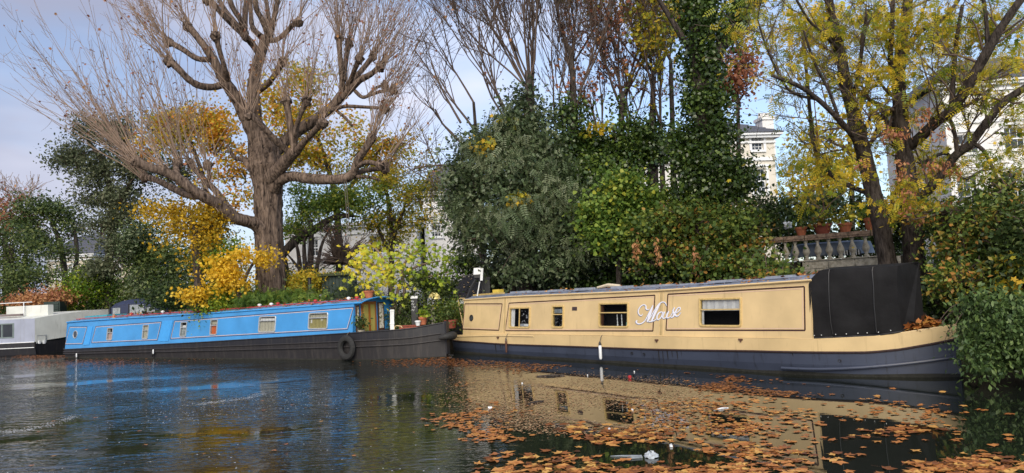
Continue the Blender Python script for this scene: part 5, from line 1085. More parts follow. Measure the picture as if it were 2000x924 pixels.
for i in order:
    o = bpy.data.objects.new('leaf', fm[int(np.clip(T_[i]*4, 0, 3))]); sc.collection.objects.link(o); o.parent = fig
    o.location = C_[i]-ROOT[fig.name]; o.rotation_euler = (RNG.uniform(.2, 1.3), RNG.uniform(-.5, .5), RNG.uniform(-1.2, 1.2)-1.57*0); s_ = RNG.uniform(.13, .21); o.scale = (s_, s_, s_)
leaves('leaves', C_[rest], M['fig'], fig, .15, T_[rest], 'lobed', N_[rest], .2, .3)
tree('leafy_shrub', 'grey green shrub below the right side of the fig', 'shrub', (830, 640), 23.1, [(830, 560, 23.1, 30, 34), (860, 580, 23.1, 26, 26), (800, 590, 23.1, 26, 26), (850, 615, 22.9, 26, 20)], 7500, 'darkgreen', .09, clump=.2, tb=.6)
tree('grass_clump', 'clump of long grey green grass beside the green shed', 'plant', (700, 590), 24.4, [(700, 560, 24.4, 12, 10)], 200, 'greyivy', .08)
O = [W(RNG.uniform(672, 745), 596, 24.3)+RNG.normal(size=3)*[.1, .3, .05] for _ in range(260)]
P1, R1 = shoots(O, [np.array([RNG.normal()*.5, RNG.normal()*.4, 1.0]) for _ in O], RNG.uniform(.5, 1.1, len(O)), .010, .003, 7, -1.3, .05)
t = thing('pampas_plant', W(708, 596, 24.3), 'fountain of arching grassy leaves behind the terracotta pot on the blue boat', 'plant')
batch_tubes('blades', P1, R1, M['twig'] if False else M['greyivy'], t, 3, kind='stuff')
# -- the great mass of ivy in the middle
tree('ivy_covered_tree', 'huge grey green ivy covered mass left of centre overhanging the bank', 'tree', (1010, 600), 22.5, [(1030, 200, 22.5, 26, 50, 1), (1000, 250, 22.5, 50, 50), (950, 290, 22.5, 50, 50), (1030, 300, 22, 60, 60), (930, 360, 22.5, 50, 60), (1000, 380, 21.8, 70, 70), (1070, 370, 22, 60, 70), (940, 440, 22, 50, 50), (1010, 460, 21.4, 70, 50), (1090, 440, 21.6, 60, 60), (910, 320, 23, 26, 30, .6), (900, 400, 23, 26, 50, .8), (1130, 460, 21.5, 40, 44), (1030, 520, 21.8, 60, 26), (1090, 515, 21.4, 60, 30), (975, 515, 23.6, 26, 24, .6), (885, 345, 23, 22, 14, .5), (1060, 235, 22.6, 30, 30, .6), (1150, 400, 22, 30, 50)], 60000, 'greyivy', .105, 'spray', stems=[[(1030, 620, 18), (1020, 480, 16), (1030, 330, 12), (1035, 200, 8), (1030, 140, 6)]], clump=.30, per=18, tb=.40, droop=.5, shell=.5, gap=.36, twigs=160)
ivm = bpy.data.objects['ivy_covered_tree']
C_, T_, N_ = blobs([(1000, 260, 21.9, 60, 50), (950, 310, 21.9, 50, 50), (1030, 330, 21.3, 66, 60), (930, 400, 21.9, 46, 60), (1010, 430, 20.9, 76, 60), (1080, 420, 21.2, 66, 70), (1120, 480, 21, 50, 26)], 5200, .30, 9, .8, .6, .75, .25, .3)
leaves('hanging_sprays', C_, M['greyivy'], ivm, .24, T_, 'pinnate', N_, .1, 1.1)  # paler outer sprays: highlights put into the leaf colour
C_, T_, N_ = blobs([(1012, 392, 20.4, 18, 16), (945, 285, 21.3, 20, 12), (1165, 250, 23.8, 20, 14), (985, 232, 21.6, 12, 8)], 420, .14, 7, .2, .6, .7); leaves('yellow_leaves', C_, M['yellowgreen'], ivm, .14, T_, 'lobed', N_)
tree('ivy_covered_tree', 'dark ivy clad tree tops behind the grey green ivy mass', 'tree', (1130, 600), 24.5, [(1120, 240, 24.5, 16, 70, 1), (1080, 290, 24.5, 40, 40), (1150, 300, 24.5, 50, 50), (1200, 300, 24.5, 50, 34), (1250, 280, 24.5, 40, 30), (1280, 300, 24.5, 30, 26), (1180, 350, 24.3, 70, 40), (1120, 350, 24, 60, 60), (1240, 340, 24.3, 30, 34, .6), (1275, 240, 24.5, 14, 80, .6), (1210, 230, 24.5, 14, 50, .4)], 52000, 'ivy', .10, 'ivy', stems=[[(1120, 620, 12), (1118, 300, 9), (1120, 170, 6), (1112, 90, 4)], [(1210, 620, 11), (1212, 300, 7), (1216, 180, 5)], [(1270, 620, 10), (1272, 300, 7), (1276, 150, 4)]], clump=.32, tb=.45, gap=.4, twigs=160)
tree('leafy_bush', 'fresh green rounded bush between the ivy masses', 'bush', (1210, 600), 20.8, [(1210, 380, 20.8, 46, 44), (1180, 430, 20.8, 46, 46), (1240, 430, 20.8, 46, 50), (1200, 470, 20.6, 60, 26), (1280, 400, 21, 20, 34, .7)], 26000, 'green', .10, 'ivy', clump=.26, tb=.35, stems=[[(1210, 640, 7), (1208, 500, 5)]])
tree('ivy_trunk_tree', 'tall trunk thickly wrapped in dark glossy ivy right of centre', 'tree', (1390, 600), 20, [(1366, 50, 20, 21, 46, 1.2), (1370, 120, 20, 26, 44, 1.2), (1375, 190, 20, 30, 44, 1.2), (1385, 250, 20, 38, 40), (1392, 310, 20, 58, 44), (1355, 340, 20, 36, 40), (1420, 350, 20, 46, 44), (1395, 380, 20, 60, 30), (1360, -10, 20, 26, 40), (1440, 30, 20, 24, 34, .6), (1420, 75, 20, 26, 26, .6), (1450, -10, 20, 20, 30, .6), (1335, 280, 20, 20, 40, .5)], 56000, 'ivy', .085, 'ivy', stems=[[(1400, 640, 26), (1395, 480, 22), (1380, 300, 20), (1368, 150, 17), (1360, 60, 15), (1362, -60, 12)], [(1385, 130, 12), (1415, 80, 11), (1445, 25, 10), (1460, -40, 9)], [(1355, 110, 7), (1325, 60, 6), (1300, 20, 5), (1270, -30, 4)]], clump=.24, per=22, tb=.42, droop=.4, gap=.2)
tree('bramble_thicket', 'russet brown and green bramble thicket below the ivy trunk', 'thicket', (1400, 600), 19.2, [(1300, 460, 19.4, 50, 50), (1350, 430, 19.4, 50, 44), (1420, 450, 19.2, 60, 50), (1450, 488, 19.2, 34, 40), (1370, 500, 19, 80, 34), (1450, 520, 18.4, 70, 30), (1510, 545, 17.2, 50, 12), (1270, 500, 19.6, 40, 34), (1440, 440, 19.4, 40, 30)], 40000, 'bramble', .085, 'ivy', clump=.26, tb=.30, twigs=420, gap=.42)
tree('camellia_hedge', 'dark glossy evergreen hedge behind the balustrade pots', 'hedge', (1520, 500), 21.5, [(1480, 415, 21.5, 40, 26), (1530, 420, 21.5, 44, 28), (1560, 480, 22, 60, 30), (1640, 480, 22, 60, 30), (1720, 480, 22, 60, 34), (1580, 430, 21.5, 30, 24), (1620, 410, 21.8, 40, 26), (1680, 420, 21.8, 40, 30), (1500, 445, 21, 44, 26), (1740, 430, 21.8, 40, 40), (1800, 420, 21, 50, 50)], 34000, 'darkgreen', .11, 'oval', clump=.26, tb=.25)
# ivy hanging down the bank behind the cream boat
def bankpts(s0, s1, n, z0, z1, off=(0, 1.6)):
    k = RNG.uniform(s0, s1, n); P = []
    z = RNG.uniform(z0, z1, n); t = RNG.uniform(*off, n)+ (z-z0)*.5
    for a, b2, c in zip(k, t, z):
        if a > 7.5: c = .35+(c-.35)*.55
        P.append(CF.P(a, 2.35+b2, c))
    return np.array(P)
t = thing('bank_ivy', CF.P(6, 3, .4), 'dark ivy covering the shaded bank behind the cream boat', 'ivy'); 
q = bankpts(-1.5, 15, 1500, .35, 2.5); P = np.repeat(q, 24, 0)+RNG.normal(size=(len(q)*24, 3))*.16
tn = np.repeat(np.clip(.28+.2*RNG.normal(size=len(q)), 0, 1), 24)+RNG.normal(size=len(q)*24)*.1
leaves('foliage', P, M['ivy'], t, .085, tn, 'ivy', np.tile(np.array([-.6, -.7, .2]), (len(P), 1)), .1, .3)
t = thing('climbing_ivy', CF.P(3, 4.2, .4), 'dark ivy curtain hanging in deep shade under the grey green mass', 'ivy')
q = np.array([CF.P(RNG.uniform(-2.6, 6.6), 4.3+RNG.uniform(0, .8), RNG.uniform(.8, 3.9)) for _ in range(1050)]); P = np.repeat(q, 22, 0)+RNG.normal(size=(len(q)*22, 3))*.2
leaves('foliage', P, M['ivy'], t, .10, np.clip(RNG.normal(size=len(P))*.15+.15, 0, 1), 'ivy', np.tile(np.array([-.6, -.7, .2]), (len(P), 1)), .1, .3)  # tint held at the dark end, putting the hollow's shade into the leaf colour
# hanging rusty flower spikes in the thicket
for k, (x, y, lb) in enumerate(((1284, 493, 'pair of hanging orange leaf sprays left in the thicket'), (1359, 515, 'single hanging orange leaf spray lower in the thicket'), (1243, 489, 'small orange leaf spray left of the thicket'))):
    c = W(x, y, 18.6); o = leaves('leaf_spray', c+RNG.normal(size=(60, 3))*[.05, .05, .18], M['rust'], None, .10, RNG.uniform(.7, 1, 60), 'oval', None, .1, 1.2, 'stuff', c); tag(o, lb, 'leaves')
# bare whippy trees behind the ivy
def bare(lab, starts, Y, lv, r0, mat, leafn=0, lm='rust', zb_=1.5, ln=(2.2, 3.2), sp=.42, ls=.10):
    x0, y0 = starts[0][:2]; c = W(x0, y0, Y); t = thing('bare_tree', (c[0], Y, gzf(c[0], Y)), lab, 'tree'); o = []; tr = []
    for (x, y, lean, nn) in starts:
        c = W(x, y, Y+RNG.uniform(-.5, .5)); tr.append(np.array([list(p)+[r] for p, r in ((W(x, 620, Y), .14), (W(x, (y+620)/2, Y)+[.1, 0, 0], .11), (c, .07))]))
        for i in range(nn): grow(c+RNG.normal(size=3)*.05, unit(np.array([lean+RNG.normal()*.45, RNG.normal()*.35, 1.0])), RNG.uniform(*ln), r0, lv, o, sp, (3, 5), .25)
    limbs('trunk', [crom(q, 5) for q in tr], M['bark_dark'], t, 8, .05)
    grown('branches', o, M[mat], t, 4, .0065)
    if leafn:
        tips = np.array([q[0][RNG.integers(1, 5)] for q in o]); idx = RNG.integers(0, len(tips), leafn); leaves('leaves', tips[idx]+RNG.normal(size=(leafn, 3))*.06, M[lm], t, ls, None, 'lobed', None, .3, .3)
tree('bank_hedge', 'dark leafy hedge behind the black lean-to and lamp stand', 'hedge', (920, 600), 26.6, [(920, 520, 26.8, 50, 40), (965, 560, 26.4, 50, 40), (885, 560, 26.8, 40, 30), (990, 520, 25.8, 50, 50)], 14000, 'darkgreen', .10, clump=.26, tb=.3, gap=.1)
bare('bare tree with long dark shoots above the left of the ivy', [(1030, 170, -.35, 7), (1040, 190, 0, 6), (1000, 250, -.6, 4)], 24, 3, .04, 'twig_dark', 400, ln=(2.6, 3.8), sp=.32)
bare('bare tree with upright shoots above the centre of the ivy', [(1118, 120, 0, 6), (1125, 220, .1, 5), (1090, 280, -.1, 3)], 25, 3, .04, 'twig_dark', 300, ln=(2.6, 3.8), sp=.3)
bare('tree with thin rust coloured leaves behind the green bush', [(1212, 200, 0, 6), (1235, 260, .1, 4), (1180, 300, -.2, 3)], 25.5, 3, .045, 'twig_dark', 2600, ln=(2.2, 3.2), ls=.13)
bare('tree with thin rust and yellow leaves left of the ivy trunk', [(1275, 150, 0, 5), (1290, 240, .1, 4), (1310, 120, 0, 3)], 24.5, 3, .045, 'twig_dark', 5600, 'yellowgreen', ln=(2.0, 3.0), ls=.13)
tree('rust_tree', 'brown leaved tree peeping out right of the ivy trunk', 'tree', (1450, 500), 26, [(1440, 170, 26, 30, 60), (1450, 110, 26, 24, 40), (1330, 20, 25, 60, 50, .35)], 3500, 'rust', .14, 'lobed', stems=[[(1445, 560, 6), (1442, 250, 4), (1438, 120, 2)]], twigs=90, per=12)
O = [W(RNG.uniform(820, 900), RNG.uniform(380, 520), 26) for _ in range(16)]
t = thing('bare_tree', (W(905, 560, 26)[0], 26, 1.5), 'leaning bare tree with crossing wiry branches left of the ivy', 'tree'); o = []
for p0, dd, l_ in (((960, 560), (-.3, 0, 1), 3.5), ((930, 300), (-.9, 0, .7), 2.2), ((915, 330), (-1, 0, .2), 2.0), ((930, 260), (-.6, 0, 1), 2.4), ((940, 400), (-1, 0, .5), 1.8), ((900, 240), (-.5, .2, 1), 2.6), ((925, 200), (-.5, .2, 1), 2.6)):
    grow(W(*p0, 25.6), unit(np.array(dd, float)), l_, .05, 3, o, .5, (3, 4), .15)
grown('branches', o, M['twig_dark'], t, 4, .006); mb = MB(); mb.tube([W(950, 620, 25.6), W(940, 400, 25.6), W(925, 200, 25.6)], [.14, .1, .05], 8); mb.build('trunk', M['bark_dark'], t, True)
# -- right hand trees
RY = 15.6
def rtree(lab, LL, Y, bl, n, tw):
    c = W(LL[0][0][0], LL[0][0][1], Y); t = thing('robinia_tree', (c[0], Y, gzf(c[0], Y)), lab, 'tree')
    LL[0] = [(a_[0], a_[1], a_[2]*.88) for a_ in LL[0]]; limbs('trunk', [limb_pts(LL[0], Y, 6)], M['bark_dark'], t, 22, .05, True)
    allp = [limb_pts([(a_[0], a_[1], a_[2]*.82, *a_[3:]) for a_ in q], Y, 5) for q in LL[1:]]
    for q in allp: limbs('limb', [q], M['bark_dark'], t, 10, .06)
    o = []
    for q in allp+[limb_pts(LL[0], Y, 6)[24:]]:
        for i in range(3, len(q), 2):
            if RNG.uniform() < tw: d = unit(q[i, :3]-q[i-1, :3]); grow(q[i, :3], unit(d*.6+RNG.normal(size=3)*.6+[0, 0, .2]), RNG.uniform(.6, 1.3), max(.012, q[i, 3]*.28), 2, o, .6, (2, 4), .1)
    grown('branches', o, M['twig_dark'], t, 4, .0045)
    tips = np.array([q[0][-1] for q in o]); P, Tn, Nn = blobs([(q[0], q[1], q[2]+(2.2 if j % 2 else 0), *q[3:]) for j, q in enumerate(bl)], n, .26, 7, .05, .5, .6, .25, .35)
    leaves('crown', P, M['ashleaf'], t, .15, Tn, 'pinnate', None, .5, .5)
    P, Tn, Nn = blobs([(q[0], q[1], q[2]+.6, *q[3:]) for q in bl], n//3, .3, 5, .05, .6, .7, .25, .3); leaves('large_leaves', P, M['ashleaf'], t, .12, Tn, 'lobed', None, .3, .5)
    idx = RNG.integers(0, len(tips), n//4); leaves('sprays', tips[idx], M['ashleaf'], t, .18, None, 'pinnate', None, .4, .6)
    return t
rtree('leaning grey trunk rising behind the black hood left of its twin', [[(1740, 620, 22), (1738, 540, 20), (1728, 480, 18), (1716, 420, 17.5), (1704, 370, 17), (1690, 310, 16), (1676, 260, 15), (1664, 210, 13.5), (1650, 150, 12), (1638, 90, 11), (1624, 30, 9.5), (1612, -40, 9)],
 [(1690, 316, 8), (1668, 270, 7, -.3), (1640, 236, 6.5, -.7), (1600, 196, 5.5, -1), (1560, 168, 4.5, -1.3), (1508, 148, 3.5, -1.6)],
 [(1706, 378, 7), (1680, 372, 6, .4), (1640, 352, 6.5, .8), (1605, 322, 6, 1.2), (1590, 280, 5.5, 1.4), (1582, 220, 5, 1.6), (1575, 140, 4.5, 1.8), (1565, 40, 4, 2)],
 [(1662, 205, 6), (1676, 150, 5, -.4), (1684, 90, 4.5, -.8), (1694, 20, 4, -1)], [(1640, 100, 5), (1612, 70, 4, -.5), (1580, 40, 3, -.9), (1550, -10, 2.5, -1.2)],
 [(1640, 236, 4, -.7), (1620, 180, 3.5, -.9), (1590, 120, 3, -1), (1570, 60, 2.5, -1.2)], [(1600, 196, 3.5, -1), (1540, 175, 3, -1.1), (1500, 100, 2.5, -1.3), (1480, 40, 2, -1.4)]],
 RY, [(1540, 60, 15, 50, 50, .8), (1600, 60, 15, 60, 60), (1560, 130, 15, 60, 40, .6), (1680, 60, 15.6, 60, 60), (1620, 300, 16.5, 60, 40, .6), (1560, 330, 16.5, 50, 44, .7), (1700, 180, 15, 60, 60, .7), (1590, 380, 16, 40, 24, .6), (1660, 340, 15, 40, 40, .6), (1490, 50, 15, 40, 40, .5)], 3700, .8)
rtree('upright dark trunk with heavy right limbs behind the bow of the cream boat', [[(1792, 620, 25), (1790, 560, 23), (1786, 500, 22), (1782, 440, 21), (1776, 380, 20), (1768, 320, 18), (1763, 270, 17), (1758, 210, 15), (1755, 150, 13), (1762, 80, 11.5), (1772, 10, 10), (1778, -50, 9)],
 [(1772, 290, 12), (1800, 266, 12, -.4), (1828, 238, 12, -.8), (1856, 218, 11.5, -1.1), (1884, 180, 11, -1.4), (1906, 140, 10.5, -1.6), (1928, 100, 10, -1.8), (1952, 60, 9, -2), (1986, 10, 8, -2.2), (2020, -40, 7, -2.3)],
 [(1780, 400, 11), (1812, 372, 10.5, -.3), (1842, 338, 10, -.6), (1870, 300, 9.5, -.9), (1896, 280, 9, -1.1), (1926, 240, 8.5, -1.4), (1960, 200, 8, -1.6), (2020, 160, 7, -1.8)],
 [(1765, 290, 7), (1738, 250, 6, .3), (1718, 210, 5.5, .6), (1696, 196, 4.5, .8)], [(1756, 180, 7), (1740, 130, 6, -.4), (1742, 60, 5.5, -.7), (1745, -30, 5, -.9)], [(1762, 110, 6), (1800, 60, 5.5, .3), (1850, 30, 5, .6), (1890, -30, 4, .8)],
 [(1800, 320, 5, .4), (1850, 300, 4.5, .8), (1880, 350, 4, 1), (1930, 330, 3.5, 1.3), (1990, 350, 3, 1.5)], [(1858, 216, 6, -1.1), (1862, 150, 5, -1), (1868, 80, 4.5, -1), (1880, 10, 4, -1)], [(1870, 300, 5, -.9), (1862, 250, 4, -1), (1840, 200, 3, -1)], [(1930, 100, 5, -1.8), (1925, 30, 4, -1.8), (1915, -30, 4, -1.8)], [(1900, 278, 5, -1.1), (1925, 300, 4, -1.2), (1950, 360, 3, -1.3), (1958, 420, 2.5, -1.4)]],
 RY, [(1760, 60, 15, 60, 60), (1840, 50, 15, 60, 50), (1920, 60, 14.5, 60, 60, .9), (1980, 90, 14, 50, 60, .9), (1830, 140, 15, 60, 50, .8), (1920, 160, 14.5, 60, 50, .7), (1980, 230, 14, 50, 50, .8), (1800, 300, 15, 60, 50, .6), (1740, 390, 14.6, 60, 40, .8), (1850, 350, 14.5, 60, 50, .5), (1960, 330, 14, 60, 50, .7), (1700, 260, 15, 50, 50, .5)], 5600, .8)
SEEDS = ['at the top of the right hand trees beside the upright trunk', 'left of the upright trunk below the forked branch', 'against the upright trunk at mid height', 'right of the upright trunk over the heavy limb', 'against the leaning trunk above the pots', 'between the two trunks at mid height', 'right of the upright trunk level with the villa window', 'furthest right under the heavy limb', 'between the two trunks just above the balustrade level', 'beside the upright trunk above the black hood', 'at the tip of a drooping twig right of the upright trunk', 'hanging lowest but one above the black hood', 'hanging lowest above the black hood', 'just below the topmost cluster by the upright trunk', 'on the lower heavy limb right of the upright trunk', 'highest between the two trunks']
for k, (x, y) in enumerate(((1805, 220), (1732, 259), (1760, 262), (1836, 262), (1687, 321), (1755, 321), (1817, 327), (1862, 332), (1760, 343), (1772, 380), (1850, 397), (1774, 411), (1797, 422), (1800, 235), (1840, 325), (1740, 262))):
    c = W(x, y, 14.2); o = leaves('seed_cluster', c+RNG.normal(size=(46, 3))*[.08, .07, .07], M['rust'], None, .075, RNG.uniform(.3, 1, 46), 'oval', None, .0, 1.2, 'stuff', c); del o['kind']; tag(o, 'rust brown seed cluster '+SEEDS[k], 'seed cluster', 'rust brown seed clusters')
tree('yellow_tree', 'pale yellow tree behind the thin leaning trunks near the villa', 'tree', (1600, 500), 29, [(1590, 260, 29, 30, 40, .5), (1620, 250, 29, 34, 50, .5), (1600, 330, 29, 44, 50), (1650, 300, 29, 40, 50, .6), (1580, 370, 28, 40, 30), (1640, 370, 28, 40, 30)], 4500, 'yellowgreen', .15, 'lobed', stems=[[(1600, 600, 7), (1602, 400, 5), (1595, 280, 3)], [(1660, 600, 7), (1665, 400, 5), (1655, 200, 3)]], twigs=140, clump=.4, per=12, shell=.2, tb=.7)
tree('undergrowth', 'tangled dark green undergrowth on the bank at the right', 'shrub', (1880, 600), 14, [(1875, 450, 15, 46, 50), (1920, 430, 14, 60, 60), (1980, 430, 13.5, 50, 60), (1885, 520, 14.6, 46, 50), (1930, 520, 13.6, 60, 50), (1990, 520, 13, 50, 50), (1868, 600, 14, 30, 30), (1900, 590, 14, 50, 34), (2030, 480, 12.5, 60, 80), (2040, 620, 12, 50, 60)], 30000, 'darkgreen', .10, 'oval', clump=.24, tb=.35, twigs=320, stems=[[(1880, 640, 4), (1870, 520, 3), (1850, 420, 2)], [(1930, 640, 4), (1940, 500, 3), (1965, 380, 2)]])
tree('maple_sapling', 'patch of bright yellow green leaves at the right edge', 'shrub', (1990, 620), 12.4, [(1990, 520, 12.4, 20, 16), (1975, 560, 12.4, 20, 12, .5), (1995, 590, 12.3, 12, 10, .5)], 700, 'yellowgreen', .10, 'lobed', clump=.12, per=10, tb=.6)
tree('fern_shrub', 'bright green ferny leaves beside the grey trunk at right', 'shrub', (1860, 540), 13.6, [(1862, 530, 13.6, 24, 24), (1885, 560, 13.4, 26, 20, .6)], 700, 'green', .16, 'pinnate', clump=.2, per=10, tb=.35)
tree('bramble_thicket', 'olive and yellow flecked brambles on the right hand bank', 'thicket', (1900, 600), 13.2, [(1880, 470, 13.6, 50, 50), (1950, 440, 13.2, 50, 60), (1900, 540, 13, 50, 40), (1975, 540, 12.8, 40, 50), (1840, 400, 14, 40, 30, .5), (1960, 360, 13.6, 50, 30, .4)], 11000, 'bramble', .085, 'oval', clump=.26, tb=.45, per=14, gap=.4, shell=.2, twigs=120)
tree('undergrowth', 'leafy bank growth just beyond the right edge of the view', 'shrub', (2120, 620), 11.5, [(2130, 560, 11.5, 90, 90), (2110, 440, 12.5, 80, 80), (2260, 560, 10.8, 110, 120), (2240, 420, 12, 100, 80)], 9000, 'darkgreen', .12, 'oval', clump=.28, tb=.4, twigs=60)
# bush hanging over the bow
bush = thing('buddleia_bush', W(1940, 700, 11.3), 'leafy blue green bush hanging over the bow of the cream boat', 'bush')
C_, T_, N_ = blobs([(1915, 600, 11.4, 26, 34), (1965, 600, 11.4, 44, 50), (1925, 660, 11.2, 30, 44), (1965, 670, 11.0, 44, 46), (2000, 640, 11, 40, 60), (1905, 690, 11.0, 24, 26, .8), (1920, 712, 10.9, 26, 14, .8), (2030, 690, 10.8, 40, 44)], 21000, .15, 9, .2, .8, .45, .3, .42)
leaves('foliage', C_, M['buddleia'], bush, .07, T_, 'oval', N_, .2, .9)
C2, T2, N2 = blobs([(1950, 580, 11.3, 50, 20), (1915, 640, 11.1, 24, 50), (1935, 695, 10.9, 34, 30), (1980, 640, 10.9, 40, 60)], 280, .15, 4, .8)
me = bpy.data.meshes.new('leaf'); vv = [(0, 0, 0), (.25, .16, .02), (.6, .18, -.02), (1, 0, -.12), (.6, -.18, -.02), (.25, -.16, .02), (.5, 0, .0)]; me.from_pydata(vv, [], [(0, 1, 6), (1, 2, 6), (2, 3, 6), (3, 4, 6), (4, 5, 6), (5, 0, 6)]); me.materials.append(M['buddleia']); a = me.attributes.new('tint', 'FLOAT', 'FACE'); a.data.foreach_set('value', [.75]*6)
for i in range(len(C2)):
    o = bpy.data.objects.new('leaf', me); sc.collection.objects.link(o); o.parent = bush; o.location = C2[i]-ROOT[bush.name]; s_ = RNG.uniform(.08, .13); o.scale = (s_, s_, s_); o.rotation_euler = (RNG.uniform(-.6, .6), RNG.uniform(.2, 1.2), RNG.uniform(0, 6.28))
O = [W(RNG.uniform(1900, 2020), 610, 11.8) for _ in range(40)]; P1, R1 = shoots(O, [np.array([-.8+RNG.normal()*.4, -.5+RNG.normal()*.3, .4]) for _ in O], RNG.uniform(.5, 1.1, 40), .012, .004, 7, -1.8); batch_tubes('stems', P1, R1, M['twig_dark'], bush, 4, kind='stuff')
# ================================================================ BALUSTRADE AND TERRACE
TA = W(1490, 469, 19.6); TB = W(1745, 449, 18.3); TF = Frame(TA, TB); TL = float(np.hypot(*(TB-TA)[:2])); zr = (TA[2]+TB[2])/2
zof = lambda s: TA[2]+(TB[2]-TA[2])*s/TL
bal = thing('balustrade', TF.P(TL/2, .1, zr-.85), 'weathered stone balustrade with bulbous balusters behind the cream boat', 'balustrade')
mb = MB()
for i in range(6):
    a, c = TL*i/6+.008, TL*(i+1)/6-.008; q = lambda s, t, z: TF.P(s, t, zof(s)+z)
    mb = MB(); mb.box(q, (a, -.10, -.05), (c, .24, .04)); mb.box(q, (a, -.07, -.10), (c, .21, -.051)); mb.build('coping_stone', M['stone_brown'], bal)
bxs = [1511, 1534, 1553, 1574, 1597, 1619, 1641, 1665, 1691, 1716]; bp_ = [(.045, 0), (.07, .0), (.07, .04), (.045, .05), (.04, .08), (.055, .12), (.085, .18), (.095, .23), (.08, .29), (.05, .36), (.036, .42), (.034, .455), (.05, .47), (.05, .49), (.06, .50), (.06, .53)]
me0 = None
for x in bxs:
    s = TF.px(x, 480, .07)[0]; z = zof(s)-.10-.53
    if me0 is None:
        mb = MB(); mb.lathe(TF.P(s, .07, z), bp_, 14); o = mb.build('baluster', M['stone'], bal, True); me0 = (o, s, z)
    else:
        o = me0[0].copy(); sc.collection.objects.link(o); o.parent = bal; p1, p0 = np.array(TF.P(s, .07, z)), np.array(TF.P(me0[1], .07, me0[2])); o.location = p1-p0
for row, (zz, hh) in enumerate(((-.66, .03), (-.86, .195), (-1.06, .195), (-1.26, .195))):
    n = 5; off = .5*(row % 2)
    for i in range(n+1):
        a = max(.9, TL*(i-off)/n+.006); c = min(TL+.1, TL*(i+1-off)/n-.006)
        if c-a < .1: continue
        mb = MB(); jt = RNG.uniform(-.008, .008); q = lambda s, t, z: TF.P(s, t+jt, zof(s)+z); mb.box(q, (a, -.08-.04*(row == 0), zz), (c, .22, zz+(hh if row == 0 else hh-.006)-(0 if row else 0)))
        mb.build('wall_stone', M['stone'], bal)
mb = MB(); mb.box(lambda s, t, z: TF.P(s, t, zof(s)+z), (-.2, .225, -3), (TL+.3, .5, -.665)); mb.build('terrace_footing', M['earth'], bal)
def pot(px_, py_, Y, r, h_, mat, lab, plant=None, rim=True, pm='green', n=220, ps=.10, sp=(1.0, 1.0)):
    c = W(px_, py_, Y); t = thing('flower_pot', c, lab, 'plant pot')
    mb = MB(); mb.lathe(c, [(r*.68, 0), (r*.72, .02), (r*.92, h_*.72), (r*.93, h_*.73), (r*1.06, h_*.74), (r*1.08, h_-.01), (r*.96, h_), (r*.9, h_-.04), (.01, h_-.05)], 16); mb.build('pot', M[mat], t, True)
    if plant:
        q = c+np.array([0, 0, h_+r*sp[1]*.8])+RNG.normal(size=(n, 3))*np.array([r*sp[0], r*sp[0], r*sp[1]])*.6; leaves('plant', q, M[pm], t, ps, None, plant, None, .4, .2)
        mb = MB()
        for i in range(5): mb.tube([c+[0, 0, h_-.06], c+[RNG.normal()*r*.3, RNG.normal()*r*.3, h_+r*sp[1]*.6]], .006, 4)
        mb.build('stalks', M['twig_dark'], t)
    return t
def onrail(x, y): s, z = TF.px(x, y, .07); return s
for x, r, h_, m_, lb, kw in ((1565.5, .145, .23, 'terra', 'small urn shaped terracotta pot at the left end of the balustrade', dict(plant='oval', n=100, ps=.07)), (1608, .22, .27, 'terra_dark', 'largest dark red pot with flared rim on the balustrade', dict(plant='lobed', pm='bramble', n=260)), (1652, .17, .24, 'terra', 'square sided orange pot third along the balustrade', dict(plant='lobed', pm='yellowgreen', n=200)), (1702, .15, .32, 'terra', 'orange pot half hidden by the grey trunk on the balustrade', dict(plant='oval', n=160))):
    s = TF.px(x, 460, .07)[0]; p = TF.P(s, .07, zof(s)+.042); d = pr = None
    t = thing('flower_pot', p, lb, 'plant pot'); mb = MB(); mb.lathe(p, [(r*.66, 0), (r*.70, .02), (r*.80, .06), (r*.95, h_*.72), (r*1.08, h_*.74), (r*1.1, h_-.01), (r*.98, h_), (r*.9, h_-.04), (.01, h_-.05)], 18); mb.build('pot', M[m_], t, True)
    q = np.array(p)+np.array([0, 0, h_+r*.9])+RNG.normal(size=(kw['n'], 3))*np.array([r*1.1, r*.8, r*.7]); leaves('plant', q, M[kw.get('pm', 'green')], t, kw.get('ps', .10), None, kw['plant'], None, .4, .2)
c = W(1540, 440, 19.9); t = thing('flower', c-[0, 0, .35], 'single white rose beside the small urn on the balustrade', 'flower'); mb = MB(); mb.tube([c-[0, 0, .35], c-[.02, 0, .1], c], .006, 5); mb.build('stalk', M['twig_dark'], t); leaves('petals', c+RNG.normal(size=(26, 3))*.035, M['white'], t, .09, None, 'ivy', None, .4)
t = thing('rope_swing', W(678, 450, 25.3), 'pair of thin pale ropes hanging from the long right limb of the plane', 'rope')
for dx in (0, 4):
    mb = MB(); mb.tube([W(672+dx, 352, 25.3), W(676+dx, 400, 25.3), W(678+dx, 448, 25.3)], .014, 5); mb.build('rope', M['rope'], t, True)
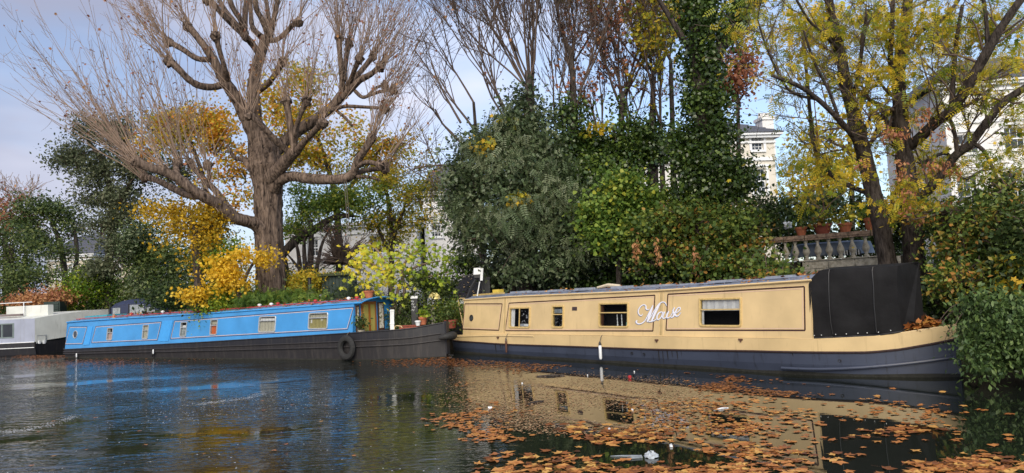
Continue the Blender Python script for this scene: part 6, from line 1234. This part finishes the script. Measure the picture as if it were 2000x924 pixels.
# covered table and striped cushion on the terrace
p = TF.px(1622, 475, .9); t = thing('covered_table', TF.P(p[0], .9, zr-.7), 'garden table under a pale blue grey cover behind the balusters', 'table')
mb = MB(); q = lambda a, b2, c: TF.P(p[0]+a, .9+b2, zr-.22+c); rows = [[q(1.0*math.cos(a)*(1+.04*math.sin(5*a))*f, .5*math.sin(a)*f, dz_) for a in np.linspace(0, 6.283, 37)[:-1]] for f, dz_ in ((.05, .06), (.8, .06), (.98, .02), (1.03, -.14), (1.06+.0, -.3))]; mb.grid(rows, True); mb.build('cover', mk('blue_grey_cover', (.16, .20, .27), .6, .2, 3, .3), t, True)
mb = MB(); [mb.box(q, (x, y, -.46), (x+.05, y+.05, -.1)) for x in (-.7, .7) for y in (-.3, .25)]; mb.build('leg', M['black'], t)
p2 = TF.px(1660, 494, .5); t = thing('cushion', TF.P(p2[0], .5, zr-.62), 'black and white striped cushion between the balusters', 'cushion')
mb = MB(); q = lambda a, b2, c: TF.P(p2[0]+a, .5+b2, zr-.56+c); mb.grid([[q(.27*math.cos(a), .10*math.sin(a)*.6, .0) for a in np.linspace(0, 6.283, 19)[:-1]], [q(.28*math.cos(a), .12*math.sin(a), .08) for a in np.linspace(0, 6.283, 19)[:-1]], [q(.24*math.cos(a), .08*math.sin(a), .15) for a in np.linspace(0, 6.283, 19)[:-1]]], True); o = mb.build('cushion_body', M['black'], t, True)
mb = MB()
for i in range(7): x = -.22+i*.07; mb.box(q, (x, -.128, .01), (x+.026+.01*(i % 2), -.118, .135))
mb.build('white_stripe', M['white'], t)
# tall thin pole
mb = MB(); mb.tube([W(1614, 470, 20.5), W(1600, 300, 20.5), W(1588, 172, 20.5)], [.022, .02, .014], 8); o = mb.build('metal_pole', M['hinge'], None, True, W(1614, 470, 20.5)); tag(o, 'tall thin rusty pole rising behind the balustrade pots', 'pole')
# ================================================================ THINGS ON THE BANK
def yb(px_, Y): c = W(px_, 600, Y); return c[0], Y, gzf(c[0], Y)
# green shed
a, c = W(628, 540, 27.6), W(682, 536, 27.6); t = thing('garden_shed', ((a[0]+c[0])/2, 28.4, .9), 'dark green wooden shed with flat mossy roof behind the blue boat', 'shed')
nb_ = 8; zt = a[2]
for i in range(nb_):
    x0, x1 = a[0]+(c[0]-a[0])*i/nb_+.006, a[0]+(c[0]-a[0])*(i+1)/nb_-.006; mb = MB(); mb.box(XYZ, (x0, 27.6+.006*(i % 2), .7), (x1, 27.65, zt)); mb.build('board', M['shed'], t)
mb = MB(); mb.box(XYZ, (a[0]+.01, 27.66, .7), (c[0]-.01, 29, zt-.01)); mb.build('shed_body', M['shed'], t)
mb = MB(); mb.box(XYZ, (a[0]-.12, 27.45, zt+.003), (c[0]+.12, 29.1, zt+.09)); mb.build('roof', mk('mossy_roof', (.05, .06, .03), .95, .4, 9, .4), t)
c_, t_, n_ = None, None, None
q = np.stack([RNG.uniform(a[0], c[0], 260), RNG.uniform(27.5, 29, 260), np.full(260, zt+.11)], 1); leaves('moss_leaves', q, M['bramble'], t, .08, None, 'ivy')
# dark chiminea
x, y, z = yb(606, 26.2); t = thing('chiminea', (x, y, z), 'black metal garden stove with tall chimney beside the shed', 'stove'); b0 = W(606, 585, 26.2); mb = MB(); mb.lathe((x, y, b0[2]-.15), [(.12, 0), (.2, .1), (.22, .25), (.16, .42), (.07, .5), (.06, .9), (.09, .92), (.09, .95)], 12); mb.build('stove_body', M['black'], t, True)
mb = MB(); [mb.tube([(x+.15*math.cos(a_), y+.15*math.sin(a_), z-.05), (x+.1*math.cos(a_), y+.1*math.sin(a_), b0[2]-.1)], .02, 5) for a_ in (0, 2.1, 4.2)]; mb.build('leg', M['black'], t)
# green louvred box at far left
mb = MB(); a, c = W(86, 592, 36.0), W(114, 590, 36.0)
t = thing('louvred_box', ((a[0]+c[0])/2, 36.2, .8), 'dark green slatted box behind the grey barge roof', 'box')
for i in range(6): z0 = a[2]-.12*i; mb = MB(); mb.box(XYZ, (a[0], 36.0, z0-.10), (c[0], 36.03, z0)); mb.build('slat', M['shed'], t)
mb = MB(); mb.box(XYZ, (a[0]-.05, 36.04, .4), (c[0]+.05, 36.6, a[2]+.05)); mb.build('box_body', M['shed'], t)
# navy canvas tent
TY = 33.6; t = thing('canvas_tent', W(260, 625, TY), 'navy canvas tent canopy with clear plastic windows behind the blue boat', 'tent')
a = W(212, 625, TY); b_ = W(316, 620, TY); Lx = b_[0]-a[0]; hts = [(0, .72), (.06, .86), (.2, 1.0), (.36, 1.06), (.5, 1.04), (.72, 1.0), (.86, .84), (1, .30)]
zt_ = W(245, 585.5, TY)[2]-a[2]
mb = MB(); rows = []
for f, h_ in hts:
    x = a[0]+Lx*f; zz = zt_*h_/1.06; rows.append([(x, TY-.0, a[2]-.3), (x+.02, TY+.03, a[2]+zz*.80), (x, TY+.3, a[2]+zz), (x, TY+1.0, a[2]+zz*1.04), (x, TY+1.7, a[2]+zz), (x, TY+2, a[2]-.3)])
mb.grid(rows); mb.face(rows[0]); mb.face(rows[-1][::-1]); mb.build('canvas', M['canvas2'], t)
for f0, f1, zt2 in ((.08, .22, .6), (.40, .50, .72), (.53, .70, .72), (.74, .90, .55)):
    mb = MB(); n = 5; mb.grid([[(a[0]+Lx*(f0+(f1-f0)*i/n), TY-.02+.01*math.sin(i*2), a[2]+.02) for i in range(n+1)], [(a[0]+Lx*(f0+(f1-f0)*i/n)+(0 if f0 < .5 else -.1), TY+.0+.01*math.sin(i*3), a[2]+zt_*zt2) for i in range(n+1)]]); mb.build('clear_window', M['clear'], t)
mb = MB(); [mb.tube([(a[0]+Lx*f, TY-.01, a[2]-.2), (a[0]+Lx*f, TY+.0, a[2]+zt_*.75), (a[0]+Lx*f, TY+.35, a[2]+zt_*.98)], .02, 5) for f in (0.03, .38, .72)]; mb.build('tent_pole', M['black'], t)
# garden clutter beside the bow of the blue boat
SY = 24.2
q0, q1, q2, q3 = W(905, 541, SY+1.3), W(948, 538, SY+1.3), W(938, 580, SY-.1), W(872, 584, SY-.1)
t = thing('sloping_lean_to', W(905, 600, SY+.6), 'black felted lean-to roof dotted with pale leaves beside the fig', 'shelter')
mb = MB(); up_ = np.array([0, .03, .05]); mb.add([q0, q1, q2, q3, q0-up_, q1-up_, q2-up_, q3-up_], [(0, 1, 2, 3), (7, 6, 5, 4), (0, 3, 7, 4), (1, 5, 6, 2), (3, 2, 6, 7), (0, 4, 5, 1)]); mb.build('roof_panel', mk('black_felt', (.028, .028, .034), .8, .5, 9, .3), t)
mb = MB(); [mb.tube([p_, (p_[0], p_[1], .7)], .035, 6) for p_ in (q0, q1, q2-[.1, 0, 0], q3+[.1, 0, 0])]; mb.build('post', M['bark_dark'], t)
k = RNG.uniform(0, 1, (60, 2)); P = np.array([q3+(q2-q3)*u_+(q0-q3)*v_+[0, -.01, .03] for u_, v_ in k]); leaves('pale_leaves', P, M['debris'], t, .06, np.full(60, .95), 'ivy', None, 1)
SB = 21.9
t = thing('lamp_stand', W(925, 590, SB), 'black A shaped stand topped by a white box lamp above the cream stern', 'lamp')
mb = MB(); mb.tube([W(912, 583, SB), W(921, 560, SB), W(932, 542, SB)], .045, 6); mb.tube([W(950, 583, SB), W(944, 560, SB), W(938, 542, SB)], .03, 6); mb.tube([W(905, 539, SB), W(925, 537, SB), W(940, 541, SB)], .022, 6); mb.build('stand', M['black'], t)
mb = MB(); mb.tube([W(932, 579, SB-.1), W(937, 550, SB-.1)], .018, 6); mb.build('white_strut', M['white'], t)
c = W(933, 530.5, SB); mb = MB(); f_ = lambda a, b2, z: (c[0]+a+z*.1, SB+b2, c[2]+z); mb.box(f_, (-.12, -.12, -.09), (.09, .14, .11)); mb.box(f_, (.092, -.10, -.28), (.17, .14, .09)); mb.build('lamp_box', M['white'], t)
mb = MB(); mb.box(f_, (-.09, -.1, -.19), (.085, .1, -.095)); mb.build('bracket', M['black'], t)
mb = MB(); c = W(949, 562, 22.6); mb.box(XYZ, (c[0]-.13, 22.5, 1.0), (c[0]+.13, 22.75, c[2]+.28)); mb.box(XYZ, (c[0]-.16, 22.46, c[2]+.282), (c[0]+.16, 22.79, c[2]+.32)); o = mb.build('black_cabinet', M['black'], None, False, (c[0], 22.6, 1.0)); tag(o, 'upright black cabinet behind the lamp stand', 'cabinet')
c0 = W(811, 632, 22.5); mb = MB(); zt = W(811, 578, 22.5)[2]; zl = W(811, 596, 22.5)[2]
t = thing('sign_post', c0, 'black post with white scribbled lettering and white cap among the pots', 'post'); mb.box(XYZ, (c0[0]-.10, 22.45, .5), (c0[0]+.10, 22.6, zt-.08)); mb.build('post', M['black'], t)
mb = MB(); mb.box(XYZ, (c0[0]-.11, 22.44, zt-.078), (c0[0]+.11, 22.61, zt)); mb.build('cap', M['white'], t); mb = MB()
for i in range(4):
    x, z = c0[0]-.05+RNG.uniform(-.02, .05), zt-.17-.09*i; mb.tube([(x-.03, 22.44, z), (x, 22.44, z+.03), (x+.02, 22.44, z-.03), (x+.05, 22.44, z+.02)], .010, 5)
mb.build('white_mark', M['white'], t)
for nm, lb, x0, x1, y0, y1, Y, m_ in (('white_board', 'narrow white board standing behind the blue bow', 759, 768, 605, 637, 22.3, 'white'), ('grey_board', 'weathered grey board leaning among the flower pots', 839, 848, 601, 630, 22.8, 'stone')):
    a, c = W(x0, y0, Y), W(x1, y1, Y); mb = MB(); mb.box(lambda x, y, z: (x+z*.03, y, z), (a[0], Y, c[2]-.3), (c[0], Y+.04, a[2])); mb.box(lambda x, y, z: (x+z*.03, y, z), (a[0]-.01, Y-.012, a[2]-.06), (c[0]+.01, Y-.002, a[2]-.02)); mb.box(lambda x, y, z: (x+z*.03, y, z), (a[0]-.01, Y-.012, c[2]+.06), (c[0]+.01, Y-.002, c[2]+.10)); o = mb.build(nm, M[m_], None, False, (a[0], Y, c[2]-.3)); tag(o, lb, 'board')
s = BF.px(721, 585, .9)[0]; zz = b_top(s)+.14; p = BF.P(s, .9, zz)
t = thing('flower_pot', p, 'bright orange terracotta pot on the front roof of the blue boat', 'plant pot'); mb = MB(); mb.lathe(p, [(.11, 0), (.15, .17), (.17, .175), (.17, .22), (.15, .22), (.01, .19)], 14); mb.build('pot', M['terra'], t, True)
q = np.array(p)+[0, 0, .32]+RNG.normal(size=(120, 3))*[.1, .1, .09]; leaves('plant', q, M['euca'], t, .07, None, 'oval')
s = sB1+.22; p = BF.P(s, .22, b_gun(s)-.15); t = thing('potted_plant', p, 'small bushy dark green plant beside the wooden doors of the blue boat', 'plant'); q = np.array(p)+[0, 0, .42]+RNG.normal(size=(260, 3))*[.09, .08, .13]; leaves('foliage', q, M['darkgreen'], t, .09, None, 'oval', None, .3)
mb = MB(); mb.lathe(p, [(.09, 0), (.12, .2), (.13, .22), (.01, .2)], 12); mb.build('pot', M['stone'], t, True); mb = MB(); [mb.tube([np.array(p)+[0, 0, .2], np.array(p)+[RNG.normal()*.08, 0, .45]], .008, 4) for _ in range(6)]; mb.build('stalks', M['twig'], t)
pot(826.5, 634, 22.0, .13, .24, 'terra', 'orange terracotta pot of green leaves at the blue bow', 'lobed', pm='lime', n=120, ps=.09)
pot(816.5, 636, 21.9, .09, .15, 'white', 'small white pot standing left of the terracotta pot at the bow', None)
pot(812, 606, 23.2, .12, .2, 'terra', 'terracotta pot half hidden below the black post', 'oval', pm='darkgreen', n=120, ps=.07)
pot(881, 641, 22.4, .20, .26, 'terra_dark', 'wide dark terracotta pot between the two boats', 'oval', pm='darkgreen', n=500, ps=.08, sp=(1.5, 1.5))
pot(868, 640, 22.8, .13, .22, 'terra', 'smaller terracotta pot under the leafy shrub between the boats', 'oval', pm='green', n=200, ps=.08)
pot(885, 603, 23.8, .16, .2, 'terra', 'terracotta pot on the bank below the black lean-to', 'oval', pm='bramble', n=160, ps=.07)
a, c = W(806, 645, 22.3), W(812, 640, 22.3); p = W(800, 642, 22.3); mb = MB(); mb.box(XYZ, (p[0]-.3, 22.2, p[2]-.1), (p[0]+.4, 22.4, p[2]+.08)); mb.box(XYZ, (p[0]-.32, 22.18, p[2]+.082), (p[0]+.42, 22.42, p[2]+.11)); o = mb.build('planter_trough', M['terra_dark'], None, False, p); tag(o, 'long low terracotta trough behind the blue bow', 'planter')
for lb, bl_, mat, n in (('tangle of dark potted foliage on the bank behind the blue bow', [(790, 625, 22.9, 30, 24), (770, 640, 22.8, 20, 14), (850, 640, 22.9, 24, 14), (800, 600, 23.4, 30, 20)], 'darkgreen', 5000), ('low leafy plants between the pots and the cream stern', [(865, 600, 23, 20, 20), (880, 622, 22.9, 20, 14), (895, 600, 23, 14, 20)], 'green', 3500)):
    P, Tn, Nn = blobs(bl_, n, .16, 16, .3); c = P.mean(0); o = leaves('bank_plants', P, M[mat], None, .07, Tn, 'oval', Nn, loc=c); tag(o, lb, 'plants')
for k, (x, y) in enumerate(((843, 577), (854, 577))):
    c = W(x, y, 22.6); t = thing('pale_flower', c-[0, 0, .5], ('left' if k == 0 else 'right')+' one of two pale yellow blooms above the pots', 'flower', 'pale yellow blooms above the pots'); mb = MB(); mb.tube([c-[0, 0, .5], c], .006, 4); mb.build('stalk', M['twig_dark'], t); leaves('petals', c+RNG.normal(size=(22, 3))*.03, mk('pale_yellow_petal', (.85, .75, .35), .6), t, .10, None, 'ivy')
for k, (x, y, lb) in enumerate(((866, 590, 'folded white plastic garden chair back on the bank'),)):
    c = W(x, y, 23.6); t = thing('garden_chair', c-[0, 0, .4], lb, 'chair'); mb = MB(); [mb.tube([c+[dx, 0, -.45], c+[dx+.03, 0, .22]], .016, 6) for dx in (-.16, .14)]; mb.build('frame', M['white'], t); [(lambda m_: (m_.box(XYZ, tuple(c+[-.14, -.01, -.3+.09*i]), tuple(c+[.15, .01, -.25+.09*i])), m_.build('slat', M['white'], t)))(MB()) for i in range(4)]
# ================================================================ WATER SURFACE: fallen leaves, litter, bubbles
def inpoly(p, x, y):
    c = np.zeros(len(x), bool); n = len(p)
    for i in range(n):
        x1, y1 = p[i]; x2, y2 = p[(i+1) % n]; m_ = ((y1 > y) != (y2 > y)) & (x < (x2-x1)*(y-y1)/((y2-y1)+1e-9)+x1); c ^= m_
    return c
def vnoise(P, sc_, seed):
    r = np.random.default_rng(seed); ph = r.uniform(0, 6.28, (8, 2)); kk_ = r.normal(size=(8, 2))*sc_
    return sum(np.sin(P[:, 0]*kk_[i, 0]+ph[i, 0])*np.cos(P[:, 1]*kk_[i, 1]+ph[i, 1]) for i in range(8))/2.2
def scatter(poly, n, thr=-9, sc_=1.6, seed=1):
    p = np.array(poly, float); X = RNG.uniform(p[:, 0].min(), p[:, 0].max(), n*8); Y_ = RNG.uniform(p[:, 1].min(), p[:, 1].max(), n*8)
    k = inpoly(poly, X, Y_); X, Y_ = X[k], Y_[k]; X = X+RNG.normal(size=len(X))*26; Y_ = Y_+RNG.normal(size=len(Y_))*3.5; k = ~((Y_ < 742) & (X > 880) & (X < 1900) & (Y_ < 700+(X-880)*.062)) & (Y_ > 694); X, Y_ = X[k], Y_[k]; Q = np.array([wat(a, b2) for a, b2 in zip(X, Y_)]); v = vnoise(Q, sc_, seed)+RNG.normal(size=len(Q))*.25; Q = Q[v > thr][:n]
    return Q
big = []; mid = []; small = []
def addp(lst, Q, s0, s1, t0, t1):
    for q in Q: lst.append((q[0], q[1], RNG.uniform(s0, s1), RNG.uniform(t0, t1)))
addp(mid, scatter([(880, 700), (1000, 705), (1200, 715), (1420, 735), (1560, 762), (1560, 775), (1300, 760), (1100, 735), (880, 715)], 1300, -.3), .05, .10, .05, .5)
addp(small, scatter([(880, 716), (1330, 742), (1400, 800), (1300, 835), (1100, 850), (960, 835), (880, 790)], 10500, -.7, 1.2, 3), .02, .055, .3, 1)
addp(mid, scatter([(870, 745), (920, 740), (960, 830), (1000, 862), (930, 860), (860, 810)], 260, -.2), .08, .13, .4, .8)
addp(mid, scatter([(1180, 712), (1360, 730), (1400, 745), (1250, 748)], 260, -.2), .07, .12, .1, .5)
addp(mid, scatter([(960, 800), (1330, 780), (1560, 800), (1500, 850), (1000, 850)], 650, .1, 1.6, 5), .05, .11, 0, 1)
addp(big, scatter([(960, 852), (1150, 822), (1330, 818), (1500, 858), (1560, 924), (1400, 934), (960, 934)], 520, -.1, 2.0, 6), .09, .19, 0, 1)
addp(big, scatter([(1330, 760), (1450, 768), (1610, 800), (1560, 870), (1380, 835)], 190, -.1, 2, 8), .09, .14, .4, .85)
addp(big, scatter([(1600, 850), (1780, 832), (1900, 868), (2000, 905), (2000, 934), (1600, 934)], 200, .2, 2.2, 9), .10, .19, .05, .95)
addp(big, scatter([(1300, 745), (1900, 760), (2000, 800), (2000, 924), (1300, 924)], 110), .09, .15, .35, .9)
addp(mid, scatter([(1700, 780), (1880, 800), (1850, 830), (1650, 815)], 90), .07, .11, .4, .7)
addp(mid, scatter([(740, 702), (880, 688), (905, 714), (800, 714)], 750, -.4), .05, .10, .1, .55)
addp(mid, scatter([(20, 700), (110, 692), (420, 697), (420, 706), (40, 716)], 700, -.2, .8, 12), .05, .11, .2, .6)
addp(mid, scatter([(60, 690), (112, 684), (120, 696), (60, 700)], 300), .06, .12, .2, .6)
addp(mid, scatter([(0, 705), (900, 705), (900, 924), (0, 924)], 30), .05, .09, .3, .9)
allb = np.array(big); dist = np.hypot(allb[:, 0], allb[:, 1]); o_ = np.argsort(-allb[:, 2]/dist**1.6)
one = allb[o_[:300]]; rest = np.vstack([allb[o_[300:]], np.array(mid)])
def curl_leaf(j):
    V0, F0 = TPL['lobed']; r = np.random.default_rng(50+j); v = V0.copy(); v[:, 0] -= .35; rad = np.hypot(v[:, 0], v[:, 1]); v[1:, :2] *= (1+.16*r.normal(size=(len(v)-1, 1)))
    v[:, 2] = .01+.08*rad**2*(.4+.6*abs(np.sin(np.arctan2(v[:, 1], v[:, 0])+j)))+.02*r.normal(size=len(v)); b = len(v)
    v = np.vstack([v, [(-.30, .012, .03), (-.75, .05, .05), (-.75, .02, .05), (-.30, -.012, .03)]]); F = [tuple(f) for f in F0]+[(b, b+1, b+2, b+3)]
    return v, F
lv = []
for j in range(12):
    v, F = curl_leaf(j); me = bpy.data.meshes.new('floating_leaf'); me.from_pydata([tuple(p) for p in v], [], F); me.materials.append(M['float']); a = me.attributes.new('tint', 'FLOAT', 'FACE'); a.data.foreach_set('value', [(.2, .4, .55, .68, .8, .97)[j % 6]]*len(F)); me.update(); lv.append(me)
LB = ['dark brown lobed leaf floating on the canal among paler leaves', 'rust brown lobed leaf floating on the canal', 'orange brown lobed leaf floating on the canal', 'light orange lobed leaf floating on the canal', 'tan lobed leaf floating on the canal', 'pale straw coloured lobed leaf floating on the canal']
for i, (x, y, s_, t_) in enumerate(one):
    j = int(np.clip(int(t_*6+RNG.normal()*.8), 0, 5)); o = bpy.data.objects.new('floating_leaf', lv[j+6*(i % 2)]); sc.collection.objects.link(o); o.location = (x, y, .003+.002*(i % 5)); o.rotation_euler = (RNG.normal()*.06, RNG.normal()*.06, RNG.uniform(0, 6.28)); s2 = s_*1.0; o.scale = (s2, s2*RNG.uniform(.75, 1.1), s2)
    cx_, cy_ = (1000+FPX*x/y), y
    wh = 'at the left fringe of the drift' if x < .5 else 'near the pale plastic bag' if x < 2.2 and y < 8.6 else 'over the reflection of the cream boat' if x < 4.2 and y >= 8.6 else 'in the lower right corner' if y < 8.2 else 'out on the dark water below the bow'
    tag(o, LB[j].split(' floating')[0]+' floating '+wh, 'leaf', 'fallen leaves floating on the canal')
def flatleaves(name, A, mat, tpl, lab):
    n = len(A); T, F = TPL[tpl]; an = RNG.uniform(0, 6.28, n); ca, sa = np.cos(an), np.sin(an); s_ = A[:, 2]; X = T[None, :, 0]-.4; Y_ = T[None, :, 1]
    z = .003+.005*RNG.uniform(0, 1, (n, 1))+s_[:, None]*(.10*RNG.uniform(0, 1, (n, len(T))))
    V = np.stack([A[:, 0, None]+s_[:, None]*(X*ca[:, None]-Y_*sa[:, None]), A[:, 1, None]+s_[:, None]*(X*sa[:, None]+Y_*ca[:, None]), z], -1)
    FF = (F[None]+(np.arange(n)*len(T))[:, None, None]).reshape(-1, 3); o = trimesh(name, V.reshape(-1, 3), FF, M[mat], None, (A[0, 0], A[0, 1], 0), np.repeat(A[:, 3], len(F))); tag(o, lab, 'leaves', kind='stuff')
flatleaves('floating_leaves', rest, 'float', 'lobed', 'drifts of small fallen leaves floating on the canal beside the boats')
flatleaves('floating_litter', np.array(small), 'debris', 'oval', 'tan film of leaf fragments floating in front of the cream boat')
# sticks, bag, bits
def stick(x0, y0, x1, y1, r, mat, nm, lb, cat):
    a, c = wat(x0, y0), wat(x1, y1); m_ = (a+c)/2+[0, 0, .012]; mb = MB(); mb.tube([a+[0, 0, .0], m_, c], [r*.7, r, r*.8], 7); o = mb.build(nm, mat, None, True, a); tag(o, lb, cat)
stick(1048, 736, 1103, 734, .03, M['bark_dark'], 'floating_plank', 'dark stick floating in the leaf film below the second window', 'stick')
stick(1032, 789, 1063, 784, .022, M['bark_dark'], 'floating_stick', 'short dark stick floating nearer than the long one', 'stick')
stick(1395, 802, 1422, 797, .014, M['white'], 'white_strip', 'thin white strip floating among the orange leaves', 'litter')
c = wat(1272, 893); t = thing('plastic_bag', c, 'crumpled pale plastic bag floating among the leaves in the foreground', 'bag'); mb = MB(); rows = []
for i in range(8):
    ph = i/7*math.pi/2; rows.append([(c[0]+(.075*math.cos(ph)+RNG.normal()*.008)*math.cos(a_), c[1]+(.075*math.cos(ph)+RNG.normal()*.01)*math.sin(a_), .005+.055*math.sin(ph)+RNG.normal()*.006) for a_ in np.linspace(0, 6.283, 19)[:-1]])
mb.grid(rows, True); mb.build('bag', mk('pale_plastic', (.42, .46, .50), .15, .25, 25), t, True); mb = MB(); mb.tube([c+[-.1, 0, .01], c+[-.3, .08, .01], c+[-.42, .1, .008]], [.018, .008, .004], 5); mb.tube([c+[-.1, -.02, .01], c+[-.25, -.05, .01], c+[-.3, -.1, .008]], [.014, .007, .003], 5); mb.build('torn_handle', M['clear'], t)
bits = [(958, 798, .04, 'crumpled white wrapper floating at the left edge of the leaves'), (1020, 750, .016, 'tiny white scrap in the leaf film below the first window'), (1148, 734, .015, 'white scrap floating below the second window of the cream boat'), (1190, 841, .022, 'white scrap on the dark patch of water'), (1311, 873, .02, 'small white rectangle floating beyond the plastic bag'), (1239, 727, .015, 'white scrap floating near the hanging white fender'), (1235, 802, .02, 'white scrap over the reflected third window')]
for x, y, r, lb in bits:
    c = wat(x, y); mb = MB(); A = np.linspace(0, 6.283, 8)[:-1]; rr = RNG.uniform(.6, 1.2, 7)*r
    mb.grid([[tuple(c+[rr[i]*math.cos(a_), rr[i]*math.sin(a_), .003]) for i, a_ in enumerate(A)], [tuple(c+[.8*rr[i]*math.cos(a_), .8*rr[i]*math.sin(a_), .02+.015*RNG.uniform()]) for i, a_ in enumerate(A)]], True); mb.face([tuple(c+[.8*rr[i]*math.cos(a_), .8*rr[i]*math.sin(a_), .028]) for i, a_ in enumerate(A)]); o = mb.build('white_scrap', M['white'], None, False, c); tag(o, lb, 'litter')
c = wat(1230, 739); mb = MB(); mb.lathe(c, [(.03, 0), (.04, .02), (.035, .05), (.01, .06)], 8); o = mb.build('red_wrapper', M['red'], None, True, c); tag(o, 'small red wrapper floating below the third window of the cream boat', 'litter')
# bubbles and foam flecks; dense pale streaks imitate sky reflected in ripples
def streak(pts, n, wy):
    k = RNG.uniform(0, len(pts)-1.001, n); i = k.astype(int); f = k-i; p = np.array(pts, float); q = p[i]*(1-f)[:, None]+p[i+1]*f[:, None]; q[:, 0] += RNG.normal(size=n)*6; q[:, 1] += RNG.normal(size=n)*wy
    return np.array([wat(*v) for v in q])
Q = np.vstack([streak([(0, 750), (60, 745), (120, 738), (165, 730)], 420, 1.6), streak([(385, 790), (430, 784), (480, 778), (515, 767)], 420, 1.5), streak([(0, 845), (60, 838), (110, 826), (148, 812)], 420, 2.0), scatter([(150, 725), (760, 730), (780, 800), (600, 860), (250, 850), (100, 770)], 420, .1, .7, 21), scatter([(300, 750), (600, 745), (560, 830), (330, 840)], 200, -.2, .7, 22), scatter([(0, 705), (900, 705), (900, 924), (0, 924)], 160)])
A = np.array([(q[0], q[1], RNG.uniform(.004, .012)) for q in Q]); V = []; F = []; an = np.arange(6)*math.pi/3
for i, (x, y, r) in enumerate(A):
    b = len(V); V += [(x+r*math.cos(a_), y+r*math.sin(a_), .001) for a_ in an]+[(x+r*.6*math.cos(a_), y+r*.6*math.sin(a_), r*.08) for a_ in an]
    F += [(b+k_, b+(k_+1) % 6, b+6+(k_+1) % 6, b+6+k_) for k_ in range(6)]+[tuple(b+6+k_ for k_ in (0, 1, 2, 3)), (b+6, b+9, b+10, b+11)]
tag(trimesh('foam_and_glints', V, F, M['foam'], None, (-5, 10, 0)), 'white foam bubbles and imitated sky reflections dotting the rippled water in front of the blue boat', 'foam', kind='stuff')
